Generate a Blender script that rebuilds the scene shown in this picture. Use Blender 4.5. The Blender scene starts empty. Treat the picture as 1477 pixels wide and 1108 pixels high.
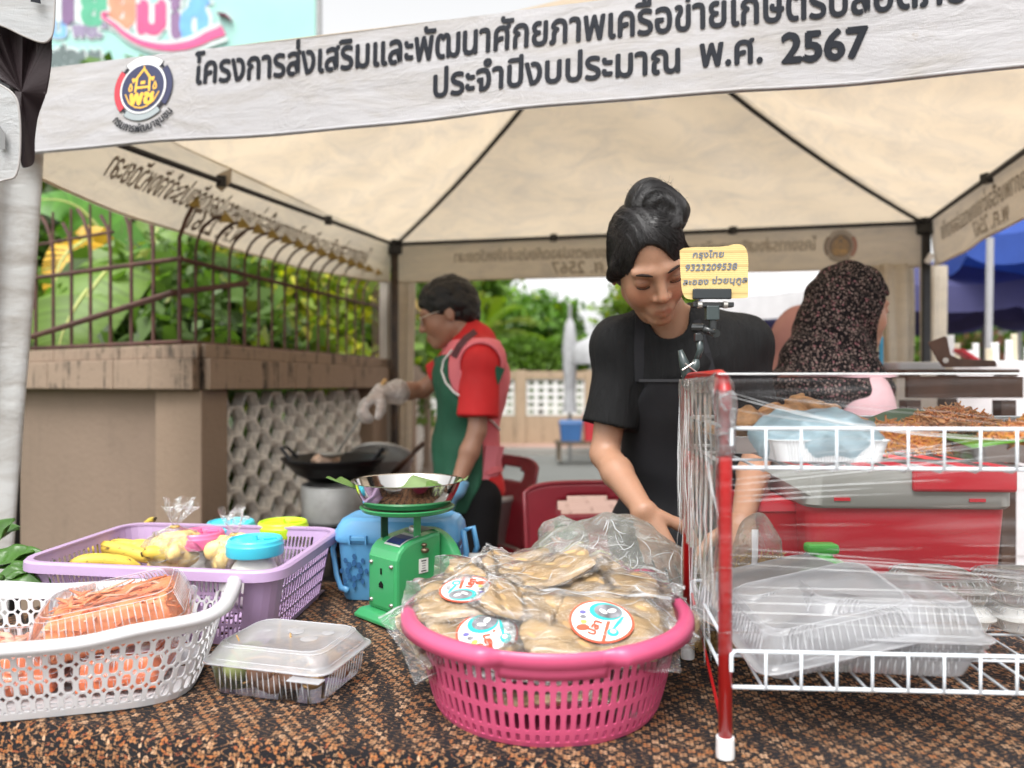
import bpy, math, random
import numpy as np
from mathutils import Vector, Matrix
random.seed(7); rng = np.random.default_rng(7)
PI = math.pi; R = math.radians
sc = bpy.context.scene; COL = sc.collection
# ---------------------------------------------------------------- camera
CAMZ = 1.2; FPX = 1477*26/36
cam = bpy.data.cameras.new('camera'); camo = bpy.data.objects.new('camera', cam); COL.objects.link(camo)
sc.camera = camo; cam.lens = 26; cam.sensor_width = 36; cam.clip_start = 0.05; cam.clip_end = 400
camo.location = (0, 0, CAMZ); camo.rotation_euler = (R(90), 0, 0)
cam.dof.use_dof = True; cam.dof.focus_distance = 1.24; cam.dof.aperture_fstop = 2.6
# ---------------------------------------------------------------- world, sun, exposure
world = bpy.data.worlds.new('World'); sc.world = world; world.use_nodes = True
wn = world.node_tree; bg = wn.nodes['Background']
sky = wn.nodes.new('ShaderNodeTexSky'); sky.sky_type = 'NISHITA'; sky.sun_disc = False
sky.sun_elevation = R(58); sky.sun_rotation = R(200); sky.air_density = 1.0; sky.dust_density = 4.0; sky.ozone_density = 1.0
hs = wn.nodes.new('ShaderNodeHueSaturation'); hs.inputs['Saturation'].default_value = 0.04; hs.inputs['Value'].default_value = 1.3
wn.links.new(sky.outputs[0], hs.inputs['Color']); wn.links.new(hs.outputs[0], bg.inputs[0]); bg.inputs[1].default_value = 0.15
sun = bpy.data.lights.new('sun', 'SUN'); sun.energy = 1.1; sun.angle = R(30); sun.color = (1, .97, .92)
suno = bpy.data.objects.new('sun', sun); COL.objects.link(suno)
_e, _r = R(58), R(200)
suno.rotation_euler = Vector((math.sin(_r)*math.cos(_e), math.cos(_r)*math.cos(_e), math.sin(_e))).to_track_quat('Z', 'Y').to_euler()
sc.view_settings.view_transform = 'Standard'; sc.view_settings.look = 'None'; sc.view_settings.gamma = 1
sc.view_settings.use_curve_mapping = False; sc.view_settings.exposure = 0.78
sc.render.engine = 'CYCLES'; cy = sc.cycles
cy.use_denoising = True; cy.max_bounces = 9; cy.diffuse_bounces = 4; cy.glossy_bounces = 4; cy.transmission_bounces = 6
cy.transparent_max_bounces = 28; cy.caustics_reflective = False; cy.caustics_refractive = False; cy.sample_clamp_indirect = 6

# ---------------------------------------------------------------- helpers
def P(px, py, d):
    """a place measured in the photograph, d metres away -> metres in the scene"""
    return Vector(((px-738.5)/FPX*d, d, CAMZ-(py-554)/FPX*d))
def lerp(a, b, t): return a+(b-a)*t
def sstep(a, b, x):
    t = np.clip((x-a)/(b-a), 0, 1); return t*t*(3-2*t)
class MB:
    def __init__(s): s.v = []; s.f = []; s.mi = []
    def add(s, vs, fs, mi=0):
        b = len(s.v); s.v += [tuple(v) for v in vs]; s.f += [tuple(b+i for i in f) for f in fs]; s.mi += [mi]*len(fs); return s
    def box(s, c, d, rot=None, mi=0, taper=1.0):
        c = Vector(c); vs = []
        for z in (-1, 1):
            t = taper if z > 0 else 1
            for x, y in ((-1, -1), (1, -1), (1, 1), (-1, 1)):
                v = Vector((x*d[0]/2*t, y*d[1]/2*t, z*d[2]/2))
                if rot is not None: v = rot @ v
                vs.append(c+v)
        return s.add(vs, [(3, 2, 1, 0), (4, 5, 6, 7), (0, 1, 5, 4), (1, 2, 6, 5), (2, 3, 7, 6), (3, 0, 4, 7)], mi)
    def tube(s, pts, r, n=8, cap=True, mi=0, closed=False, flat=1.0):
        pts = [Vector(p) for p in pts]; m = len(pts); rr = r if hasattr(r, '__len__') else [r]*m
        vs = []; up = None
        for i, p in enumerate(pts):
            if closed: t = pts[(i+1) % m]-pts[i-1]
            else: t = pts[min(i+1, m-1)]-pts[max(i-1, 0)]
            if t.length < 1e-9: t = Vector((0, 0, 1))
            t.normalize()
            if up is None: up = Vector((0, 0, 1)) if abs(t.z) < .9 else Vector((0, 1, 0))
            a = t.cross(up)
            if a.length < 1e-6: a = t.cross(Vector((1, 0, 0)))
            a.normalize(); b = a.cross(t).normalized(); up = b
            for k in range(n):
                th = 2*PI*k/n; vs.append(p+a*math.cos(th)*rr[i]+b*math.sin(th)*rr[i]*flat)
        fs = []
        for i in range(m if closed else m-1):
            j = (i+1) % m
            for k in range(n):
                l = (k+1) % n; fs.append((i*n+k, i*n+l, j*n+l, j*n+k))
        if cap and not closed:
            fs.append(tuple(range(n-1, -1, -1))); fs.append(tuple((m-1)*n+k for k in range(n)))
        return s.add(vs, fs, mi)
    def loft(s, rings, cap0=True, cap1=True, mi=0):
        n = len(rings[0]); vs = [v for r in rings for v in r]; fs = []
        for i in range(len(rings)-1):
            for k in range(n):
                l = (k+1) % n; fs.append((i*n+k, i*n+l, (i+1)*n+l, (i+1)*n+k))
        if cap0: fs.append(tuple(range(n-1, -1, -1)))
        if cap1: fs.append(tuple((len(rings)-1)*n+k for k in range(n)))
        return s.add(vs, fs, mi)
    def lathe(s, prof, n=32, c=(0, 0, 0), mi=0, cap0=False, cap1=False):
        c = Vector(c)
        return s.loft([[c+Vector((r*math.cos(2*PI*k/n), r*math.sin(2*PI*k/n), z)) for k in range(n)] for r, z in prof], cap0, cap1, mi)
    def grid(s, f, nu, nv, mi=0):
        vs = [f(i/nu, j/nv) for j in range(nv+1) for i in range(nu+1)]
        fs = [(j*(nu+1)+i, j*(nu+1)+i+1, (j+1)*(nu+1)+i+1, (j+1)*(nu+1)+i) for j in range(nv) for i in range(nu)]
        return s.add(vs, fs, mi)
    def prism(s, poly, f, mi=0):
        """poly: 2D outline; f(x,y,side)->3D"""
        n = len(poly); vs = [f(x, y, 0) for x, y in poly]+[f(x, y, 1) for x, y in poly]
        fs = [tuple(range(n-1, -1, -1)), tuple(range(n, 2*n))]+[(k, (k+1) % n, n+(k+1) % n, n+k) for k in range(n)]
        return s.add(vs, fs, mi)
    def holes(s, f, nu, nv, fill=(.62, .72), k=2.6, solid=None, m=12, mi=0):
        """a wall f(u,v) pierced by nu x nv rounded slots"""
        for j in range(nv):
            for i in range(nu):
                u0, v0 = i/nu, j/nv; du, dv = 1/nu, 1/nv
                if solid and solid(i, j):
                    s.add([f(u0, v0), f(u0+du, v0), f(u0+du, v0+dv), f(u0, v0+dv)], [(0, 1, 2, 3)], mi); continue
                o = []; q = []
                for a in range(m):
                    th = 2*PI*a/m; c_, s_ = math.cos(th), math.sin(th); g = max(abs(c_), abs(s_))
                    o.append(f(u0+du*(.5+.5*c_/g), v0+dv*(.5+.5*s_/g)))
                    e = (abs(c_)**k+abs(s_)**k)**(-1/k)
                    q.append(f(u0+du*(.5+.5*fill[0]*c_*e), v0+dv*(.5+.5*fill[1]*s_*e)))
                s.add(o+q, [(a, (a+1) % m, m+(a+1) % m, m+a) for a in range(m)], mi)
        return s
    def mesh(s, name, smooth=False):
        me = bpy.data.meshes.new(name); me.from_pydata([tuple(v) for v in s.v], [], s.f)
        if any(s.mi): me.polygons.foreach_set('material_index', s.mi)
        if smooth: me.polygons.foreach_set('use_smooth', [True]*len(me.polygons))
        me.update(); return me
def thing(name, label, cat, loc=(0, 0, 0), rz=0, group=None):
    o = bpy.data.objects.new(name, None); COL.objects.link(o); o.empty_display_size = .05
    o.location = loc; o.rotation_euler = (0, 0, rz); o['label'] = label; o['category'] = cat
    if group: o['group'] = group
    return o
def wm(o): return ((wm(o.parent) @ o.matrix_parent_inverse) if o.parent else Matrix.Identity(4)) @ o.matrix_basis
def put(name, mb, m, parent=None, smooth=False, world=False, solid=None, bevel=None, sub=0, label=None, cat=None, group=None, kind=None, weld=False, auto=None):
    me = mb if isinstance(mb, bpy.types.Mesh) else mb.mesh(name, smooth)
    if not me.materials:
        for x in (m if isinstance(m, (list, tuple)) else [m]): me.materials.append(x)
    o = bpy.data.objects.new(name, me); COL.objects.link(o)
    if parent is not None:
        o.parent = parent
        if world: o.matrix_parent_inverse = wm(parent).inverted()
    if weld: md = o.modifiers.new('w', 'WELD'); md.merge_threshold = 1e-5
    if solid: md = o.modifiers.new('s', 'SOLIDIFY'); md.thickness = solid; md.offset = 0
    if bevel: md = o.modifiers.new('b', 'BEVEL'); md.width = bevel; md.segments = 2; md.limit_method = 'ANGLE'; md.angle_limit = R(40)
    if sub: md = o.modifiers.new('u', 'SUBSURF'); md.levels = sub; md.render_levels = sub
    if auto: me.polygons.foreach_set('use_smooth', [True]*len(me.polygons)); me.set_sharp_from_angle(angle=R(auto))
    if label: o['label'] = label
    if cat: o['category'] = cat
    if group: o['group'] = group
    if kind: o['kind'] = kind
    return o
def kids(o): return [c for c in COL.objects if c.parent == o]
def dup(root, loc=None, rz=None, label=None):
    r = root.copy(); COL.objects.link(r)
    if loc is not None: r.location = loc
    if rz is not None: r.rotation_euler = (0, 0, rz) if not hasattr(rz, '__len__') else rz
    if label: r['label'] = label
    for ch in kids(root):
        c = ch.copy(); COL.objects.link(c); c.parent = r
        for g in kids(ch):
            d = g.copy(); COL.objects.link(d); d.parent = c
    return r
def rrect(w, d, r, n=5, z=0, c=(0, 0), cor=0, ncor=0):
    """rounded rectangle ring; ncor>0 subdivides the sides and corrugates them by cor"""
    out = []
    cs = [(w/2-r, -d/2+r, -PI/2), (w/2-r, d/2-r, 0), (-w/2+r, d/2-r, PI/2), (-w/2+r, -d/2+r, PI)]
    for q, (x, y, a) in enumerate(cs):
        for k in range(n+1):
            t = a+PI/2*k/n; out.append((x+r*math.cos(t), y+r*math.sin(t)))
        if ncor:
            x2, y2, a2 = cs[(q+1) % 4]; p = (x+r*math.cos(a+PI/2), y+r*math.sin(a+PI/2)); e = (x2+r*math.cos(a2), y2+r*math.sin(a2))
            nn = ncor if q % 2 else max(4, int(ncor*d/w))
            if q % 2 == 0: nn = max(4, int(ncor*d/w))
            ox, oy = math.cos(a+PI/2), math.sin(a+PI/2)
            for k in range(1, nn*2):
                t = k/(nn*2); o_ = cor if k % 2 else 0
                out.append((lerp(p[0], e[0], t)-ox*o_, lerp(p[1], e[1], t)-oy*o_))
    return [Vector((x+c[0], y+c[1], z)) for x, y in out]

# ---------------------------------------------------------------- materials
class NT:
    def __init__(s, name):
        s.m = bpy.data.materials.new(name); s.m.use_nodes = True; s.t = s.m.node_tree; s.t.nodes.clear()
        s.out = s.t.nodes.new('ShaderNodeOutputMaterial')
    def n(s, typ, ins=None, **kw):
        x = s.t.nodes.new('ShaderNode'+typ)
        for k, v in kw.items(): setattr(x, k, v)
        for k, v in (ins or {}).items(): s.set(x.inputs[k], v)
        return x
    def set(s, sock, v):
        if isinstance(v, bpy.types.NodeSocket): s.t.links.new(v, sock)
        elif isinstance(v, bpy.types.Node): s.t.links.new(v.outputs[0], sock)
        else:
            if hasattr(v, '__len__') and len(v) == 3 and sock.type == 'RGBA': v = (*v, 1)
            sock.default_value = v
    def m_(s, op, a, b=0.0, c=None, clamp=False):
        x = s.n('Math', operation=op, use_clamp=clamp); s.set(x.inputs[0], a); s.set(x.inputs[1], b)
        if c is not None: s.set(x.inputs[2], c)
        return x.outputs[0]
    def mix(s, f, a, b, blend='MIX'):
        x = s.n('Mix', data_type='RGBA', blend_type=blend, clamp_factor=True); s.set(x.inputs[0], f); s.set(x.inputs[6], a); s.set(x.inputs[7], b); return x.outputs[2]
    def ramp(s, f, *st):
        x = s.n('ValToRGB'); s.set(x.inputs[0], f); e = x.color_ramp.elements
        while len(e) < len(st): e.new(.5)
        for i, (p, c) in enumerate(st):
            e[i].position = p; e[i].color = (*c, 1) if hasattr(c, '__len__') else (c, c, c, 1)
        return x.outputs[0]
    def coord(s, sc_=(1, 1, 1), kind='Object', rot=(0, 0, 0)):
        tc = s.n('TexCoord'); mp = s.n('Mapping', {'Vector': tc.outputs[kind], 'Scale': sc_, 'Rotation': rot}); return mp.outputs[0]
    def noise(s, scale, vec=None, detail=4, rough=.55, dist=0):
        x = s.n('TexNoise', {'Scale': scale, 'Detail': detail, 'Roughness': rough, 'Distortion': dist})
        s.set(x.inputs['Vector'], vec if vec is not None else s.coord()); return x.outputs[0]
    def bump(s, h, st=.3, dist=.01):
        return s.n('Bump', {'Height': h, 'Strength': st, 'Distance': dist}).outputs[0]
    def bsdf(s, **kw):
        x = s.n('BsdfPrincipled')
        for k, v in kw.items(): s.set(x.inputs[k.replace('_', ' ')], v)
        return x.outputs[0]
    def done(s, sh): s.t.links.new(sh, s.out.inputs[0]); return s.m
MC = {}
def mat(name, col, rough=.5, metal=0.0, var=.12, vs=6.0, bump=.0, bs=120.0, bd=.002, dirt=0.0, dirtcol=(.09, .07, .05), ds=9.0, coat=0.0, sheen=0.0, sss=0.0, attr=None, trl=0.0, alpha=None, spec=.5):
    if name in MC: return MC[name]
    if max(col) < .06 and spec == .5 and metal == 0 and rough > .4: spec = .2
    t = NT(name); co = t.coord()
    base = t.n('Attribute', attribute_name=attr).outputs[0] if attr else None
    n1 = t.noise(vs, co, 5)
    lo = tuple(c*(1-var) for c in col); hi = tuple(min(1, c*(1+var)) for c in col)
    c = t.mix(t.ramp(n1, (.3, 0.), (.7, 1.)), lo, hi)
    if base is not None: c = t.mix(1.0, c, base, 'MULTIPLY')
    if dirt > 0:
        d = t.m_('MULTIPLY', t.ramp(t.noise(ds, co, 8, .7), (.48, 0.), (.72, 1.)), dirt)
        c = t.mix(d, c, dirtcol)
    kw = dict(Base_Color=c, Metallic=metal, Coat_Weight=coat, Sheen_Weight=sheen, Subsurface_Weight=sss)
    kw['Roughness'] = t.m_('ADD', rough-.07, t.m_('MULTIPLY', t.noise(vs*5, co, 3), .14))
    if sss: kw['Subsurface_Radius'] = (.012, .005, .003)
    kw['Specular_IOR_Level'] = spec
    if bump: kw['Normal'] = t.bump(t.noise(bs, co, 4), bump, bd)
    sh = t.bsdf(**kw)
    if trl:
        tr = t.n('BsdfTranslucent', {'Color': c}); sh = t.n('MixShader', {0: trl, 1: sh, 2: tr.outputs[0]}).outputs[0]
    if alpha is not None:
        tp = t.n('BsdfTransparent'); sh = t.n('MixShader', {0: alpha, 1: tp.outputs[0], 2: sh}).outputs[0]
    MC[name] = t.done(sh); return MC[name]
def crinkles(mb, f, n, L, w, g, off=.0012):
    """n thin raised creases that run over the surface f(u,v)"""
    for _ in range(n):
        u, v, a = g.uniform(.04, .96), g.uniform(.04, .96), g.uniform(0, 6.28); l = L*g.uniform(.3, 1); k = g.uniform(-1, 1); q = []
        for i in range(7):
            t = i/6-.5; uu = min(.99, max(.01, u+math.cos(a+k*t)*t*l)); vv = min(.99, max(.01, v+math.sin(a+k*t)*t*l)); q.append(f(uu, vv)+Vector((0, 0, off)))
        if (q[0]-q[-1]).length < .004: continue
        mb.tube(q, [w*.2, w*.6, w, w*.9, w*.7, w*.4, w*.1], 4, flat=.6)
    return mb
def clearmat(name, tint=(1, 1, 1), body=.10, streak=.3, scale=(20, 20, 20), rough=.12, bump=.3, milk=(.85, .87, .9), gl=.9, edge=.35):
    """thin clear plastic: mostly seen through, whitish where it creases, glossy at grazing angles"""
    if name in MC: return MC[name]
    t = NT(name); co = t.coord(scale)
    n1 = t.noise(1.0, co, 6, .6, .6)
    nrm = t.bump(n1, bump, .02)
    tp = t.n('BsdfTransparent', {'Color': tint})
    df = t.n('BsdfDiffuse', {'Color': milk, 'Normal': nrm}); tl = t.n('BsdfTranslucent', {'Color': milk})
    dd = t.n('MixShader', {0: .45, 1: df.outputs[0], 2: tl.outputs[0]})
    fac = t.m_('ADD', body, t.m_('MULTIPLY', t.ramp(n1, (.5, 0.), (.68, 1.)), streak), clamp=True)
    a = t.n('MixShader', {0: fac, 1: tp.outputs[0], 2: dd.outputs[0]})
    g = t.n('BsdfGlossy', {'Color': (1, 1, 1), 'Roughness': rough, 'Normal': nrm})
    lw = t.n('LayerWeight', {'Blend': edge, 'Normal': nrm})
    gf = t.m_('MULTIPLY', lw.outputs['Fresnel'], gl, clamp=True)
    b = t.n('MixShader', {0: gf, 1: a.outputs[0], 2: g.outputs[0]})
    MC[name] = t.done(b.outputs[0]); return MC[name]

# ---------------------------------------------------------------- implicit surfaces (organic shapes)
def rc(a, b, ra, rb):
    a = np.array(a, float); b = np.array(b, float); ba = b-a; L = max(float(ba@ba), 1e-12)
    def f(p):
        h = np.clip(((p-a)@ba)/L, 0, 1)
        return np.linalg.norm(p-a-h[:, None]*ba, axis=1)-(ra+(rb-ra)*h)
    return f
def el(c, r, rot=None):
    c = np.array(c, float); r = np.array(r, float); M = None if rot is None else np.array(rot, float)
    def f(p):
        q = p-c
        if M is not None: q = q@M          # columns of M are the local axes
        k0 = np.linalg.norm(q/r, axis=1); k1 = np.linalg.norm(q/(r*r), axis=1)+1e-9
        return k0*(k0-1)/k1
    return f
def plane(c, n):
    c = np.array(c, float); n = np.array(n, float); n /= np.linalg.norm(n)
    return lambda p: (p-c)@n
def smin(a, b, k):
    h = np.clip(.5+.5*(b-a)/k, 0, 1); return b+(a-b)*h-k*h*(1-h)
def union(lst):
    """lst of (fn, k) joined in order; k<0 carves with |k|"""
    def f(p):
        d = None
        for g, k in lst:
            e = g(p)
            if d is None: d = e
            elif k < 0: d = -smin(-d, e, -k)
            else: d = smin(d, e, k)
        return d
    return f
def local(f, M):
    """f in a local frame placed by 4x4 M"""
    Mi = np.array(M.inverted(), float)
    return lambda p: f(p@Mi[:3, :3].T+Mi[:3, 3])
def sdf_mesh(name, f, lo, hi, h, colfn=None, relax=1):
    lo = np.array(lo, float); hi = np.array(hi, float); B = 4
    nb = np.ceil((hi-lo)/(h*B)).astype(int); n = nb*B
    bc = [lo[a]+(np.arange(nb[a])+.5)*h*B for a in range(3)]
    C = np.stack(np.meshgrid(*bc, indexing='ij'), -1).reshape(-1, 3)
    dc = np.concatenate([f(C[i:i+200000]) for i in range(0, len(C), 200000)]).reshape(nb)
    V = np.repeat(np.repeat(np.repeat(np.sign(dc)*h*2, B, 0), B, 1), B, 2).astype(np.float32)
    act = np.argwhere(np.abs(dc) < h*B*1.7)
    off = np.stack(np.meshgrid(*[np.arange(B)]*3, indexing='ij'), -1).reshape(-1, 3)
    for i in range(0, len(act), 3000):
        idx = (act[i:i+3000, None, :]*B+off[None]).reshape(-1, 3)
        V[idx[:, 0], idx[:, 1], idx[:, 2]] = f(lo+idx*h)
    V[0], V[-1], V[:, 0], V[:, -1], V[:, :, 0], V[:, :, -1] = [h]*6
    ins = V < 0
    s8 = [ins[i:n[0]-1+i, j:n[1]-1+j, k:n[2]-1+k] for i in (0, 1) for j in (0, 1) for k in (0, 1)]
    cnt = sum(x.astype(np.int8) for x in s8); cells = np.argwhere((cnt > 0) & (cnt < 8))
    if not len(cells): return bpy.data.meshes.new(name)
    cid = -np.ones(tuple(n-1), np.int64); cid[cells[:, 0], cells[:, 1], cells[:, 2]] = np.arange(len(cells))
    co = [(i, j, k) for i in (0, 1) for j in (0, 1) for k in (0, 1)]
    acc = np.zeros((len(cells), 3)); c2 = np.zeros(len(cells))
    for a in range(8):
        for b in range(a+1, 8):
            ca, cb = np.array(co[a]), np.array(co[b])
            if np.abs(ca-cb).sum() != 1: continue
            ia, ib = cells+ca, cells+cb
            va = V[ia[:, 0], ia[:, 1], ia[:, 2]]; vb = V[ib[:, 0], ib[:, 1], ib[:, 2]]
            x = (va < 0) != (vb < 0); t = np.where(x, va/np.where(x, va-vb, 1), 0)
            acc += np.where(x[:, None], ca+(cb-ca)*t[:, None], 0); c2 += x
    verts = lo+(cells+acc/c2[:, None])*h
    faces = []
    for ax in range(3):
        o1, o2 = (ax+1) % 3, (ax+2) % 3
        sl0 = [slice(None)]*3; sl1 = [slice(None)]*3; sl0[ax] = slice(0, -1); sl1[ax] = slice(1, None)
        A, Bv = ins[tuple(sl0)], ins[tuple(sl1)]; ed = np.argwhere(A != Bv)
        ed = ed[(ed[:, o1] > 0) & (ed[:, o2] > 0) & (ed[:, o1] < n[o1]-1) & (ed[:, o2] < n[o2]-1)]
        sgn = A[ed[:, 0], ed[:, 1], ed[:, 2]]
        q = []
        for d1, d2 in ((1, 1), (0, 1), (0, 0), (1, 0)):
            e = ed.copy(); e[:, o1] -= d1; e[:, o2] -= d2; q.append(cid[e[:, 0], e[:, 1], e[:, 2]])
        q = np.stack(q, 1); q[~sgn] = q[~sgn][:, ::-1]; faces.append(q)
    F = np.concatenate(faces); F = F[(F >= 0).all(1)]
    for _ in range(relax):
        s = np.zeros_like(verts); c = np.zeros(len(verts))
        for a in range(4):
            i, j = F[:, a], F[:, (a+1) % 4]; np.add.at(s, i, verts[j]); np.add.at(c, i, 1); np.add.at(s, j, verts[i]); np.add.at(c, j, 1)
        verts = verts*.5+.5*s/np.maximum(c, 1)[:, None]
    return npmesh(name, verts, F, colfn(verts) if colfn else None, True)
def npmesh(name, v, F, col=None, smooth=False):
    me = bpy.data.meshes.new(name); k = F.shape[1]
    me.vertices.add(len(v)); me.vertices.foreach_set('co', np.asarray(v, np.float32).ravel())
    me.loops.add(F.size); me.loops.foreach_set('vertex_index', F.ravel().astype(np.int32))
    me.polygons.add(len(F)); me.polygons.foreach_set('loop_start', (np.arange(len(F))*k).astype(np.int32))
    me.polygons.foreach_set('loop_total', np.full(len(F), k, np.int32))
    if smooth: me.polygons.foreach_set('use_smooth', np.ones(len(F), bool))
    me.update(calc_edges=True)
    if col is not None:
        a = me.color_attributes.new('col', 'FLOAT_COLOR', 'POINT')
        a.data.foreach_set('color', np.concatenate([col, np.ones((len(col), 1))], 1).astype(np.float32).ravel())
    return me
def wob(p, s, seed=0):
    """cheap smooth pseudo-noise"""
    a = p*s+seed*1.7
    return (np.sin(a[:, 0]*1.3+2.1*np.sin(a[:, 1]*.9+seed))+np.sin(a[:, 1]*1.7+1.7*np.sin(a[:, 2]*1.1))+np.sin(a[:, 2]*1.5+1.9*np.sin(a[:, 0]*1.2)))/3

# ---------------------------------------------------------------- lettering
_tc = {}
def text2d(body):
    """flat glyph mesh normalised: x from 0 to 1, y in the same unit"""
    if body in _tc: return _tc[body]
    c = bpy.data.curves.new('lettering', 'FONT'); c.body = body; c.resolution_u = 3
    o = bpy.data.objects.new('lettering', c); COL.objects.link(o); dg = bpy.context.evaluated_depsgraph_get()
    me = bpy.data.meshes.new_from_object(o.evaluated_get(dg))
    v = np.array([x.co[:] for x in me.vertices]); F = [tuple(p.vertices) for p in me.polygons]
    bpy.data.objects.remove(o); bpy.data.curves.remove(c); bpy.data.meshes.remove(me)
    x0, x1 = v[:, 0].min(), v[:, 0].max(); v = (v-[x0, 0, 0])/(x1-x0); _tc[body] = (v[:, :2], F, (x1-x0)); return _tc[body]
def lettering(mb, body, f, x0, y0, w, bold=.0, hs_=1.0, mirror=False, mi=0, arc=None, slant=0):
    """f(x,y,off)->3D ; text from x0 of width w, baseline y0"""
    v, F, _ = text2d(body); k = 1
    offs = [(0, 0)] if bold == 0 else [(0, 0), (bold, 0), (-bold, 0), (0, bold), (0, -bold), (bold*.7, bold*.7), (-bold*.7, -bold*.7)]
    for i, (ox, oy) in enumerate(offs):
        out = []
        for x, y in v:
            X, Y = x*w+ox, y*w*hs_+oy
            if mirror: X = w-X
            X += Y*slant
            if arc:                      # arc=(radius, centre angle): text bent round a circle's underside
                r, a0 = arc; th = a0+(X-w/2)/r; out.append(f(x0+(r-Y)*math.sin(th), y0-(r-Y)*math.cos(th), i*.00012)); continue
            out.append(f(x0+X, y0+Y, i*.00012))
        mb.add(out, F, mi)
# ================================================================ THE SETTING
# ground: concrete, pink pavers, kerbs, asphalt
def groundmat(name, col, grain=60, var=.25, cr=0.0):
    t = NT(name); co = t.coord(); n = t.noise(1.3, co, 6, .65); g = t.noise(grain, co, 4)
    c = t.mix(n, tuple(x*(1-var) for x in col), tuple(x*(1+var) for x in col)); c = t.mix(t.m_('MULTIPLY', g, .35), c, tuple(x*.5 for x in col))
    return t.done(t.bsdf(Base_Color=c, Roughness=.88, Normal=t.bump(g, .4, .004)))
put('ground', MB().grid(lambda u, v: (-60+120*u, -20+160*v, -.03), 12, 12), groundmat('soil_ground', (.10, .12, .06)), kind='structure')
pm = groundmat('pink_paving', (.42, .27, .22)); am = groundmat('asphalt', (.16, .165, .155), 90); km = groundmat('kerb_concrete', (.34, .32, .29))
road = put('road', MB().box((0, 9.9, -.02), (70, 5.0, .05)), am, kind='structure')
pav = put('pavement', MB().box((4.0, 1.7, .035), (12, 11.3, .07)), groundmat('paver_bed', (.22, .17, .15)), kind='structure')
_t = MB().box((0, 0, 0), (.385, .185, .03)).mesh('paver_tile')
_t.materials.append(pm)
for j in range(26):                                   # the tiles one can see behind the table
    for i in range(10):
        x = -.9+i*.4+(j % 2)*.2; y = 2.3+j*.2
        if -.1 < x-.0 and x < .62*y/2.0+.4 or (x < 0 and y > 4.6):
            o = put('paver', _t, pm, pav); o.location = (x, y, .084+rng.uniform(-.002, .002)); o.rotation_euler = (rng.normal(0, .004), rng.normal(0, .004), 0)
put('pavement_far', MB().box((0, 13.3, .07), (70, 1.6, .14)), pm, kind='structure')
for k, (y, lab) in enumerate(((7.38, 'near'), (12.44, 'far'))):
    put('kerb', MB().box((0, y, .06), (70, .13, .13)), km, kind='structure', bevel=.01)
# ---------------------------------------------------------------- left wall with breeze blocks and iron fence
def wallmat(name, col, streaks=.8):
    t = NT(name); co = t.coord(); n = t.noise(3, co, 6, .6)
    c = t.mix(n, tuple(x*.86 for x in col), tuple(min(1, x*1.1) for x in col))
    s = t.noise(1.0, t.coord((16, 16, 1.6)), 6, .7); st = t.ramp(s, (.50, 0.), (.60, 1.))
    s2 = t.ramp(t.noise(7, co, 6, .7), (.46, 0.), (.58, 1.))
    c = t.mix(t.m_('MULTIPLY', t.m_('MULTIPLY', st, s2), streaks), c, (.035, .028, .022))
    c = t.mix(t.m_('MULTIPLY', t.ramp(t.noise(22, co, 8, .75), (.58, 0.), (.66, 1.)), streaks*.5), c, (.10, .075, .055))
    return t.done(t.bsdf(Base_Color=c, Roughness=.9, Normal=t.bump(t.noise(45, co, 6), .5, .006)))
WC = (.215, .155, .115)
wp = wallmat('painted_render', WC, .12); wcop = wallmat('coping_render', (.275, .20, .145), 1.0)
CR = Vector((-1.21, 2.88, 0)); DA = Vector((-.86, .50, 0)).normalized(); DB = Vector((.238, .971, 0)).normalized()
NA = Vector((-.50, -.86, 0)).normalized(); NB = Vector((DB.y, -DB.x, 0))
LB_ = 1.84; CC = CR+DB*LB_; DC = Vector((-.035, 1, 0)).normalized(); NC = Vector((DC.y, -DC.x, 0))
ZC0, ZC1, ZT = 1.178, 1.30, 1.356
wall = thing('garden_wall', 'brown rendered garden wall with pale breeze blocks and a soot stained coping', 'wall', (CR.x, CR.y, 0))
def fr(o, d, n): return lambda a, b, z: Vector((o.x, o.y, 0))+d*a+n*b+Vector((0, 0, z))
FA, FB, FC_ = fr(CR, DA, NA), fr(CR, DB, NB), fr(CC, DC, NC)
def slab(mb, F, a0, a1, b0, b1, z0, z1):
    mb.add([F(a, b, z) for z in (z0, z1) for a, b in ((a0, b0), (a1, b0), (a1, b1), (a0, b1))],
           [(3, 2, 1, 0), (4, 5, 6, 7), (0, 1, 5, 4), (1, 2, 6, 5), (2, 3, 7, 6), (3, 0, 4, 7)]); return mb
put('wall_panel', slab(MB(), FA, .30, 3.4, -.16, -.035, 0, 1.177), wp, wall, world=True)
pst = wallmat('post_render', (.27, .195, .14), .1)
cp = [FA(.29, 0, 0), CR, FB(.17, 0, 0), FB(.17, -.2, 0), FA(.29, -.2, 0)]
put('corner_post', MB().loft([[Vector((p.x, p.y, 0)) for p in cp], [Vector((p.x, p.y, 1.176)) for p in cp]]), pst, wall, world=True, bevel=.006)
def coping(w0, z0, z1):
    for F, L in ((FA, [.0, .5, 1.0, 1.5, 2.0, 2.6, 3.4]), (FB, [0, .62, 1.24, LB_]), (FC_, [0, .8, 1.6, 2.4, 3.2, 4.1])):
        for i in range(len(L)-1):
            g = .002; a0, a1 = L[i]+(g if i else 0), L[i+1]-g; e = 0
            if i == 0: e = -w0*.27 if F is FA else (-w0*.30 if F is FB else 0)
            lo = [F(a0+e, w0, z0), F(a1, w0, z0), F(a1, -.24, z0), F(a0+(.12 if i == 0 and F is not FC_ else 0), -.24, z0)]
            put('coping_block', MB().loft([lo, [v+Vector((0, 0, z1-z0)) for v in lo]]), wcop, wall, world=True, bevel=.005)
coping(.05, ZC0, ZC1); coping(.022, ZC1+.001, ZT)
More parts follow.
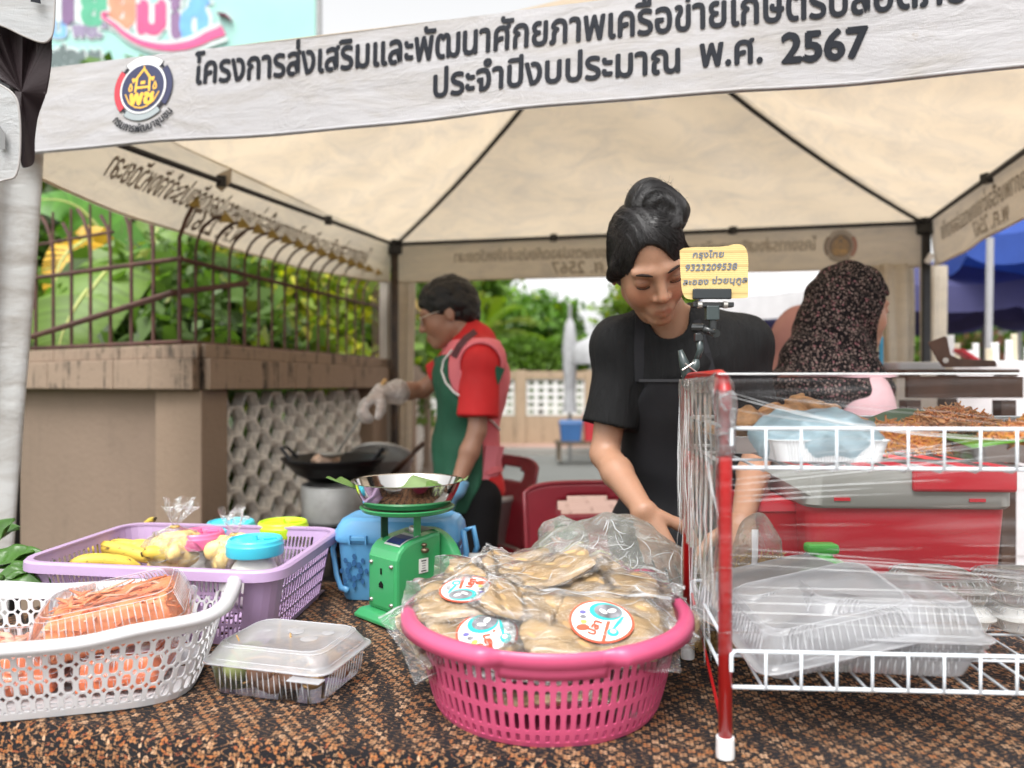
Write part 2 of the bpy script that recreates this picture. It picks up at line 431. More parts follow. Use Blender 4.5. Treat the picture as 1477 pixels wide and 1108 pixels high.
put('pier', slab(MB(), FB, 1.60, LB_-.001, -.17, .0, 0, 1.176), pst, wall, world=True, bevel=.006)
for a in (.1, 1.7, 3.4): put('pier', slab(MB(), FC_, a-.1, a+.1, -.17, .0, 0, 1.176), pst, wall, world=True, bevel=.006)
for F, l0, l1 in ((FB, .171, 1.599), (FC_, .201, 4.0)): put('plinth', slab(MB(), F, l0, l1, -.16, -.01, 0, .30), wp, wall, world=True)
bm_ = wallmat('breeze_block_paint', (.80, .76, .70), .65)
def hexring(ro, ri, dp):
    ring = lambda r, y: [Vector((r*math.cos(PI/3*k), y, r*math.sin(PI/3*k))) for k in range(6)]
    L = [ring(ro, -dp/2), ring(ri*1.06, -dp/2), ring(ri*.88, 0), ring(ri*1.06, dp/2), ring(ro, dp/2)]; n = 6
    return MB().add([v for r_ in L for v in r_], [(i*n+k, i*n+(k+1) % n, (i+1) % 5*n+(k+1) % n, (i+1) % 5*n+k) for i in range(5) for k in range(n)])
hb = hexring(.0712, .0590, .055).mesh('breeze_block'); hb.materials.append(bm_)
for F, D_, l0, l1, piers in ((FB, DB, .21, 1.6, ()), (FC_, DC, .24, 3.3, (1.7,))):
    for c in range(int((l1-l0)/.106)):
        a = l0+c*.106
        if any(abs(a-q) < .14 for q in piers): continue
        for r_ in range(7):
            z = .37+r_*.122+(c % 2)*.061
            if z > 1.13: continue
            o = put('breeze_block', hb, bm_, wall); o.location = F(a, -.085+rng.normal(0, .004), z)-Vector((CR.x, CR.y, 0))
            o.rotation_euler = (rng.normal(0, .02), rng.normal(0, .02), math.atan2(D_.y, D_.x))
# ---------------------------------------------------------------- iron fence
rust = mat('rusty_iron', (.085, .04, .032), .7, .2, .3, 20, .5, 60, dirt=.5, dirtcol=(.16, .07, .04)); gold = mat('gold_paint', (.36, .25, .07), .55, .3, .15)
fen = thing('iron_fence', 'rusty brown iron fence with curled tops and gold spearheads on the coping', 'fence', (CR.x, CR.y, ZT))
GO = CR+Vector((-.13, .10, 0)); GA, GB = fr(GO, DA, NA), fr(GO, DB, NB); GC = fr(CC+Vector((-.12, 0, 0)), DC, NC)
def bar(pts, r=.006, name='fence_bar', m=rust): return put(name, MB().tube(pts, r, 6), m, fen, world=True, auto=50)
def spear(p, d, s=.034):
    d = d.normalized(); q = Vector((0, 1, 0)) if abs(d.y) < .7 else Vector((1, 0, 0)); a = d.cross(q).normalized(); n = d.cross(a)
    o2 = [(-.2, 0), (.15, .32), (-.05, .62), (.55, .42), (1.5, 0), (.55, -.42), (-.05, -.62), (.15, -.32)]
    put('spearhead', MB().prism([(x*s, y*s) for x, y in o2], lambda x, y, k: p+d*x+a*y+n*(.004*(k-.5))), gold, fen, world=True)
for G_, n_, st_ in ((GB, 15, .115), (GC, 24, .13)):
    for i in range(n_):
        a = .10+i*st_; z1 = 1.745
        pts = [G_(a, 0, ZT), G_(a, 0, z1)]+[G_(a, .125*(1-math.cos(t)), z1+.145*math.sin(t)) for t in [PI/2*k/6 for k in range(1, 7)]]
        bar(pts, .0062); spear(pts[-1], NB*1.0+Vector((0, 0, -.45)), .042)
for i in range(12):
    a = .17+i*.15
    if i % 2: pts = [GA(a, 0, ZT), GA(a, 0, 1.80), GA(a+.02, 0, 1.88), GA(a+.06, 0, 1.95), GA(a+.10, 0, 1.99)]
    else: pts = [GA(a, 0, ZT), GA(a, 0, 1.78), GA(a+.02, 0, 1.88), GA(a+.07, 0, 1.94)]
    bar(pts, .0085); bar([GA(a, 0, 1.70), GA(a+.003, 0, 2.0)], .006)
bar([GA(0, 0, ZT), GA(0, 0, 1.79), GB(0, .03, 1.86), GB(0, .06, 1.91)], .009); spear(GB(0, .06, 1.91), Vector((.25, 0, 1)), .05)
for z in (1.37, 1.705): bar([GA(3.3, 0, z), GA(-.02, 0, z)], .010, 'rail'); bar([GB(0, 0, z), GB(1.80, 0, z)], .010, 'rail'); bar([GC(0, 0, z), GC(3.8, 0, z)], .010, 'rail')
bar([GA(3.3, 0, 1.86), GA(.45, 0, 1.86)], .007, 'rail')
bar([GA(1.5, .03, 1.36), GA(.0, .03, 1.565), GB(.42, .03, 1.66)], .013, 'brace')

# ---------------------------------------------------------------- far wall over the road
fw = thing('street_wall', 'low tan wall with white lattice panels on the far side of the road', 'wall', (0, 13.2, 0))
tan = wallmat('tan_render', (.42, .31, .21), .3)
wpl = mat('white_lattice_paint', (.75, .75, .72), .7)
for i in range(9):
    x = -3.6+i*1.25; put('post', MB().box((x, 13.25, .72), (.2, .24, 1.45)), tan, fw, world=True, bevel=.01)
    put('coping_block', MB().box((x+.625, 13.25, 1.36), (1.04, .22, .14)), tan, fw, world=True)
    put('wall_panel', MB().box((x+.625, 13.25, .32), (1.04, .14, .62)), tan, fw, world=True)
    put('lattice_panel', MB().holes(lambda u, v, x=x: Vector((x+.11+1.03*u, 13.2, .64+.64*v)), 6, 5, (.7, .66), 1.4, m=8), wpl, fw, world=True, solid=.05)
# ================================================================ THE TENT
BL, BR = Vector((-.74, 4.57, 0)), Vector((2.23, 3.95, 0)); FL, FR = Vector((-1.37, 2.06, 0)), Vector((1.56, 1.35, 0))
ZE = CAMZ+.87; APEX = Vector((.40, 2.98, 2.80)); VH = .245
def fabric(name, col, trl, dirt, bk=.7):
    t = NT(name); co = t.coord(); n = t.noise(2.2, co, 6, .6)
    c = t.mix(n, tuple(x*.93 for x in col), tuple(min(1, x*1.05) for x in col))
    s = t.ramp(t.noise(1.0, t.coord((3.5, 3.5, 12)), 8, .72, .8), (.44, 0.), (.70, 1.)); c = t.mix(t.m_('MULTIPLY', s, dirt), c, tuple(x*.55 for x in (.72, .66, .6)))
    sp = t.ramp(t.noise(11, co, 9, .8), (.64, 0.), (.74, 1.)); c = t.mix(t.m_('MULTIPLY', sp, dirt*1.1), c, (.30, .20, .11))
    wv = t.n('TexWave', {'Vector': co, 'Scale': 260.0, 'Distortion': .5}); h = t.m_('ADD', t.m_('MULTIPLY', t.noise(1.0, t.coord((4, 4, 15)), 6, .6, .4), t.noise(1.7, co, 2)), t.m_('MULTIPLY', wv.outputs[1], .02))
    h = t.m_('ADD', h, t.m_('MULTIPLY', t.noise(14, co, 5, .6, 2.0), t.ramp(t.noise(2.6, co, 2), (.45, 0.), (.62, .35))))
    nrm = t.bump(h, bk, .025)
    d = t.bsdf(Base_Color=c, Roughness=.85, Normal=nrm); tr = t.n('BsdfTranslucent', {'Color': c, 'Normal': nrm})
    return t.done(t.n('MixShader', {0: trl, 1: d, 2: tr.outputs[0]}).outputs[0])
roofm = fabric('canopy_cloth', (.70, .58, .43), .55, .55, .35); valm = fabric('valance_cloth_inside', (.72, .62, .48), .42, .5); banm = fabric('banner_cloth', (.50, .49, .505), .12, .75)
ink = mat('printed_ink', (.012, .014, .020), .7); fink = mat('painted_show_through', (.42, .37, .30), .8, trl=.25); blk = mat('black_paint_steel', (.018, .018, .020), .45, .3, .2, 30, .3, 80)  # fink paints the print's show-through as a muted colour
rustst = mat('rusty_frame_steel', (.045, .035, .03), .6, .3, .3, 12, .4, 50, dirt=.6, dirtcol=(.15, .09, .05))
tent = thing('market_tent', 'off white peaked market tent with black Thai lettering on its front valance', 'tent', (.42, 2.98, 0))
Z = lambda p, z: Vector((p.x, p.y, z))
def sag(u, v): return -.05*math.sin(PI*u)*math.sin(PI*min(v*1.1, 1))
def bend(p, q, t, s=.06):                            # hip rib, slightly bowed down
    r = p.lerp(q, t); r.z -= s*math.sin(PI*t)**1; return r
for A, B in ((BL, BR), (FL, BL), (BR, FR), (FR, FL)):
    A3, B3 = Z(A, ZE), Z(B, ZE)
    def f(u, v):
        a = bend(A3, APEX, v); b = bend(B3, APEX, v); p = a.lerp(b, u)
        w = math.sin(PI*u)*math.sin(PI*min(1, v*1.02))
        p.z += -.05*w+.012*w*math.sin(u*15+v*9)+.007*math.sin(v*17+u*6)*w+.010*math.sin((u-.5)*(38-22*v)+2*v)*(1-v)**1.5*min(1, 8*v)*min(1, 6*min(u, 1-u)); return p
    put('roof_panel', MB().grid(f, 60, 36), roofm, tent, smooth=True, world=True)
for A in (BL, BR, FL, FR):
    q = [bend(Z(A, ZE-.02), APEX-Vector((0, 0, .02)), t/8)-Vector((0, 0, .012)) for t in range(9)]
    put('roof_rib', MB().tube(q, .0105, 8), blk, tent, world=True, auto=50)
def vsurf(A, B, side, drop=0, h=VH, amp=.012, fs=5.0, ph=0, z0=None, swing=.0):
    n = (B-A).normalized(); o = Vector((n.y, -n.x, 0))*side; L = (B-A).length
    def f(x, y, off=0):                              # x metres along, y metres up from the hem
        v = 1-y/h; w = amp*math.sin(x*fs+ph)*(.25+v)+.35*amp*math.sin(x*fs*2.7+1+ph)*v
        z = (ZE if z0 is None else z0)-v*h-.012*math.sin(PI*min(1, max(0, x/L)))*2*drop
        return A+n*x+o*(w+off+v*(.02+swing*math.sin(PI*min(1, max(0, x/L)))**.7))+Vector((0, 0, z))
    return f, L
def valance(name, A, B, side, m, **kw):
    f, L = vsurf(A, B, side, **kw); h = kw.get('h', VH)
    o = put(name, MB().grid(lambda u, v: f(u*L, h*v), 70, 8), m, tent, smooth=True, world=True)
    put('hem', MB().tube([f(L*i/60, .006, .0015) for i in range(61)], .0042, 6), m, tent, smooth=True, world=True)
    return f, L
OUT = 1
ff, LF = valance('front_valance', FL, FR, 1, banm, amp=.012)
fb, LB = valance('back_valance', BL, BR, -1, valm, amp=.010, ph=1.3)
fl, LL = valance('side_valance', FL+Vector((.01, .01, 0)), BL, -1, valm, amp=.02, fs=3.5, ph=.6, swing=.27)
frr, LR = valance('side_valance', BR, FR, -1, valm, amp=.012)
# front lettering. (outward = toward the camera)
nF = (FR-FL).normalized()
def onfront(px, py):
    k = (px-738.5)/FPX; s = (k*FL.y-FL.x)/(nF.x-k*nF.y); Y = FL.y+nF.y*s
    return s, CAMZ-(py-554)/FPX*Y-(ZE-VH)
tf = lambda x, y, o=0: ff(x, y, .0022+o)
a0 = onfront(284, 124); a1 = onfront(1392, 10); L1 = 'โครงการส่งเสริมและพัฒนาศักยภาพเครือข่ายเกษตรปลอดภัย'
m = MB(); w = a1[0]-a0[0]; lettering(m, L1, tf, a0[0], a0[1], w, bold=.0022, hs_=1.38)
b0 = onfront(628, 143); b1 = onfront(980, 108); lettering(m, 'ประจำปีงบประมาณ', tf, b0[0], b0[1], b1[0]-b0[0], bold=.0022, hs_=1.22)
c0 = onfront(1010, 103); c1 = onfront(1098, 97); lettering(m, 'พ.ศ.', tf, c0[0], c0[1]+.001, c1[0]-c0[0], bold=.0022, hs_=1.2)
c0 = onfront(1128, 96); c1 = onfront(1250, 90); lettering(m, '2567', tf, c0[0], c0[1]+.004, c1[0]-c0[0], bold=.0036, hs_=1.05)
put('printed_lettering', m, ink, tent, world=True)
# round department emblem
def emblem(f, cx, cy, r, parent, faded=False, mirror=False, txt=True):
    sg = -1 if mirror else 1
    F = lambda x, y, o=0: f(cx+sg*x, cy+y, o)
    fd = (lambda c, n: mat('faded_'+n, tuple(.30*k+.34*b for k, b in zip(c, (.70, .58, .46))), .8)) if faded else (lambda c, n: mat(n, c, .6))  # muted tones paint the emblem's show-through on the inner cloth
    def disc(rad, o, mt, nm):
        n = 48; rings = [[F(rad*t*math.cos(2*PI*k/n), rad*t*math.sin(2*PI*k/n), o) for k in range(n)] for t in (1, .66, .33)]
        mb = MB().loft(rings, False, True); put(nm, mb, mt, parent, world=True)
    def arcseg(r0, r1, t0, t1, o, mt, nm):
        n = 14; p = [(q*math.cos(R(t0+(t1-t0)*i/n)), q*math.sin(R(t0+(t1-t0)*i/n))) for q in (r0, r1) for i in range(n+1)]
        mb = MB().add([F(x, y, o) for x, y in p], [(i, i+1, n+2+i, n+1+i) for i in range(n)]); put(nm, mb, mt, parent, world=True)
    navy, red, grey, wht, gld = fd((.018, .022, .075), 'emblem_navy'), fd((.55, .03, .05), 'emblem_red'), fd((.30, .34, .35), 'emblem_grey'), fd((.8, .8, .8), 'emblem_white'), fd((.85, .47, .05), 'emblem_gold')
    arcseg(.775, 1.0, 0, 360, .0006, wht, 'emblem_ring') if False else None
    blk2 = fd((.02, .02, .03), 'emblem_black')
    for t0, t1, mt in ((143, 222, red), (52, 130, wht), (-35, 40, navy), (233, 312, grey)):
        arcseg(.80*r, 1.015*r, t0-1.2, t1+1.2, .0006, blk2, 'emblem_segment'); arcseg(.815*r, 1.0*r, t0, t1, .0012, mt, 'emblem_segment')
    for t in (46, 136, 227, 318): arcseg(.84*r, .93*r, t-7, t+7, .0009, blk2, 'emblem_joint')
    disc(.79*r, .0015, wht, 'emblem_rim'); disc(.735*r, .0021, navy, 'emblem_disc')
    g = MB(); s = r
    def st(pts, w_=.035, o=.0027):
        for (x0_, y0_), (x1_, y1_) in zip(pts, pts[1:]):
            d = Vector((x1_-x0_, y1_-y0_)); q = Vector((-d.y, d.x)).normalized()*w_; e = d.normalized()*w_*.6
            g.add([F((x0_-e.x+q.x)*s, (y0_-e.y+q.y)*s, o), F((x1_+e.x+q.x)*s, (y1_+e.y+q.y)*s, o), F((x1_+e.x-q.x)*s, (y1_+e.y-q.y)*s, o), F((x0_-e.x-q.x)*s, (y0_-e.y-q.y)*s, o)], [(0, 1, 2, 3)])
    st([(-.33, .22), (-.36, .30), (-.27, .27), (0, .60), (.27, .27), (.36, .30), (.33, .22)]); st([(-.22, .28), (-.24, -.10)]); st([(.22, .28), (.24, -.10)])
    st([(-.22, .02), (.22, .02)]); st([(0, .60), (0, .68)], .02); st([(-.05, .17), (.05, .17)], .05)
    for sx in (-.42, .42): st([(sx, .16), (sx-.05, .02), (sx-.03, -.06), (sx+.05, -.04), (sx+.05, .05), (sx, .16)], .022)
    st([(-.58, -.16), (-.42, -.44), (-.2, -.58), (0, -.62), (.2, -.58), (.42, -.44), (.58, -.16)], .02)
    lettering(g, 'พช', lambda x, y, o: F(x, y, .0027+o), -.40*s, -.50*s, .80*s, bold=.035*s, hs_=.85)
    put('emblem_house', g, gld, parent, world=True)
    if txt:
        t_ = MB(); lettering(t_, 'กรมการพัฒนาชุมชน', lambda x, y, o: F(x, y, .0012+o), 0, 0, 2.35*r, bold=.010*r, hs_=1.2, arc=(1.36*r, R(4)))
        put('emblem_lettering', t_, ink if not faded else fink, parent, world=True)
e0 = onfront(213, 131); e1 = onfront(167, 131); rr = e0[0]-e1[0]
emblem(tf, e0[0], e0[1], .0885, tent)
# mirrored lettering on the inner valance faces, show-through put into its colour
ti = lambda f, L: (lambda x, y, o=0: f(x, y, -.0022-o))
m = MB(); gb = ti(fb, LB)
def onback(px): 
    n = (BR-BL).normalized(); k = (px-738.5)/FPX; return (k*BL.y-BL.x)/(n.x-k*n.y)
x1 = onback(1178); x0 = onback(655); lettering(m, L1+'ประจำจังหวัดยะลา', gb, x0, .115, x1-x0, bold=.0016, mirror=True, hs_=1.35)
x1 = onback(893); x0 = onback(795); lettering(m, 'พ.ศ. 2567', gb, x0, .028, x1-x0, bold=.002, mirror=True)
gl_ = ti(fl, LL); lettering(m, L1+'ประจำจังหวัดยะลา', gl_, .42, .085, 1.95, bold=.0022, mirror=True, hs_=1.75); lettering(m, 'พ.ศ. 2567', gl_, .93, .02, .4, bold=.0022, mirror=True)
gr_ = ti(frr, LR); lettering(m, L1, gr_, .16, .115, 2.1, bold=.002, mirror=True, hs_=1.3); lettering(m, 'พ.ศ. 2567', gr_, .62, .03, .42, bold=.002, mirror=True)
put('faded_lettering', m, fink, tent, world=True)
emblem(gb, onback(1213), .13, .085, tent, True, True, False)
# frame
def rod(a, b, r, nm='frame_bar', m_=blk): put(nm, MB().tube([a, b], r, 8), m_, tent, world=True, auto=50)
for A, B, dz in ((BL, BR, 0), (BR, FR, 0), (FL, BL, -.10)):
    for k in range(3):
        p = Z(A, ZE-.012+(dz if A is FL else 0)).lerp(Z(B, ZE-.012), k/3); q = Z(A, ZE-.012+(dz if A is FL else 0)).lerp(Z(B, ZE-.012), (k+1)/3)
        iv = Vector((.42, 2.98, 0))-(A+B)/2; iv.z = 0; iv = iv.normalized()*.025
        rod(p+iv, q+iv, .0115); 
        if k: put('frame_joint', MB().box(p+iv, (.035, .035, .04), Matrix.Rotation(.3, 3, 'Z')), blk, tent, world=True)
for A in (BL, BR, FL, FR):
    inw = (Vector((.42, 2.98, 0))-A).normalized()*.03
    if A is FL: inw = Vector((-.05, .03, 0))
    put('leg', MB().box(A+inw+Vector((0, 0, ZE/2)), (.038, .038, ZE), Matrix.Rotation(-.2, 3, 'Z')), rustst if A is BL else blk, tent, world=True, bevel=.003)
    put('leg_foot', MB().box(A+inw+Vector((0, 0, .075)), (.1, .1, .012)), blk, tent, world=True)
    if A in (BL, BR): put('corner_bracket', MB().box(A+inw+Vector((0, 0, ZE-.03)), (.075, .075, .09), Matrix.Rotation(.6, 3, 'Z')), blk, tent, world=True, bevel=.01)
# tied back curtains beside the legs
curm = fabric('curtain_cloth', (.74, .66, .54), .35, .3); curw = fabric('weathered_curtain', (.62, .62, .61), .2, 1.0)
def curtain(c, w, ztop, zbot, m_, pinch=.5, n=9, seed=0, ax=Vector((1, 0, 0)), lean=0):
    ay = Vector((-ax.y, ax.x, 0))
    def f(u, v):
        z = lerp(ztop, zbot, v); ww = w*(1-pinch*sstep(.0, .8, v)); a = u*2*PI
        r = 1+.28*math.sin(n*a+seed+v*1.3)
        return c+ax*(math.cos(a)*ww/2*r+lean*v)+ay*(math.sin(a)*ww/3*r)+Vector((0, 0, z))
    return put('curtain', MB().grid(f, 72, 24), m_, tent, smooth=True, world=True)
curtain(BL+Vector((.065, .07, 0)), .11, ZE-VH+.02, .4, curm, .35, 6, 1)
curtain(BL+Vector((-.05, .08, 0)), .07, ZE-VH+.02, .4, mat('greyed_curtain', (.42, .38, .33), .85, trl=.2), .1, 5, 2)
curtain(BR+Vector((-.17, .10, 0)), .21, ZE-VH+.02, .4, curm, .5, 7, 3, lean=.08); curtain(BR+Vector((.075, .10, 0)), .12, ZE-VH+.02, .4, curm, .2, 5, 4)
curtain(FL+Vector((-.085, .03, 0)), .215, ZE-VH+.06, .25, curw, .32, 5, 2.1, lean=-.05)
# clips, ties and a loose thread
for s, dz in ((-.035, 0), (.035, .012)): put('cord_knot', MB().box(BR+Vector((s, -.06, 1.86+dz)), (.03, .02, .055), Matrix.Rotation(.5, 3, 'Y')), mat('white_plastic', (.8, .8, .8), .4), tent, world=True, bevel=.006)
tie = MB(); p = Z(FL, ZE-.09).lerp(Z(BL, ZE-.03), .335)+Vector((.03, -.01, 0))
tie.add([p+Vector((-.02, 0, .02)), p+Vector((.035, 0, .045)), p+Vector((.03, 0, -.01)), p+Vector((-.005, 0, -.05)), p+Vector((-.03, 0, -.03))], [(0, 1, 2, 3, 4)]); put('cloth_tie', tie, mat('tie_cloth', (.42, .36, .28), .9), tent, world=True, solid=.002)

# ---------------------------------------------------------------- neighbour's tent, only its corner
nt = thing('neighbour_tent', 'corner of a second tent with scalloped white flaps over dark brown cloth', 'tent', P(20, 120, 1.5))
dk = mat('dark_brown_cloth', (.028, .018, .020), .6, 0, .2, 6, .3, 14, .01, spec=.25); wf = fabric('white_flap_cloth', (.50, .51, .52), .1, .45); pip = mat('grey_piping', (.40, .38, .37), .7)
def px_panel(nm, pts, d, m_, th=.003, dd=None):
    mb = MB(); V = [P(x, y, d+(dd(x, y) if dd else 0)) for x, y in pts]
    c = sum(V, Vector())/len(V); N = len(V)
    mid = [v.lerp(c, .5) for v in V]
    mb.loft([V, mid], False, False); mb.add(mid+[c], [(k, (k+1) % N, N) for k in range(N)])
    return put(nm, mb, m_, nt, world=True, solid=th, smooth=False), V
def smooth_outline(pts, n=5):
    out = []; m_ = len(pts)
    for i in range(m_):
        p0, p1, p2, p3 = [Vector(pts[(i+k-1) % m_]) for k in range(4)]
        for j in range(n):
            t = j/n; out.append(tuple(.5*((2*p1)+(p2-p0)*t+(2*p0-5*p1+4*p2-p3)*t*t+(3*p1-p0-3*p2+p3)*t**3)))
    return out
dpts = smooth_outline([(-60, 10), (20, 20), (70, 40), (74, 62), (73, 95), (66, 135), (56, 165), (50, 200), (49, 232), (40, 241), (31, 238), (30, 205), (28, 160), (10, 115), (-60, 80)])
px_panel('skirt', dpts, 1.5, dk, dd=lambda x, y: .02*math.sin(x*.15))
px_panel('skirt_fold', smooth_outline([(55, 55), (73, 62), (73, 96), (66, 136), (60, 120), (56, 100), (53, 75)]), 1.48, mat('dark_brown_fold', (.045, .032, .033), .5), dd=lambda x, y: .01)
w1 = smooth_outline([(-60, -50), (40, -60), (80, -40), (79, 0), (77, 40), (72, 56), (60, 61), (35, 52), (0, 36), (-60, 20)]); _, V1 = px_panel('scalloped_flap', w1, 1.46, wf)
put('piping', MB().tube(V1, .0022, 6, closed=True), pip, nt, world=True, smooth=True)
w2 = smooth_outline([(-60, 100), (-10, 118), (20, 137), (28, 165), (29, 215), (24, 250), (8, 259), (-60, 265)]); _, V2 = px_panel('scalloped_flap', w2, 1.44, wf)
put('piping', MB().tube(V2, .0022, 6, closed=True), pip, nt, world=True, smooth=True)
m = MB(); sp = P(-8, 216, 1.43); m.prism([(0, 0), (.022, 0), (.022, .03), (.012, .045), (-.02, .048), (-.02, .035), (.006, .03), (.007, 0)], lambda x, y, k: sp+Vector((x, -.001-.001*k, y))); put('printed_letter', m, mat('grey_print', (.2, .2, .2), .7), nt, world=True)
m = MB(); sp = P(45, 3, 1.445); m.prism([(0, 0), (.02, -.004), (.016, .02), (0, .02)], lambda x, y, k: sp+Vector((x, -.001-.001*k, y))); put('printed_letter', m, ink, nt, world=True)
# ---------------------------------------------------------------- billboard
bb = thing('billboard', 'pale turquoise billboard with big rainbow coloured Thai lettering above the wall', 'billboard', (-4.6, 9.5, 0))
D = 9.5; tl_, br_ = P(-420, -260, D), P(455, 300, D)
t = NT('billboard_print'); n = t.noise(.8, t.coord(), 3); c = t.mix(n, (.26, .54, .49), (.40, .66, .61)); bbm = t.done(t.bsdf(Base_Color=c, Roughness=.4))
put('panel', MB().box((tl_+br_)/2+Vector((0, .05, 0)), (br_.x-tl_.x, .08, tl_.z-br_.z)), bbm, bb, world=True)
put('frame', MB().tube([Vector((br_.x+.03, D+.05, br_.z)), Vector((br_.x+.03, D+.05, tl_.z))], .04, 6), mat('grey_steel', (.3, .3, .3), .5, .5), bb, world=True)
for x in (tl_.x+1, br_.x-1): put('post', MB().tube([Vector((x, D+.2, 0)), Vector((x, D+.2, br_.z+1))], .09, 10), mat('grey_steel', (.3, .3, .3)), bb, world=True)
def bt(s, px, py, wpx, col, hs_=1.0, bold=.02, rim=True):
    p = P(px, py, D)-Vector((0, .0, 0)); w = wpx/FPX*D
    if rim: m = MB(); lettering(m, s, lambda x, y, o: p+Vector((x, -.003-o, y)), 0, 0, w, bold=bold*2.0, hs_=hs_); put('letter_rim', m, mat('sign_white', (.62, .68, .68), .5), bb, world=True)
    m = MB(); lettering(m, s, lambda x, y, o: p+Vector((x, -.008-o, y)), 0, 0, w, bold=bold, hs_=hs_); put('letter', m, mat('sign_%d_%d_%d' % tuple(int(99*c) for c in col), col, .5), bb, world=True)
bt('ท', 66, 32, 36, (.20, .11, .24), 1.3, .05); bt('ย', 122, 34, 27, (.08, .40, .24), 1.3, .05); bt('ยิ้', 162, 38, 30, (.75, .27, .16), 1.3, .05); bt('ม', 203, 45, 32, (.68, .07, .22), 1.0, .05)
bt('ไ', 245, 53, 15, (.24, .13, .27), 1.5, .04); bt('ด้', 265, 58, 32, (.14, .40, .80), 1.25, .05)
bt('น', 76, 53, 18, (.20, .45, .8), 1, .02); bt('พช."', 106, 53, 50, (.27, .22, .34), 1, .02); bt('ฟอนเ', 70, 97, 76, (.12, .16, .16), 1.1, .03, True)
def ribbon_(pts, wf_):
    n = len(pts); mb = MB(); V_ = []
    for i, p in enumerate(pts):
        d = (pts[min(i+1, n-1)]-pts[max(i-1, 0)]).normalized(); a = Vector((-d.z, 0, d.x))*wf_(i/(n-1)); V_ += [p+a, p-a]
    return mb.add(V_, [(2*i, 2*i+1, 2*i+3, 2*i+2) for i in range(n-1)])
def sm(o, r, mt):
    q = [(158, 20), (170, 40), (190, 56), (215, 66), (245, 70), (275, 66), (300, 55), (318, 38)]
    put('smile', ribbon_([P(x, y, D)-Vector((0, o, 0)) for x, y in smooth_outline(q)[:-6]], lambda t: r*(.5+1.3*t)), mt, bb, world=True)
sm(.02, .075, mat('sign_white', (1, 1, 1))); sm(.035, .035, mat('sign_pink', (.68, .08, .24), .5))
put('smile', MB().tube([P(316, 22, D)-Vector((0, .04, 0)), P(328, 24, D)-Vector((0, .04, 0)), P(335, 31, D)-Vector((0, .04, 0))], .05, 6, flat=.2), mat('sign_pink', (.68, .08, .24), .5), bb, world=True)
# ================================================================ PEOPLE
def skinmat(name, col, lip=(.30, .09, .07)):
    t = NT(name); co = t.coord(); a = t.n('Attribute', attribute_name='col').outputs[0]
    c = t.mix(t.noise(16, co, 8, .7), tuple(x*.78 for x in col), tuple(x*1.2 for x in col)); c = t.mix(t.ramp(t.noise(230, co, 2), (.66, 0.), (.72, .35)), c, tuple(x*.55 for x in col)); c = t.mix(1.0, c, a, 'MULTIPLY')
    return t.done(t.bsdf(Base_Color=c, Roughness=.46, Subsurface_Weight=.18, Subsurface_Radius=(.012, .005, .003), Subsurface_Scale=1.0, Normal=t.bump(t.noise(420, co, 3), .12, .001)))
def frame(fwd, up, c):
    f = Vector(fwd).normalized(); u = Vector(up); r = f.cross(u).normalized(); u = r.cross(f).normalized()
    M = Matrix((( r.x, f.x, u.x, c[0]), (r.y, f.y, u.y, c[1]), (r.z, f.z, u.z, c[2]), (0, 0, 0, 1))); return M
def head_fn(M, neck, nr=.052, s=1.0, sk=.074):
    L = []
    def a(f, k): L.append((f, k))
    a(el((0, -.012, .034), (sk, .092, .083)), 0)
    a(el((0, .022, -.026), (.059, .070, .084)), .03)
    a(rc((-.040, -.002, -.060), (-.006, .064, -.090), .020, .018), .022); a(rc((.040, -.002, -.060), (.006, .064, -.090), .020, .018), .022)
    a(rc((-.004, .072, -.090), (.004, .072, -.090), .0155, .0155), .015)
    for q in (-1, 1):
        a(el((q*.034, .052, -.034), (.023, .027, .028)), .022)
        a(el((q*.0315, .096, .0035), (.0175, .014, .0125)), -.014)
        a(rc((q*.014, .082, .0215), (q*.044, .072, .0225), .0105, .008), .014)
        a(el((q*.0315, .0735, .0015), (.0165, .0150, .0125)), .003)
        a(el((q*.0735, -.010, -.012), (.008, .018, .029)), .006)
        a(el((q*.084, -.002, -.012), (.005, .011, .020)), -.004)
    a(rc((0, .084, .014), (0, .103, -.024), .0078, .0092), .012)
    a(el((0, .1035, -.030), (.0105, .0110, .0095)), .007)
    for q in (-1, 1):
        a(el((q*.0125, .0935, -.0335), (.0075, .0085, .0070)), .005)
        a(el((q*.0065, .101, -.0405), (.0032, .0045, .0030)), -.002)
    a(el((0, .078, -.066), (.026, .018, .018)), .012)
    for q in (-1, 1):
        a(rc((0, .0945, -.0615), (q*.0205, .0825, -.0690), .0043, .0022), .0035)
        a(rc((0, .0935, -.0730), (q*.0165, .0830, -.0722), .0056, .0032), .0040)
    a(rc((-.023, .0905, -.0702), (0, .1035, -.0668), .0013, .0014), -.0016); a(rc((.023, .0905, -.0702), (0, .1035, -.0668), .0013, .0014), -.0016)
    a(rc((0, .1045, -.052), (0, .1005, -.056), .0022, .0022), -.004)
    S = M @ Matrix.Scale(s, 4); h = local(union(L), S); g = lambda p: h(p)*s
    nb = S @ Vector((0, -.020, -.050)); nk = rc(nb, neck, nr, nr*1.08)
    return g, nk
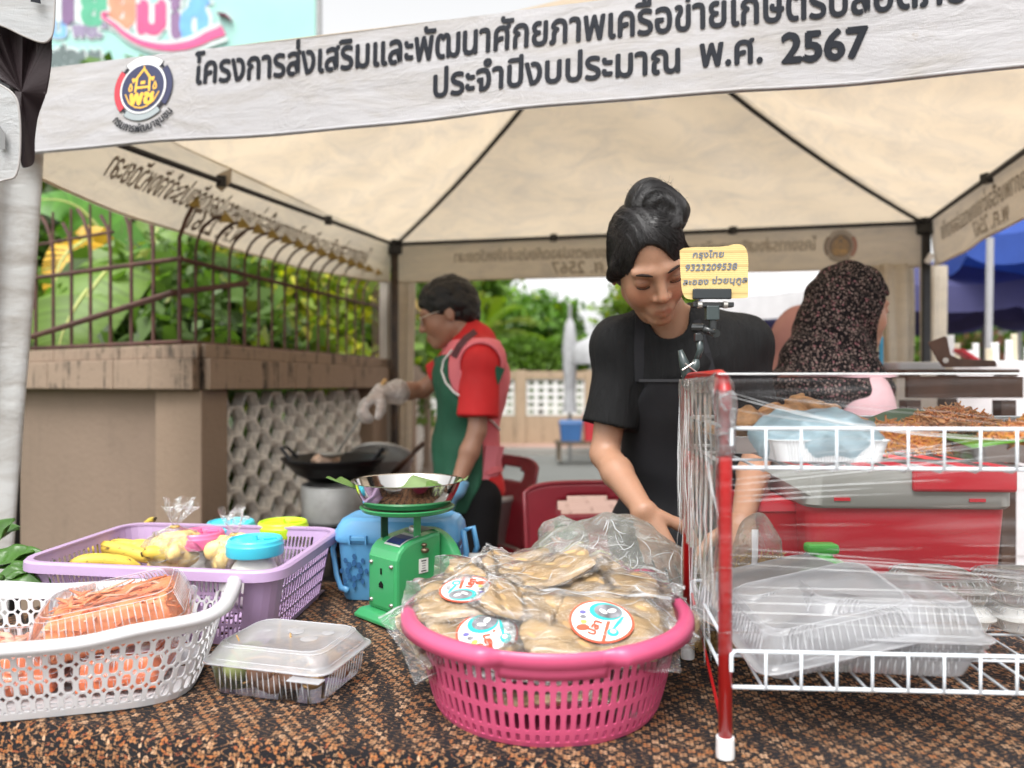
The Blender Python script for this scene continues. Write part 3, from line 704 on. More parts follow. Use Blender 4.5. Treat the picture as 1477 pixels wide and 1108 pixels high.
def head_col(M, s=1.0):
    Mi = np.array((M @ Matrix.Scale(s, 4)).inverted(), float)
    def c(v):
        p = v@Mi[:3, :3].T+Mi[:3, 3]; col = np.ones((len(v), 3))
        def m(c_, r, tint, soft=.5):
            d = np.linalg.norm((p-np.array(c_))/np.array(r), axis=1); w = (1-sstep(1-soft, 1+soft, d))[:, None]
            col[:] = col*(1-w)+col*np.array(tint)*w
        m((0, .094, -.0665), (.0195, .018, .0085), (.86, .66, .62), .2)
        for q in (-1, 1):
            m((q*.040, .075, -.030), (.028, .03, .022), (1.05, .86, .80), .8)
            m((q*.0315, .088, .004), (.020, .02, .014), (.82, .72, .68), .5)
            m((q*.0065, .103, -.041), (.0045, .006, .004), (.35, .25, .22), .4)
        m((0, .108, -.030), (.012, .012, .012), (1.06, .9, .86), .6)
        return col
    return c
def hand_fn(w, fwd, palm, side, curl=(.35, .4, .45, .5), thumb=.5, s=1.0, spread=.10):
    """w wrist, fwd toward the fingers, palm = the way the palm faces, side = +1 if the thumb lies along fwd x palm"""
    f = Vector(fwd).normalized(); p = Vector(palm); p = (p-f*p.dot(f)).normalized(); t = f.cross(p)*side; L = []; w = Vector(w)
    q = lambda x, y, z: w+(f*x+t*y+p*z)*s
    for y, r0, r1 in ((.026, .011, .0105), (.010, .013, .0105), (-.008, .013, .0100), (-.024, .012, .0092)):
        L.append((rc(q(.004, y*.6, .002), q(.078 if y > -.02 else .070, y, 0), r0*s, r1*s), .012 if L else 0))
    for i, (y, l, r) in enumerate(((.027, .070, .0086), (.0095, .078, .0088), (-.0085, .073, .0085), (-.0255, .058, .0076))):
        b = q(.080-(.010 if i == 3 else 0), y, 0); a = 0; d = (f+t*spread*(1.5-i)*.6).normalized(); pos = b
        for k, fr_ in enumerate((.46, .30, .24)):
            a += curl[i]*(1.0 if k else .8); dd = d*math.cos(a)+p*math.sin(a); e = pos+dd*l*fr_*s
            L.append((rc(pos, e, r*(1-.07*k)*s, r*(.95-.08*k)*s), .0035)); pos = e
    b = q(.020, .024, .008); pos = b; d = (f*.62+t*.72+p*(.15+.4*thumb)).normalized()
    for l, r0, r1 in ((.040, .0145, .0115), (.032, .0110, .0100), (.026, .0098, .0080)):
        e = pos+d*l*s; L.append((rc(pos, e, r0*s, r1*s), .008)); pos = e; d = (d+f*.28+p*.22*thumb-t*.18).normalized()
    return L
def V(*a): return np.array(a, float)
def cutlow(f, c, n, k=.004): # keep where (p-c).n < 0
    pl = plane(c, n); return lambda p: -smin(-f(p), -pl(p), k)
def minus(f, g, k=.01): return lambda p: -smin(-f(p), g(p), k)
def folds(f, amp, sc_, seed=0, ax=(1, 1, 1)):
    ax = np.array(ax); return lambda p: f(p)+amp*wob(p*ax, sc_, seed)
shoe = mat('dark_sandal', (.03, .025, .025), .5)
def hairmat(name, col=(.0055, .005, .005), rot=(0, 0, 0), sc_=(90, 90, 9)):
    t = NT(name); v = t.coord(sc_, rot=rot); n = t.noise(3.0, v, 5, .6, .4); c = t.mix(n, tuple(x*.5 for x in col), tuple(x*2.0 for x in col))
    return t.done(t.bsdf(Base_Color=c, Roughness=t.m_('ADD', .34, t.m_('MULTIPLY', n, .2)), Specular_IOR_Level=.35, Normal=t.bump(n, .9, .004)))

# ---------------------------------------------------------------- woman in black behind the table
skinA = skinmat('warm_skin', (.375, .20, .125))
wA = thing('person', 'young woman in black t-shirt and apron, hair in a topknot, looking down behind the table', 'person', (.36, 1.72, .07))
hc = Vector((.281, 1.530, 1.452)); fA = Vector((.13, -.80, -.585)); uA = Vector((-.19, -.575, .80)); MA = frame(fA, uA, hc)
neckA = P(966, 478, 1.665); sR, sL = P(896, 499, 1.68), P(1070, 497, 1.70)
eR, wR = P(872, 655, 1.66), P(928, 736, 1.48); eL, wL = P(1094, 650, 1.67), P(1070, 752, 1.45)
chest, waist, hip = P(985, 545, 1.70), P(985, 650, 1.75), P(985, 775, 1.78)
hA, nA = head_fn(MA, neckA, .050, s=1.0, sk=.069)
def body_parts(sR, sL, eR, wR, eL, wL, chest, waist, hip, neck, g=0.0, arms=True, yaw=None, k=1.0):
    Rz = Matrix.Rotation(yaw or 0, 3, 'Z'); T = []
    T.append((el(chest, (.140*k+g, .098*k+g, .155+g), Rz), 0)); T.append((el(waist, (.122*k+g, .092*k+g, .13+g), Rz), .05))
    T.append((el(hip, (.155*k+g, .112*k+g, .14+g), Rz), .06)); T.append((rc(neck, (neck+chest)/2, .055+g, .09+g), .05))
    for a in (sR, sL): T.append((rc(neck, a, .042+g, .046+g), .04)); T.append((rc(a, (a+chest)/2, .046+g, .08+g), .04))
    if arms:
        for a, e, w in ((sR, eR, wR), (sL, eL, wL)): T.append((rc(a, e, .042, .0315), .02)); T.append((rc(e, e.lerp(w, .35), .0315, .0335), .012)); T.append((rc(e.lerp(w, .35), w, .0335, .0215), .012))
    return T
T = body_parts(sR, sL, eR, wR, eL, wL, chest, waist, hip, neckA)
fh = (P(972, 800, 1.40)-wR)
Hn = hand_fn(wR, Vector((.028, -.030, -.085)), Vector((.25, .85, -.3)), 1, (.22, .30, .42, .55), .4, 1.0, .05)
Hl = hand_fn(wL, Vector((-.03, -.08, -.05)), Vector((.0, .5, -.8)), -1, (.5, .5, .5, .55), .6)
fb_ = union(T+[(nA, .02), (hA, .012)]+[(union(Hn), .012), (union(Hl), .012)])
put('body', sdf_mesh('body', fb_, (.05, 1.25, .80), (.70, 1.95, 1.62), .0031, head_col(MA, 1.0), 1), skinA, wA, world=True)
# t-shirt
def ribmat(name, col, st=.8, sc_=(75, 75, 5), rough=.8):
    t = NT(name); n = t.noise(1.0, t.coord(sc_), 5, .6, .5); c = t.mix(n, tuple(x*.6 for x in col), tuple(x*1.5 for x in col))
    return t.done(t.bsdf(Base_Color=c, Roughness=rough, Specular_IOR_Level=.18, Normal=t.bump(n, st, .006)))
tshirt = ribmat('black_ribbed_cotton', (.009, .009, .0095), 1.0); apron = mat('charcoal_apron_twill', (.012, .012, .0145), .75, 0, .15, 8, .35, 500, .0006, spec=.3)
Ts = body_parts(sR, sL, eR, wR, eL, wL, chest, waist, hip, neckA, .016, False)
Ts.append((rc(neckA, (neckA+chest)/2, .07, .10), .04))
for a, e in ((sR, eR), (sL, eL)):
    h_ = a.lerp(e, .74); sl = union([(rc(a, a.lerp(e, 1.0), .053, .064), 0)]); Ts.append((cutlow(sl, h_, (e-a)), .030))
ts = folds(union(Ts), .0035, 26, 1, (1, 1, .35)); ts = folds(ts, .0016, 75, 2, (1, 1, .3))
nkf = MA @ Vector((0, -.005, -.10)); hole = rc(neckA+Vector((0, .01, .09)), neckA+Vector((-.014, -.066, .016)), .062, .040)
put('tshirt', sdf_mesh('tshirt', cutlow(minus(ts, hole, .006), hip+Vector((0, 0, -.06)), (0, 0, -1)), (.05, 1.5, .78), (.70, 2.0, 1.45), .0042, None, 1), tshirt, wA, world=True)
# apron: bib, straps and skirt follow the shirt
Ta = union(body_parts(sR, sL, eR, wR, eL, wL, chest, waist, hip, neckA, .0245, False))
def apr(p):
    z = p[:, 2]; zb = P(0, 547, 1.6).z; cx = P(984, 0, 1.62).x
    hw = np.where(z > zb-.02, .085, .085+.075*sstep(0, 1, (zb-z)/.17)); reg = np.maximum(np.maximum(np.abs(p[:, 0]-cx)-hw, z-zb), p[:, 1]-1.80)
    d = Ta(p)+.002*wob(p*V(1, 1, .6), 22, 4); return -smin(-d, -reg, .004)
put('apron', sdf_mesh('apron', apr, (.05, 1.45, .76), (.70, 1.9, 1.25), .0045, None, 1), apron, wA, world=True)
def ribbon(pts, w, th=.003, nrm=Vector((0, -1, 0))):
    mb = MB(); rings = []
    for i, p in enumerate(pts):
        t = (pts[min(i+1, len(pts)-1)]-pts[max(i-1, 0)]).normalized(); a = t.cross(nrm).normalized()*w/2; n_ = a.cross(t).normalized()*th/2
        rings.append([p+a+n_, p+a-n_, p-a-n_, p-a+n_])
    return mb.loft(rings)
def onbody(f, px, py, d0, eps=.004):
    d = d0; o = Vector((0, 0, CAMZ)); v = (P(px, py, 1)-o)
    t = .9*d0
    for _ in range(80):
        q = o+v*t; e = float(f(np.array([q[:]]))[0])
        if e < eps: break
        t += max(e*.7, .001)
    return o+v*t
shf = union(Ts)
put('apron_strap', ribbon([onbody(shf, x, y, 1.7) for x, y in ((924, 452), (923, 475), (922, 500), (922, 525), (923, 550))], .021), apron, wA, world=True)
put('apron_strap', ribbon([onbody(shf, x, y, 1.7) for x, y in ((1003, 462), (1010, 485), (1018, 510), (1026, 540), (1035, 580))], .021), apron, wA, world=True)
put('bib_hem', ribbon([onbody(Ta, x, 549, 1.7, .003) for x in range(922, 1040, 8)], .006, .003), mat('apron_hem', (.035, .035, .038), .7), wA, world=True)
# brows, lashes
dark = mat('brow_hair', (.02, .012, .01), .7)
L_ = lambda x, y, z: MA @ (Vector((x, y, z))*1.0)
for q in (-1, 1):
    mb = MB(); mb.tube([L_(q*x, y, z) for x, y, z in ((.015, .0925, .0195), (.024, .0915, .0230), (.034, .0870, .0245), (.044, .0790, .0225), (.049, .0735, .0190))], [.0018, .0030, .0030, .0021, .0008], 6, flat=1.0); put('eyebrow', mb, dark, wA, world=True, smooth=True)
    e_ = [(q*(.0315+.0155*math.sin(t)), .0735+.0155*math.cos(t)*.98, -.0035-.0035*math.cos(t)) for t in [lerp(-1.15, 1.15, i/10) for i in range(11)]]
    put('eyelash', MB().tube([L_(*p) for p in e_], [.0004]+[.0011]*9+[.0007], 6), dark, wA, world=True, smooth=True)
    put('lid_fold', MB().tube([L_(q*(.0315+.0155*math.sin(t)), .0735+.0140*math.cos(t), .0072-.0015*math.sin(t)**2) for t in [lerp(-1., 1., i/8) for i in range(9)]], .00055, 5), mat('lid_crease', (.20, .10, .07), .6), wA, world=True, smooth=True)
# hair
hA_ = hairmat('black_hair', sc_=(26, 26, 26))
Hm = MA.copy(); Hi_ = np.array(Hm.inverted(), float)
def hairA(p):
    q = p@Hi_[:3, :3].T+Hi_[:3, 3]
    cap = union([(el((-.001, -.014, .034), (.0775, .101, .089)), 0), (el((0, -.05, -.025), (.072, .062, .065)), .03), (rc((-.066, .034, .02), (-.071, .008, -.020), .014, .010), .014), (rc((.068, .026, .02), (.0735, -.006, -.018), .016, .0145), .014)])(q)
    cap = cap+.0008*np.sin(np.arctan2(q[:, 0]+.01, q[:, 2]+.03)*46+3*np.sin(q[:, 1]*30))+.0008*wob(q, 60, 1)
    cut = union([(el((.003, .112, -.034), (.0600, .088, .092)), 0), (el((.014, .118, .026), (.046, .072, .070)), .02), (el((0, .09, -.10), (.07, .10, .05)), .02)])(q)
    return -smin(-cap, cut, .004)
put('hair', sdf_mesh('hair', hairA, hc-Vector((.14, .16, .16)), hc+Vector((.14, .17, .17)), .0029, None, 1), hA_, wA, world=True)
def W(px, py, d): return P(px, py, d)
bunparts = [(el(W(943, 303, 1.50), (.056, .052, .041)), 0), (el(W(936, 280, 1.50), (.031, .036, .028)), .035), (rc(W(935, 290, 1.49), W(980, 305, 1.48), .032, .020), .03), (el(W(945, 325, 1.50), (.058, .045, .030)), .02),
            (rc(W(908, 320, 1.48), W(945, 328, 1.445), .017, .017), .007), (rc(W(945, 328, 1.445), W(975, 322, 1.455), .017, .013), .014), (rc(W(900, 332, 1.50), W(925, 345, 1.45), .015, .014), .012)]
Bf = union(bunparts); bc_ = np.array(W(948, 310, 1.47))
def bunf(p):
    q = p-bc_; a = np.arctan2(q[:, 2]+.02, q[:, 0]-.02); r = np.linalg.norm(q[:, [0, 2]], axis=1)
    return Bf(p)+.0008*np.sin(a*3+r*300+3*np.sin(q[:, 1]*40))+.0008*wob(q, 55, 3)
put('topknot', sdf_mesh('topknot', bunf, W(948, 310, 1.47)-Vector((.11, .12, .10)), W(948, 310, 1.47)+Vector((.11, .12, .11)), .0024, None, 0), hA_, wA, world=True)
mb = MB()
for i in range(46):                                   # stray hairs
    a = rng.uniform(-.4, PI+.4); c_ = W(946, 300, 1.475); r0 = .045; p0 = c_+Vector((math.cos(a)*r0*1.05, rng.uniform(-.02, .02), math.sin(a)*r0)); l = rng.uniform(.012, .03); b = a+rng.choice([-1, 1])*rng.uniform(.7, 1.4)
    mb.tube([p0, p0+Vector((math.cos(b), 0, math.sin(b)))*l*.5, p0+Vector((math.cos(b+.5), .3, math.sin(b+.5)))*l], [.00035, .0003, .00015], 3)
put('stray_hair', mb, hA_, wA, world=True)
def project(f, q, off, it=5):
    for _ in range(it):
        d = f(q)-off; g = np.stack([f(q+np.array(e))-f(q-np.array(e)) for e in ((.001, 0, 0), (0, .001, 0), (0, 0, .001))], 1)/.002; g /= np.linalg.norm(g, axis=1)[:, None]+1e-9; q = q-g*np.clip(d, -.01, .01)[:, None]
    return q
def strands_mesh(name, paths, r, parent, m_):
    """paths (n,k,3): every strand a slim three sided tube"""
    n, k, _ = paths.shape; t = np.gradient(paths, axis=1); t /= np.linalg.norm(t, axis=2)[:, :, None]+1e-9; a = np.cross(t, np.array((.3, -.9, .3))); a /= np.linalg.norm(a, axis=2)[:, :, None]+1e-9; b = np.cross(a, t)
    pr = np.sin(np.linspace(.12, PI-.12, k))[None, :, None]**.5; rr = r[:, None, None]*pr
    v = np.stack([paths+(a*math.cos(w)+b*math.sin(w))*rr for w in (PI/2, PI*7/6, PI*11/6)], 2).reshape(-1, 3)
    i = np.arange(n)[:, None, None]*k*3+np.arange(k-1)[None, :, None]*3; c = np.arange(3)[None, None, :]; c2 = (c+1) % 3
    F = np.stack([i+c, i+c2, i+3+c2, i+3+c], -1).reshape(-1, 4); put(name, npmesh(name, v, F, None, True), m_, parent, world=True, kind='stuff')
strm = mat('hair_strand_sheen', (.012, .010, .010), .32, 0, .5, 40, spec=.5)  # lighter than the hair itself: its sheen is put into the strand colour
g5 = np.random.default_rng(12); n_ = 3000; Mh = np.array(Hm, float)
d0 = g5.normal(size=(n_*3, 3)); d0 /= np.linalg.norm(d0, axis=1)[:, None]; d0 = d0[(d0[:, 2] > -.75)][:n_]; tgt = np.array((.12, .42, .90)); tgt /= np.linalg.norm(tgt)
d0 = d0*np.array((1, 1, .9)); d1 = tgt+g5.normal(0, .10, (len(d0), 3)); tt = np.linspace(0, 1, 15)[None, :, None]; dd_ = d0[:, None]*(1-tt)+d1[:, None]*tt+.10*np.sin(tt*PI)*np.cross(d0, tgt)[:, None]; dd_ /= np.linalg.norm(dd_, axis=2)[:, :, None]
q = (dd_*.10+np.array((0, -.014, .03)))@Mh[:3, :3].T+Mh[:3, 3]; sh_ = q.shape; q0 = q.reshape(-1, 3)
q0 = project(hairA, q0, .0); dq = np.linalg.norm(q0-q.reshape(-1, 3), axis=1).reshape(sh_[:2]); off_ = g5.uniform(-.0002, .0020, (sh_[0], 1)); q1 = project(hairA, q0, .0005, 1).reshape(sh_)
ok = np.abs(hairA(q1.reshape(-1, 3))).reshape(sh_[:2]).max(1) < .004; seg = np.linalg.norm(np.diff(q1, axis=1), axis=2); ok &= seg.max(1) < seg.mean(1)*3
strands_mesh('hair_strands', q1[ok]+off_[ok][:, :, None]*np.array((0, -1, .5)), g5.uniform(.0003, .0007, ok.sum()), wA, strm)
n_ = 2400; c0 = np.array(W(947, 306, 1.465)); ax_b = np.array((.15, -.85, .5)); ax_b /= np.linalg.norm(ax_b); s0 = g5.normal(size=(n_, 3)); s0 /= np.linalg.norm(s0, axis=1)[:, None]; ang = g5.uniform(.7, 1.9, n_)[:, None]*np.linspace(-.5, .5, 13)[None]
ca, sa = np.cos(ang)[:, :, None], np.sin(ang)[:, :, None]; rot_ = s0[:, None]*ca+np.cross(ax_b, s0)[:, None]*sa+ax_b*(s0@ax_b)[:, None, None]*(1-ca)+ax_b*np.linspace(-.25, .25, 13)[None, :, None]
qb = c0+rot_*.05; qb = project(bunf, project(bunf, qb.reshape(-1, 3), 0, 6), .0005, 1).reshape(qb.shape); seg = np.linalg.norm(np.diff(qb, axis=1), axis=2); ok = (seg.max(1) < seg.mean(1)*2.6) & (np.abs(bunf(qb.reshape(-1, 3))).reshape(qb.shape[:2]).max(1) < .004)
strands_mesh('bun_strands', qb[ok], g5.uniform(.0003, .0007, ok.sum()), wA, strm)
put('hair_clip', MB().box(W(948, 264, 1.49), (.014, .01, .006), Matrix.Rotation(.3, 3, 'Y')), mat('tan_hair_tie', (.45, .25, .18), .5), wA, world=True, bevel=.002)
# trousers and shoes
def trousers(th, hip, gz, m_, w=.085, dy=0.0, stance=.09, ax=Vector((1, 0, 0)), r0=.085, r1=.06):
    T_ = []
    for q in (-1, 1):
        a = hip+ax*q*w; k_ = a+Vector((0, -.02, -.38)); f = Vector((a.x+ax.x*q*.01, a.y+ax.y*q*.01, gz+.09)); T_ += [(rc(a, k_, r0, r1+.012), .03), (rc(k_, f, r1+.012, r1), .02)]
        T_.append((rc(f, f+Vector((0, 0, -.02)), r1, r1), .01))
    fn = folds(union(T_), .003, 20, 5)
    lo = Vector((hip.x-.26, hip.y-.24, gz+.04)); hi = Vector((hip.x+.26, hip.y+.24, hip.z+.12))
    put('trousers', sdf_mesh('trousers', fn, lo, hi, .010, None, 1), m_, th, world=True)
trousers(wA, hip, .07, mat('black_trouser_cloth', (.007, .007, .008), .85, spec=.2))
for q in (-1, 1): put('shoe', sdf_mesh('shoe', rc(hip+Vector((q*.095, .03, .105-hip.z)), hip+Vector((q*.10, -.13, .10-hip.z)), .04, .034), Vector((hip.x-.2, hip.y-.25, .02)), Vector((hip.x+.2, hip.y+.15, .2)), .008), shoe, wA, world=True)

# ---------------------------------------------------------------- cook in red polo, profile, at the wok
skinB = skinmat('brown_skin', (.32, .165, .105))
wB = thing('person', 'cook in red polo, pink vest and green apron stirring a wok, wearing glasses and gloves', 'person', (-.15, 2.66, .07))
hcB = P(644, 452, 2.66); MB_ = frame(Vector((-.93, -.05, -.34)), Vector((-.30, 0, .95)), hcB); sB = 1.0
neckB = P(684, 496, 2.66); cB, waB, hiB = P(682, 560, 2.66), P(674, 640, 2.68), P(680, 715, 2.69)
shn, shf_ = P(694, 520, 2.53), P(662, 522, 2.80); en, wn_ = P(688, 622, 2.50), P(657, 706, 2.46); ef, wf_ = P(610, 562, 2.84), P(549, 568, 2.74)
hB, nB = head_fn(MB_, neckB, .055, s=sB)
Tb = body_parts(shn, shf_, en, wn_, ef, wf_, cB, waB, hiB, neckB, 0, True, PI/2, .92)
put('body', sdf_mesh('body', union(Tb+[(nB, .02), (hB, .012)]), (-.62, 2.3, .74), (.12, 3.0, 1.64), .0048, head_col(MB_, sB), 1), skinB, wB, world=True)
red = mat('red_polo_knit', (.52, .012, .014), .75, 0, .1, 8, .3, 300, .001); pink = mat('pink_vest_cloth', (.72, .17, .20), .8, 0, .08, 8, .2, 60, .003); green = mat('dark_green_apron', (.010, .085, .045), .75, 0, .15, 8, .3, 40, .004)
Tp = body_parts(shn, shf_, en, wn_, ef, wf_, cB, waB, hiB, neckB, .018, False, PI/2, .95)
for a, e, t_ in ((shn, en, .80), (shf_, ef, .62)): Tp.append((cutlow(rc(a, e, .062, .074), a.lerp(e, t_), (e-a)), .02))
Tp.append((rc(neckB, neckB+Vector((-.02, 0, .035)), .066, .060), .01))
polo = folds(folds(union(Tp), .004, 17, 3, (1, 1, .6)), .003, 42, 8, (1, 1, .5)); hemz = P(0, 716, 2.62).z
put('polo_shirt', sdf_mesh('polo_shirt', cutlow(polo, (0, 0, hemz), (0, 0, -1)), (-.60, 2.3, .72), (.14, 3.05, 1.5), .0065, None, 1), red, wB, world=True)
Tv = union(body_parts(shn, shf_, en, wn_, ef, wf_, cB, waB, hiB, neckB, .030, False, PI/2, .95))
bodyx = lambda p: p[:, 0]
armhole = rc(shn+Vector((0, -.12, -.01)), shn+Vector((0, .06, -.02)), .068, .066)
def vest(p):
    z = p[:, 2]; reg = np.maximum(np.maximum(P(0, 684, 2.6).z-z, z-(neckB.z+.012)), -(p[:, 0]-lerp(P(640, 0, 2.6).x, P(662, 0, 2.6).x, 0)) - 0.02)
    d = Tv(p)+.003*wob(p, 20, 6)+.002*wob(p*V(1, 1, .5), 48, 2); d = -smin(-d, -reg, .004); d = -smin(-d, armhole(p), .008); hole2 = rc(neckB+Vector((-.01, 0, -.02)), neckB+Vector((-.03, 0, .1)), .074, .08)(p); return -smin(-d, hole2, .006)
put('vest', sdf_mesh('vest', vest, (-.50, 2.3, .8), (.16, 3.05, 1.5), .006, None, 1), pink, wB, world=True)
Tg = union(body_parts(shn, shf_, en, wn_, ef, wf_, cB, waB, hiB, neckB, .040, False, PI/2, .95))
def apB(p):
    z = p[:, 2]; zt = P(0, 512, 2.6).z; v = np.clip((zt-z)/.55, 0, 1); xr = P(650, 0, 2.6).x+.115*sstep(.12, .55, v)-.05*sstep(.75, 1.0, v); reg = np.maximum(p[:, 0]-xr, z-zt)
    d = Tg(p)+.004*wob(p, 18, 9)+.003*wob(p*V(1, 1, .35), 50, 5); return -smin(-d, -reg, .004)
put('apron', sdf_mesh('apron', cutlow(apB, (0, 0, P(0, 735, 2.6).z), (0, 0, -1)), (-.55, 2.3, .70), (.12, 3.05, 1.4), .006, None, 1), green, wB, world=True)
whitec = mat('white_cord', (.7, .68, .66), .7)
def onB(px, py, e=.005, f=Tg): return onbody(f, px, py, 2.62, e)
put('apron_piping', MB().tube([onB(x, y) for x, y in ((652, 505), (640, 520), (637, 535), (643, 552), (655, 566), (672, 576), (684, 584))], .004, 6), whitec, wB, world=True, smooth=True)
put('apron_strap', ribbon([onB(x, y, .008, Tv) for x, y in ((722, 530), (716, 546), (708, 560), (698, 570), (690, 578))], .03), green, wB, world=True)
put('apron_string', MB().tube([onB(x, y, .008, Tv) for x, y in ((700, 600), (712, 610), (721, 620), (726, 632))], .004, 6), whitec, wB, world=True)
put('neck_strap', ribbon([onB(x, y, .012, Tv) for x, y in ((686, 478), (672, 488), (662, 500), (654, 515))], .022), mat('dark_strap', (.10, .03, .035), .7), wB, world=True)
put('vest_pocket', ribbon([onB(x, 668, .006, Tv) for x in (698, 706, 714, 722)], .12), mat('pink_pocket_cloth', (.74, .22, .27), .8), wB, world=True)
# gloves: thin plastic on the far hand, blue rubber on the near one
gl = clearmat('milky_glove', (1, .97, .95), .48, .3, (40, 40, 40), .3, .4, (.95, .94, .93), gl=.5); blue = mat('blue_rubber_glove', (.16, .36, .56), .5, 0, .1, 20, .3, 60)
hf_ = hand_fn(wf_, Vector((-.075, -.06, -.055)), Vector((.4, 0, -.9)), 1, (.8, .85, .85, .85), 1.0)
put('hand', sdf_mesh('hand', union(hf_+[(rc(ef.lerp(wf_, .9), wf_, .026, .024), .01)]), wf_-Vector((.2, .16, .16)), wf_+Vector((.08, .1, .1)), .0042, lambda v: np.ones((len(v), 3)), 1), skinB, wB, world=True)
g2 = union([(f, max(k, .012)) for f, k in hf_]+[(rc(wf_, ef.lerp(wf_, .62), .030, .044), .02)])
put('plastic_glove', sdf_mesh('plastic_glove', lambda p: g2(p)-.006+.004*wob(p, 60, 3), wf_-Vector((.2, .18, .18)), wf_+Vector((.16, .14, .14)), .0048, None, 1), gl, wB, world=True)
hn_ = hand_fn(wn_, Vector((-.03, -.01, -.09)), Vector((-.9, .1, .2)), -1, (.3, .35, .35, .4), .4)
put('rubber_glove', sdf_mesh('rubber_glove', lambda p: union(hn_+[(cutlow(rc(wn_, en, .032, .040), wn_.lerp(en, .16), en-wn_), .012)])(p)-.0035, wn_-Vector((.14, .12, .22)), wn_+Vector((.1, .12, .14)), .0048, None, 1), blue, wB, world=True)
# hair, glasses
def hairB(p):
    Mi = np.array(MB_.inverted(), float); q = p@Mi[:3, :3].T+Mi[:3, 3]
    cap = union([(el((0, -.02, .040), (.086, .108, .092)), 0), (el((0, -.068, -.018), (.074, .052, .060)), .04)])(q)+.006*wob(q, 62, 2)+.003*wob(q, 130, 5)
    cut = union([(el((0, .128, -.035), (.10, .092, .094)), 0), (el((0, .03, -.09), (.10, .06, .075)), .02)])(q); return -smin(-cap, cut, .008)
put('hair', sdf_mesh('hair', hairB, hcB-Vector((.17, .16, .14)), hcB+Vector((.17, .16, .19)), .0045, None, 0), hairmat('black_curly_hair', (.006, .005, .005), sc_=(30, 30, 30)), wB, world=True)
gm = mat('spectacle_frame', (.55, .5, .45), .3, .6); G = lambda x, y, z: MB_ @ Vector((x, y, z))
for q in (-1, 1):
    put('glasses_rim', MB().tube([G(q*.033+.021*math.cos(t), .098-.006*abs(math.cos(t)), .001+.015*math.sin(t)) for t in [2*PI*i/16 for i in range(16)]], .0015, 5, closed=True), gm, wB, world=True)
    put('glasses_arm', MB().tube([G(q*.055, .092, .008), G(q*.074, .05, .008), G(q*.078, 0, .004)], .0015, 5), gm, wB, world=True)
trousers(wB, hiB+Vector((.01, 0, 0)), .07, mat('black_trouser_cloth', (.012, .012, .013)), .085, ax=Vector((0, 1, 0)), r0=.10, r1=.062)
for q in (-1, 1): put('shoe', sdf_mesh('shoe', rc(Vector((hiB.x+.04, hiB.y+q*.09, .115)), Vector((hiB.x-.13, hiB.y+q*.09, .105)), .04, .034), Vector((hiB.x-.25, hiB.y-.2, .02)), Vector((hiB.x+.15, hiB.y+.2, .2)), .008), shoe, wB, world=True)

# ---------------------------------------------------------------- woman in a flowered headscarf
def flowercloth(name):
    t = NT(name); co = t.coord((1, 1, 1)); c = (.010, .009, .010)
    w = t.n('TexNoise', {'Vector': co, 'Scale': 30.0}); cv = t.n('VectorMath', operation='ADD'); t.set(cv.inputs[0], co)
    sc_ = t.n('VectorMath', operation='SCALE'); t.set(sc_.inputs[0], w.outputs[1]); sc_.inputs[3].default_value = .012; t.set(cv.inputs[1], sc_.outputs[0])
    for s, th, cl in ((135, .28, (.27, .20, .18)), (210, .26, (.20, .14, .12)), (85, .15, (.34, .14, .16))):
        v = t.n('TexVoronoi', {'Vector': cv.outputs[0], 'Scale': float(s), 'Randomness': 1.0}); k = t.ramp(v.outputs[0], (th, 1.), (th+.09, 0.)); r = t.m_('GREATER_THAN', t.n('SeparateColor', {0: v.outputs[1]}).outputs[0], .35)
        c = t.mix(t.m_('MULTIPLY', k, r), c, cl)
    return t.done(t.bsdf(Base_Color=c, Roughness=.85, Specular_IOR_Level=.12, Normal=t.bump(t.noise(14, co, 4), .3, .01)))
skinC = skinmat('light_brown_skin', (.42, .23, .155))
wC = thing('person', 'woman in black floral headscarf and pale pink top seen from the side', 'person', (1.0, 2.1, .07))
hcC = P(1232, 446, 2.1); MC_ = frame(Vector((.95, .22, -.10)), Vector((.12, 0, 1)), hcC); neckC = P(1212, 505, 2.12)
cC, waC, hiC = P(1216, 610, 2.12), P(1216, 700, 2.13), P(1216, 800, 2.13)
sn, sf2 = P(1246, 585, 2.0), P(1205, 540, 2.29); en2, wn2 = P(1262, 665, 1.96), P(1330, 720, 2.0); ef2, wf2 = P(1235, 670, 2.32), P(1300, 720, 2.3)
hC, nC = head_fn(MC_, neckC, .05, s=.96)
put('body', sdf_mesh('body', union(body_parts(sn, sf2, en2, wn2, ef2, wf2, cC, waC, hiC, neckC, 0, True, PI/2, .95)+[(nC, .02), (hC, .012)]+[(union(hand_fn(wn2, Vector((.09, 0, -.03)), Vector((0, 0, -1)), 1)), .01), (union(hand_fn(wf2, Vector((.09, 0, -.03)), Vector((0, 0, -1)), -1)), .01)]), (.7, 1.8, .6), (1.5, 2.5, 1.62), .0042, head_col(MC_, .96), 1), skinC, wC, world=True)
Tc = body_parts(sn, sf2, en2, wn2, ef2, wf2, cC, waC, hiC, neckC, .022, False, PI/2)
for a, e, w in ((sn, en2, wn2), (sf2, ef2, wf2)): Tc += [(rc(a, e, .062, .056), .02), (cutlow(rc(e, w, .056, .046), e.lerp(w, .8), w-e), .02)]
put('blouse', sdf_mesh('blouse', folds(union(Tc), .004, 20, 2), (.65, 1.75, .6), (1.5, 2.55, 1.45), .0065, None, 1), mat('pale_pink_cloth', (.70, .46, .50), .8, 0, .06, 8, .3, 30, .005), wC, world=True)
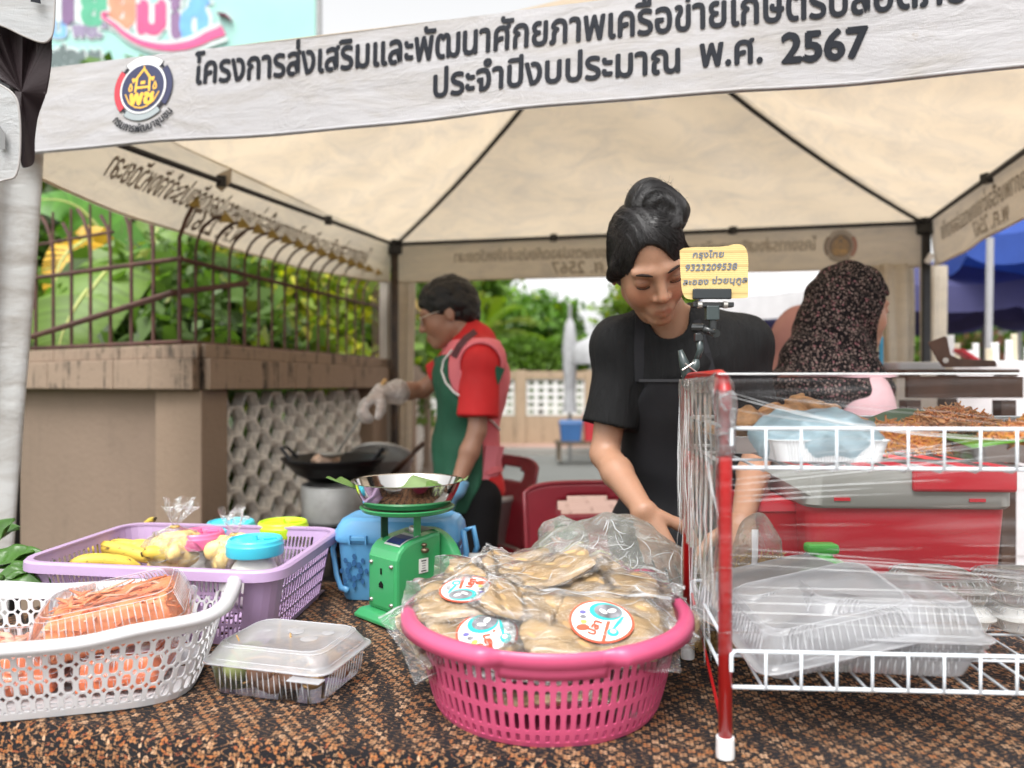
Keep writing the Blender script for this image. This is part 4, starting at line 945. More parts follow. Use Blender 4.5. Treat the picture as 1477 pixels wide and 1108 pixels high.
def scarf(p):
    Mi = np.array((MC_ @ Matrix.Scale(.96, 4)).inverted(), float); q = p@Mi[:3, :3].T+Mi[:3, 3]
    cap = union([(el((0, -.022, .030), (.093, .118, .108)), 0), (rc((0, -.060, -.02), (0, -.085, -.17), .094, .120), .05), (rc((0, .02, -.115), (0, -.01, -.17), .064, .11), .04), (el((0, -.06, -.245), (.165, .175, .085)), .06)])(q)*.96
    cap = cap+.006*np.sin((q[:, 2]*1.0+q[:, 1]*.8)*52+2*wob(q, 14, 1))*sstep(.03, -.10, q[:, 2])+.003*wob(q, 30, 2)+.0025*np.sin(np.arctan2(q[:, 2]+.03, q[:, 1]-.08)*22+wob(q, 12, 4))*sstep(-.1, .03, q[:, 2])
    cut = np.maximum(np.maximum(.034-q[:, 1]+.25*np.abs(q[:, 2]+.03), q[:, 2]-.045), -.118-q[:, 2]); return -smin(-cap, cut, .008)
put('headscarf', sdf_mesh('headscarf', scarf, hcC-Vector((.26, .26, .36)), hcC+Vector((.26, .26, .17)), .0045, None, 1), flowercloth('flowered_headscarf_cloth'), wC, world=True)
for q in (-1, 1):
    Lc = lambda x, y, z: MC_ @ (Vector((x, y, z))*.96)
    put('eyelash', MB().tube([Lc(q*(.0315+.0155*math.sin(t)), .0735+.0155*math.cos(t), -.002) for t in [lerp(-1.1, 1.1, i/8) for i in range(9)]], .0012, 5), dark, wC, world=True)
    put('eyebrow', MB().tube([Lc(q*x, y, z) for x, y, z in ((.015, .0925, .0195), (.030, .0895, .0245), (.046, .0765, .0215))], [.001, .002, .001], 6), dark, wC, world=True)
trousers(wC, hiC, .07, mat('dark_skirt_cloth', (.05, .04, .05), .8), .08, ax=Vector((0, 1, 0)), r0=.11, r1=.08)
# ---------------------------------------------------------------- woman behind her, dusty pink scarf
wD = thing('person', 'person in a dusty pink headscarf standing mostly hidden behind the flowered headscarf', 'person', (1.0, 2.75, .07))
hcD = P(1166, 494, 2.7); MD_ = frame(Vector((.9, .5, 0)), Vector((0, 0, 1)), hcD)
hD, nD = head_fn(MD_, P(1150, 520, 2.72)); cD, waD, hiD = P(1150, 590, 2.75), P(1150, 680, 2.75), P(1150, 760, 2.75)
aD = [P(1150, 550, 2.58), P(1150, 550, 2.92), P(1165, 640, 2.56), P(1190, 700, 2.5), P(1165, 640, 2.95), P(1190, 700, 3.0)]
put('body', sdf_mesh('body', union(body_parts(aD[0], aD[1], aD[2], aD[3], aD[4], aD[5], cD, waD, hiD, P(1150, 520, 2.72), 0, True, PI/2)+[(nD, .02), (hD, .01)]), (.7, 2.4, .65), (1.45, 3.2, 1.6), .0065, head_col(MD_), 1), skinC, wD, world=True)
pinkd = mat('dusty_pink_cloth', (.42, .21, .19), .85, 0, .1, 6, .3, 30, .005)
def scarfD(p):
    Mi = np.array(MD_.inverted(), float); q = p@Mi[:3, :3].T+Mi[:3, 3]
    cap = union([(el((0, -.022, .030), (.095, .118, .108)), 0), (rc((0, -.045, -.02), (0, -.05, -.16), .10, .13), .05), (el((0, -.02, -.28), (.22, .16, .16)), .08)])(q)+.004*wob(q, 24, 2)
    return -smin(-cap, el((0, .118, -.022), (.066, .062, .088))(q), .008)
put('headscarf', sdf_mesh('headscarf', scarfD, hcD-Vector((.28, .28, .5)), hcD+Vector((.28, .28, .17)), .008, None, 1), pinkd, wD, world=True)
put('tunic', sdf_mesh('tunic', folds(union([(rc(cD, hiD, .17, .19), 0), (rc(hiD, hiD-Vector((0, 0, .45)), .19, .21), .03)]+[(rc(aD[i], aD[j], .06, .05), .03) for i, j in ((0, 2), (2, 3), (1, 4), (4, 5))]), .004, 15), (.6, 2.3, .15), (1.5, 3.3, 1.4), .011, None, 1), pinkd, wD, world=True)
# ================================================================ PLANTS
def leafmat(name, base=(.075, .16, .03), trl=.35, rough=.45):
    t = NT(name); a = t.n('Attribute', attribute_name='col').outputs[0]; c = t.mix(1.0, base, a, 'MULTIPLY')
    d = t.bsdf(Base_Color=c, Roughness=rough); tr = t.n('BsdfTranslucent', {'Color': t.mix(1.0, c, (1.3, 1.5, .6), 'MULTIPLY')})
    return t.done(t.n('MixShader', {0: trl, 1: d, 2: tr.outputs[0]}).outputs[0])
lm = leafmat('foliage_leaf', (.095, .15, .035), .38); bark = mat('brown_bark', (.10, .075, .05), .9, 0, .3, 8, .6, 30, .01)
def crown(name, n, blobs, size, seed=1, tint=(1, 1, 1), yel=.08, long_=1.8, droop=.2):
    """leaf sized faces gathered in clumps inside the given blobs (centre, radii)"""
    g = np.random.default_rng(seed); vol = np.array([b[1][0]*b[1][1]*b[1][2] for b in blobs]); pick = g.choice(len(blobs), n, p=vol/vol.sum())
    ncl = max(12, n//26); d = g.normal(size=(ncl, 3)); d /= np.linalg.norm(d, axis=1)[:, None]; rad = g.uniform(.45, 1.0, ncl)**.6
    cb = g.choice(len(blobs), ncl, p=vol/vol.sum()); C = np.array([blobs[i][0] for i in cb])+d*rad[:, None]*np.array([blobs[i][1] for i in cb])
    ci = g.integers(0, ncl, n); cr = np.mean([b[1] for b in blobs])*.20
    pos = C[ci]+g.normal(size=(n, 3))*cr*[1, 1, .7]
    out = pos-np.array(blobs[0][0]); out /= np.linalg.norm(out, axis=1)[:, None]+1e-6
    nrm = out*.5+g.normal(size=(n, 3))*.8+[0, 0, .5]; nrm /= np.linalg.norm(nrm, axis=1)[:, None]
    a = np.cross(nrm, g.normal(size=(n, 3))); a /= np.linalg.norm(a, axis=1)[:, None]; a[:, 2] -= droop; b = np.cross(nrm, a)
    s = size*g.uniform(.6, 1.35, n)[:, None]; L = s*long_
    v = np.stack([pos-a*L*.5, pos+b*s*.5-a*L*.05+nrm*s*.08, pos+a*L*.5-nrm*s*.15, pos-b*s*.5-a*L*.05+nrm*s*.08], 1).reshape(-1, 3)
    F = np.arange(n*4).reshape(n, 4)
    ct = g.uniform(.55, 1.5, ncl)[ci][:, None]*g.uniform(.75, 1.3, n)[:, None]*np.array(tint)*np.ones((n, 3)); y = g.random(n) < yel; ct[y] *= [2.2, 1.5, .8]
    return npmesh(name, v, F, np.repeat(ct, 4, 0))
def tree(label, x, y, h, r, n=9000, size=.13, seed=1, tint=(1, 1, 1), trunk=.11, cat='tree', name='broadleaf_tree', group=None, low=.35, lf=None, yel=.08, squash=.8):
    t = thing(name, label, cat, (x, y, 0), group=group); g = random.Random(seed)
    blobs = [((0, 0, h*(low+1)/2), (r, r, h*(1-low)/2*squash))]+[((g.uniform(-.6, .6)*r, g.uniform(-.5, .5)*r, h*g.uniform(low+.05, .95)), (r*.55, r*.55, r*.4)) for _ in range(4)]
    put('crown', crown('crown', n, blobs, size, seed, tint, yel), lf or lm, t)
    mb = MB(); mb.tube([(0, 0, -.1), (.05, .02, h*.25), (-.04, 0, h*.5), (.05, .03, h*.8)], [trunk, trunk*.8, trunk*.55, trunk*.2], 9)
    for k in range(6):
        a = k*1.1+seed; z = h*(.3+.08*k); mb.tube([(0, 0, z), (math.cos(a)*r*.4, math.sin(a)*r*.4, z+h*.12), (math.cos(a)*r*.75, math.sin(a)*r*.75, z+h*.2)], [trunk*.4, trunk*.25, trunk*.08], 6)
    put('trunk', mb, bark, t, smooth=True); return t
# behind the garden wall
tree('leafy dark green shrub just behind the receding part of the garden wall', -2.2, 4.6, 2.3, .85, 9000, .075, 3, (.9, 1, .9), .05, 'shrub', 'garden_shrub', low=.1)
tree('bright green shrub with yellow flowers behind the iron fence', -1.75, 5.6, 2.2, .7, 8000, .06, 5, (1.7, 1.5, .7), .05, 'shrub', 'garden_shrub', low=.1, yel=.3)
tree('low mid green bush filling the far end of the garden wall', -1.9, 7.2, 2.2, 1.0, 9000, .09, 8, (1.2, 1.25, .9), .06, 'shrub', 'garden_shrub', low=.05)
tree('tall dark broadleaf tree standing deep in the garden', -4.2, 8.2, 4.3, 1.7, 14000, .13, 11, (.8, .95, .8), low=.2)
tree('light green garden tree left of the dark one', -6.2, 7.4, 3.1, 1.3, 9000, .11, 13, (1.6, 1.6, .9), low=.15)
tree('bushy garden tree at the road end of the fence', -2.3, 9.6, 3.9, 1.5, 12000, .10, 17, (1.2, 1.35, .9), low=.15)
tree('low bush under the banana leaves beside the garden wall', -3.1, 4.3, 1.75, .8, 6000, .07, 19, (1.0, 1.2, .8), .05, 'shrub', 'garden_shrub', low=.05)
# fern like sprays
def frond(mb, cols, p, d, L, w, nrm=Vector((0, 0, 1)), n=16, tint=(1, 1, 1), sag_=.5):
    d = d.normalized(); s_ = d.cross(nrm).normalized()
    for i in range(n):
        t = (i+1)/n; c = p+d*L*t-Vector((0, 0, 1))*sag_*L*t*t; l = w*math.sin(PI*min(.97, t*.9+.08))
        for q in (-1, 1):
            e = c+s_*q*l+d*l*.45-Vector((0, 0, l*.25)); wd = L/n*.42
            mb.add([c-d*wd, (c+e)/2+d*wd*.9-d*wd, e, (c+e)/2+d*wd*1.6], [(0, 1, 2, 3)]); cols += [tint]*4
def fronds(label, base, specs, tint, cat='fern', name='palm_fern'):
    t = thing(name, label, cat, base); mb = MB(); cols = []
    for a, el_, L, w in specs: frond(mb, cols, Vector((0, 0, .9)), Vector((math.cos(a)*math.cos(el_), math.sin(a)*math.cos(el_), math.sin(el_))), L, w, tint=tuple(c*random.uniform(.8, 1.25) for c in tint))
    v = np.array(mb.v); me = npmesh('fronds', v, np.array(mb.f), np.array(cols)); put('fronds', me, lm, t)
    put('stem', MB().tube([(0, 0, 0), (.02, 0, .5), (0, 0, .92)], [.05, .04, .03], 8), bark, t, smooth=True); return t
fronds('feathery palm with long green fronds behind the curled fence tops', (-1.95, 5.0, .3), [(random.uniform(-2.4, 1.2), random.uniform(.3, 1.2), random.uniform(.7, 1.1), .16) for _ in range(13)], (1.3, 1.5, .8), 'palm')
fronds('yellow green palm hanging over the street wall', (-.6, 13.9, 1.2), [(random.uniform(0, 6.3), random.uniform(.2, 1.3), 1.5, .35) for _ in range(18)], (2.0, 1.9, .7), 'palm')
# banana plant with broad ribbed leaves, one gone yellow
def banana_leaf(pts, w, name, m_, parent, nrm, tear=.0, seed=0):
    g = random.Random(seed); n = 40; mb = MB(); cols = []; pts = [Vector(p) for p in pts]
    def at(t): 
        k = t*(len(pts)-1); i = min(int(k), len(pts)-2); f_ = k-i; a, b = pts[i], pts[i+1]; p0 = pts[max(i-1, 0)]; p3 = pts[min(i+2, len(pts)-1)]
        return .5*((2*a)+(b-p0)*f_+(2*p0-5*a+4*b-p3)*f_*f_+(3*a-p0-3*b+p3)*f_**3)
    for q in (-1, 1):
        for i in range(n):
            t0, t1 = i/n, (i+1)/n-(tear if g.random() < .5 else 0)/n; r = []
            for t in (t0, t1):
                c = at(t); d = (at(min(1, t+.02))-at(max(0, t-.02))).normalized(); s_ = d.cross(nrm).normalized()*q; wd = w*math.sin(PI*min(1, t*.93+.07))**.6
                r.append([c+s_*wd*u+nrm*(-.35*wd*u*u+.10*wd*u+.012*math.sin(i*PI*1.0))+d*wd*.35*u for u in (0, .33, .66, 1)])
            b = len(mb.v); mb.add(r[0]+r[1], [(k, k+1, 5+k, 4+k) for k in range(3)]); sh_ = g.uniform(.8, 1.2); cols += [(sh_, sh_, sh_)]*8
    put(name, npmesh(name, np.array(mb.v), np.array(mb.f), np.array(cols), True), m_, parent, world=True)
    put('midrib', MB().tube([at(i/20) for i in range(21)], [.018*(1-i/24) for i in range(21)], 6), mat('leaf_midrib', (.42, .46, .14), .5), parent, world=True, smooth=True)
bg_ = leafmat('banana_leaf_green', (.15, .26, .035), .35); by = leafmat('banana_leaf_yellow', (.72, .42, .03), .35); bl = leafmat('banana_leaf_deep', (.10, .26, .035), .4)
ban = thing('banana_plant', 'banana plant with huge ribbed leaves and one dying yellow leaf behind the fence', 'banana plant', (-2.24, 4.44, 0))
n0 = Vector((.1, -.95, .25)).normalized()
banana_leaf([P(205, 515, 4.35), P(160, 400, 4.17), P(125, 420, 3.91), P(95, 470, 3.77), P(85, 500, 3.73)], 0.23, 'leaf', bg_, ban, n0, seed=1)
banana_leaf([P(205, 515, 4.35), P(170, 390, 4.17), P(150, 395, 4.00), P(120, 440, 3.86), P(112, 480, 3.82)], 0.23, 'leaf', bg_, ban, n0, seed=2)
banana_leaf([P(190, 500, 4.35), P(140, 360, 4.35), P(110, 355, 4.17), P(85, 385, 4.08), P(78, 440, 4.00)], 0.12, 'yellow_leaf', by, ban, n0, .5, 3)
banana_leaf([P(205, 515, 4.44), P(180, 390, 4.44), P(130, 315, 4.35), P(90, 290, 4.26), P(40, 290, 4.17)], 0.20, 'leaf', bl, ban, Vector((0, -.7, .7)), seed=4)
banana_leaf([P(205, 515, 4.44), P(200, 400, 4.53), P(150, 330, 4.71), P(110, 240, 4.80), P(90, 190, 4.80)], 0.17, 'leaf', bg_, ban, n0, seed=5)
banana_leaf([P(210, 515, 4.44), P(215, 420, 4.53), P(225, 340, 4.71), P(240, 280, 4.80)], 0.19, 'leaf', bg_, ban, n0, seed=6)
banana_leaf([P(210, 515, 4.44), P(245, 430, 4.53), P(300, 390, 4.71), P(350, 430, 4.80)], 0.14, 'leaf', bl, ban, n0, seed=7)
put('trunk', MB().tube([(-2.24, 4.44, 0), (-2.22, 4.42, .7), (-2.19, 4.38, 1.40)], [.12, .10, .06], 12), mat('banana_trunk', (.20, .16, .07), .8, 0, .4, 10), ban, world=True, smooth=True)
# pale house wall seen through the leaves
hs2 = thing('garden_house', 'white house wall glimpsed between the banana leaves on the far left', 'house', (-6, 11.5, 0)); put('wall', MB().box((-7.6, 12, 1.6), (3.4, .3, 3.2)), mat('white_house_paint', (.7, .7, .7), .8), hs2, world=True)
put('wall', MB().box((-3.1, 11.6, .9), (2.4, .3, 1.8)), tan, hs2, world=True); put('roof', MB().box((-3.1, 11.6, 1.92), (2.7, .9, .22)), mat('brown_roof_edge', (.25, .16, .11), .8), hs2, world=True)
# over the road
def hedge(label, x0, x1, y, z0, z1, tint, seed):
    n = int((x1-x0)*3800); g = np.random.default_rng(seed); pos = np.stack([g.uniform(x0, x1, n), y+g.uniform(-.3, .3, n)*1.0, g.uniform(z0, z1, n)], 1); pos[:, 2] += .05*np.sin(pos[:, 0]*9)
    nr = g.normal(size=(n, 3)); nr /= np.linalg.norm(nr, axis=1)[:, None]; a = np.cross(nr, g.normal(size=(n, 3))); a /= np.linalg.norm(a, axis=1)[:, None]; b = np.cross(nr, a); s = g.uniform(.03, .07, n)[:, None]
    v = np.stack([pos-a*s, pos+b*s*.5, pos+a*s, pos-b*s*.5], 1).reshape(-1, 3); c = np.repeat(g.uniform(.7, 1.4, n)[:, None]*np.array(tint), 4, 0); r = thing('hedge', label, 'hedge', ((x0+x1)/2, y, 0))
    put('foliage', npmesh('foliage', v, np.arange(n*4).reshape(n, 4), c), lm, r, world=True); put('stems', MB().box(((x0+x1)/2, y, (z0+z1)/2-.1), (x1-x0-.1, .3, z1-z0-.3)), mat('hedge_inner_shade', (.02, .03, .012), .9), r, world=True); return r  # stems is one dark box; the hedge's inner shade is its colour
hedge('clipped green hedge above the street wall', -1.1, 1.15, 13.75, 1.15, 2.05, (1.4, 1.6, .9), 4)
specs = [(-6.5, 19, 7.5, 2.8, (.9, 1.1, .8), 'dark round tree across the road, far left of the row'), (-1.7, 18, 5.0, 2.0, (1.3, 1.5, .8), 'mid green tree across the road behind the cook'), (.6, 17.5, 3.7, 1.2, (1.0, 1.3, .8), 'rounded green tree across the road above the hedge'),
         (4.0, 18, 4.8, 1.7, (1.5, 1.5, .7), 'yellowish tree across the road beside the woman in black'), (7.5, 20, 4.5, 2.4, (1.0, 1.15, .75), 'dense low tree across the road behind the umbrellas'), (11.5, 24, 5.2, 2.9, (.95, 1.1, .8), 'dark tree behind the red roofed house'), (16.5, 23, 5.6, 2.9, (.9, 1.05, .8), 'big dark tree right of the red roofed house'), (6.0, 14.6, 3.2, 1.4, (1.6, 1.7, .8), 'light green bush over the road behind the headscarf')]
for i, (x, y, h, r, tn, lab) in enumerate(specs): tree(lab, x, y, h, r, 7000, .13, 40+i, tn, .16, low=.12, group='trees across the road', yel=.1)
# red roofed house
hz = thing('red_roofed_house', 'low white house with a faded red tiled roof far right', 'house', (14.5, 24.5, 0)); rt = mat('faded_red_tiles', (.30, .11, .085), .85, 0, .3, 3)
a, b = P(1368, 500, 24).x, P(1470, 500, 24).x
put('wall', MB().box(((a+b)/2, 25.2, .9), (b-a-.3, 2.4, 2.2)), mat('white_house_paint', (.7, .7, .7), .8), hz, world=True)
put('roof', MB().loft([[Vector((a-.3, 23.7, 1.75)), Vector((b+.3, 23.7, 1.75)), Vector((b+.3, 26.6, 1.75)), Vector((a-.3, 26.6, 1.75))], [Vector((a+.1, 25.1, 3.5)), Vector((b-.5, 25.1, 3.5)), Vector((b-.5, 25.2, 3.5)), Vector((a+.1, 25.2, 3.5))]]), rt, hz, world=True)
put('roof_ridge', MB().box(((a+b)/2-.2, 25.15, 3.55), (b-a-.5, .25, .14)), mat('ridge_tiles', (.45, .09, .05), .8), hz, world=True)

# ================================================================ UMBRELLAS, FAR STALLS
def umbrella(label, c, rad, zr, za, n, cols, pole=True, drop=.22, rot=0, tilt=0):
    t = thing('market_umbrella', label, 'umbrella', (c[0], c[1], .07)); 
    for k in range(n):
        a0, a1 = rot+2*PI*k/n, rot+2*PI*(k+1)/n
        def f(u, v, a0=a0, a1=a1):
            r = rad*min(1, v*1.0); p0 = Vector((math.cos(a0), math.sin(a0), 0)); p1 = Vector((math.cos(a1), math.sin(a1), 0)); p = p0.lerp(p1, u)*r
            z = za-(za-zr)*v**1.15-.05*math.sin(PI*u)*v
            return Vector((p.x, p.y, z-.07+tilt*p.x))
        m_ = cols[k % len(cols)]
        put('canopy_panel', MB().grid(f, 6, 8), m_, t, smooth=True)
        def g(u, v, a0=a0, a1=a1):
            q = f(u, 1, a0, a1); dr = drop*(.8+.2*min(1, 6*min(u, 1-u))); return q+Vector((q.x, q.y, 0))*.02*v-Vector((0, 0, dr*v))
        put('valance_flap', MB().grid(g, 10, 2), m_, t, smooth=True)
        put('rib', MB().tube([(0, 0, za-.1), (math.cos(a0)*rad*.98, math.sin(a0)*rad*.98, zr-.085+tilt*math.cos(a0)*rad)], .007, 5), mat('umbrella_rib', (.2, .2, .2), .5), t)
    if pole: put('pole', MB().tube([(0, 0, 0), (0, 0, za-.07)], .022, 10), mat('grey_steel', (.3, .3, .3), .5, .5), t, smooth=True); put('base', MB().lathe([(.0, .0), (.22, 0), (.22, .07), (.05, .1), (0, .1)], 20), mat('concrete_foot', (.35, .34, .32), .9), t)
    return t
navy = mat('navy_umbrella_cloth', (.07, .07, .18), .8, trl=.3); wht = mat('white_umbrella_cloth', (.72, .72, .74), .8, trl=.3); royal = mat('royal_blue_umbrella_cloth', (.04, .10, .42), .7, trl=.35)
umbrella('navy and white market umbrella behind the flowered headscarf', P(1235, 0, 5.65).xy, 1.38, 1.83, 2.19, 8, [navy]*4+[wht]+[navy]*3, rot=.35, drop=.16)
umbrella('bright royal blue umbrella at the right edge', P(1530, 0, 4.4).xy, .64, 2.08, 2.42, 8, [royal], rot=.2, drop=.17)
umbrella('second navy umbrella, with pale flaps, behind the royal blue one', P(1420, 0, 6.4).xy, .82, 1.93, 2.5, 8, [navy], rot=.15, drop=.20)
# pale canopy behind
cs = thing('far_canopy', 'white sloping canopy beyond the umbrellas', 'canopy', (5.0, 9.0, 0)); A = P(1060, 425, 8.5); B = P(1560, 330, 8.5)
put('canopy_sheet', MB().add([A, Vector((B.x, 8.5, A.z)), Vector((B.x, 10.5, A.z+.55)), Vector((A.x, 10.5, A.z+.55))], [(0, 1, 2, 3)]), wht, cs, world=True, solid=.02)
for x in (A.x+.05, B.x-.1): put('post', MB().tube([(x, 9.4, 0), (x, 9.4, A.z+.2)], .03, 8), mat('grey_steel', (.3, .3, .3)), cs, world=True)
# folded white umbrella and bins over the road
greyw = mat('greyed_white_cloth', (.38, .38, .39), .85, 0, .2, 5, .4, 12, .03); fu = thing('folded_umbrella', 'folded white market umbrella tied up beside the street wall', 'umbrella', (P(822, 0, 11.6).x, 11.6, .07))
X0 = P(822, 0, 11.6).x
put('canopy', MB().lathe([(.02, 2.25), (.07, 2.15), (.10, 1.95), (.12, 1.75), (.10, 1.35), (.09, 1.0), (.12, .75)], 18, (X0, 11.6, 0)), greyw, fu, world=True, smooth=True); put('pole', MB().tube([(X0, 11.6, 0), (X0, 11.6, 2.45)], .03, 8), mat('grey_steel', (.3, .3, .3)), fu, world=True)
ws = thing('white_parasol', 'half open white parasol over the roadside cart', 'umbrella', (P(835, 0, 11.2).x+.25, 11.2, .07)); X1 = P(835, 0, 11.2).x+.25
put('canopy', MB().lathe([(.03, 1.95), (.30, 1.82), (.36, 1.66), (.35, 1.5)], 14, (X1, 11.2, 0)), greyw, ws, world=True, smooth=True); put('pole', MB().tube([(X1, 11.2, 0), (X1, 11.2, 2.1)], .02, 8), mat('grey_steel', (.3, .3, .3)), ws, world=True)
def bin_(label, px, w, h, col, d=11.0, z0=.07):
    x = P(px, 0, d).x; b = thing('plastic_bin', label, 'bin', (x, d, z0)); m_ = mat('bin_%d%d' % (int(col[0]*99), int(col[2]*99)), col, .4)
    put('tub', MB().loft([rrect(w*.85, w*.7, .03, 3, 0), rrect(w, w*.85, .04, 3, h), rrect(w*.95, w*.8, .04, 3, h), rrect(w*.8, w*.65, .03, 3, .03)], True, True), m_, b, smooth=False); put('lid', MB().loft([rrect(w*1.05, w*.9, .04, 3, h), rrect(w*.95, w*.8, .05, 3, h+.05)], True, True), m_, b)
bt_ = thing('roadside_bench', 'low wooden bench carrying the bins across the road', 'bench', (P(835, 0, 11).x, 11, .07)); xb = P(835, 0, 11).x
put('top', MB().box((xb, 11, .33), (.7, .4, .05)), bark, bt_, world=True)
for sx in (-.3, .3): put('leg', MB().box((xb+sx, 11, .19), (.05, .35, .24)), bark, bt_, world=True)
bin_('blue crate on the bench over the road', 823, .34, .26, (.04, .12, .30), 11.0, .355); bin_('red bucket next to the blue crate', 852, .22, .36, (.45, .03, .04), 11.0, .355)

# ================================================================ COOKING CORNER
wokm = mat('seasoned_wok_steel', (.02, .02, .022), .35, .8, .4, 6, .2, 30); alu = mat('brushed_aluminium', (.42, .42, .41), .5, .6, .2, 8, .1, 60, dirt=.6, dirtcol=(.2, .18, .15)); wood = mat('dark_wood', (.07, .032, .018), .55, 0, .35, 12, .3, 30)
cw = P(482, 655, 2.95); cooker = thing('gas_cooker', 'black iron stand with a round dented aluminium windshield under the wok', 'stove', (cw.x, cw.y, .07))
put('windshield', MB().lathe([(.125, .595), (.13, .725), (.125, .735), (.12, .725), (.115, .595)], 36), alu, cooker, smooth=True)
put('ring', MB().lathe([(.06, .565), (.17, .565), (.17, .595), (.06, .595), (.06, .565)], 36), wokm, cooker)
put('burner', MB().lathe([(.0, .47), (.07, .47), (.08, .57), (.05, .61), (0, .61)], 20), wokm, cooker)
for k in range(4):
    a = PI/4+k*PI/2; put('leg', MB().tube([(math.cos(a)*.15, math.sin(a)*.15, .58), (math.cos(a)*.19, math.sin(a)*.19, 0)], .014, 6), wokm, cooker)
put('shelf', MB().box((0, 0, .40), (.36, .36, .02)), wokm, cooker); put('lower_shelf', MB().box((0, 0, .2), (.36, .36, .02)), wokm, cooker)
wok = thing('wok', 'wide black wok of hot oil on the gas cooker', 'wok', (cw.x, cw.y, .812))
put('pan', MB().lathe([(.0, -.005), (.09, .003), (.15, .035), (.20, .095), (.207, .097), (.202, .09), (.15, .042), (.08, .010), (0, .003)], 48), wokm, wok, smooth=True)
put('oil', MB().lathe([(.0, .052), (.158, .052)], 40), mat('frying_oil', (.20, .12, .04), .08), wok, smooth=True)
for q in (-1, 1): put('handle', MB().tube([(q*.16, -.05, .09), (q*.2, -.035, .135), (q*.2, .035, .135), (q*.16, .05, .09)], .007, 6), wokm, wok)
fr_m = mat('fried_batter', (.52, .36, .26), .7, 0, .3, 30, .6, 80)
ff_ = thing('frying_snack', 'pale battered snack held on the skimmer above the oil', 'fritter', (cw.x-.03, cw.y-.02, .90)); put('batter', sdf_mesh('batter', lambda p: el((0, 0, 0), (.055, .04, .026))(p)+.006*wob(p, 120, 2), (-.08, -.07, -.05), (.08, .07, .05), .004), fr_m, ff_)
sk = thing('skimmer', 'steel skimmer with a wooden tipped handle held in the gloved hand', 'skimmer', (wf_.x, wf_.y, wf_.z)); tip = P(488, 652, 2.9); top = P(556, 548, 2.72)
put('handle', MB().tube([tip, tip.lerp(top, .7)], .0045, 6), alu, sk, world=True, smooth=True); put('handle_grip', MB().tube([tip.lerp(top, .66), top], .008, 8), mat('light_wood', (.55, .33, .13), .6), sk, world=True, smooth=True)
put('skimmer_bowl', MB().lathe([(0, -.01), (.03, -.006), (.05, .008)], 20, tip+Vector((-.02, -.02, -.01))), alu, sk, world=True, solid=.002, smooth=True)
pc = P(549, 672, 3.25); pot = thing('steel_pot', 'dented steel pot with a glass lid standing ajar beside the wok', 'pot', (pc.x, pc.y, .07))
put('stand', MB().box((0, 0, .33), (.36, .34, .66)), mat('dark_metal_stand', (.04, .035, .032), .6, .3), pot); put('pot', MB().lathe([(0, .67), (.13, .67), (.135, .80), (.145, .805), (.138, .80), (.125, .69), (0, .69)], 36), alu, pot, smooth=True)
rl = Matrix.Rotation(-.55, 3, 'X'); mb = MB().lathe([(.137, 0), (.142, .006), (.137, .012)], 40); mb.v = [tuple(rl @ Vector(v)+Vector((0, .03, .80))) for v in mb.v]; put('lid_rim', mb, alu, pot, smooth=True)
mb = MB().lathe([(.136, .004), (.10, .025), (.05, .036), (0.012, .04), (.012, .055), (0, .056)], 36); mb.v = [tuple(rl @ Vector(v)+Vector((0, .03, .80))) for v in mb.v]; put('lid', mb, clearmat('pot_lid_glass', (.9, .92, .92), .12, .1, (8, 8, 8), .05, .1), pot, smooth=True)
tl2 = thing('wooden_spatula', 'dark wooden spatula leaning in the steel pot', 'spatula', P(580, 670, 3.05)); put('blade', MB().tube([P(567, 683, 3.1), P(600, 650, 2.98)], [.012, .008], 8), wood, tl2, world=True, smooth=True)
put('grip', MB().tube([P(596, 653, 3.0), P(610, 640, 2.95)], [.010, .010], 8), wood, tl2, world=True, smooth=True)

# ================================================================ RED PLASTIC CHAIRS
cr_ = mat('dark_red_plastic', (.20, .012, .022), .35, 0, .1, 6, .1, 40, coat=.3)
def chair(label, loc, rz):
    c = thing('plastic_chair', label, 'chair', loc, rz, 'dark red plastic chairs')
    def back(u, v):
        a = lerp(-1.05, 1.05, u); z = .44+.40*v-.03*(2*u-1)**4*v; w = .225+.01*v; return Vector((w*math.sin(a)*1.05, .17+.06*math.cos(a)+.07*v, z))
    mb = MB(); mb.holes(back, 1, 1) if False else None
    nu, nv = 44, 26
    def keep(i, j): 
        u, v = (i+.5)/nu, (j+.5)/nv; return abs((u-.5)/.20)**3+abs((v-.80)/.075)**3 > 1
    vs = [back(i/nu, j/nv) for j in range(nv+1) for i in range(nu+1)]
    mb.add(vs, [(j*(nu+1)+i, j*(nu+1)+i+1, (j+1)*(nu+1)+i+1, (j+1)*(nu+1)+i) for j in range(nv) for i in range(nu) if keep(i, j)])
    put('backrest', mb, cr_, c, smooth=True, solid=.008)
    mb = MB().tube([back(0, t/6) for t in range(7)]+[back(u/16, 1) for u in range(1, 16)]+[back(1, 1-t/6) for t in range(7)], .009, 7); put('back_rim', mb, cr_, c, smooth=True)
    put('seat', MB().grid(lambda u, v: Vector((lerp(-.21, .21, u), lerp(-.22, .20, v), .43-.02*math.sin(PI*u)*math.sin(PI*v)-.03*(1-v)**6)), 12, 12), cr_, c, smooth=True, solid=.010)
    put('seat_rim', MB().tube([(x, y, .425) for x, y in ((-.21, -.22), (.21, -.22), (.21, .20), (-.21, .20))], .012, 6, closed=True), cr_, c)
    for x, y in ((-1, -1), (1, -1), (1, 1), (-1, 1)):
        put('leg', MB().loft([[Vector((x*.19+a, y*.19-.01+b, .43)) for a, b in ((-.03, -.03), (.03, -.03), (.03, .03), (-.03, .03))], [Vector((x*.24+a, y*.24-.01+b, 0)) for a, b in ((-.016, -.016), (.016, -.016), (.016, .016), (-.016, .016))]]), cr_, c, bevel=.006)
    return c
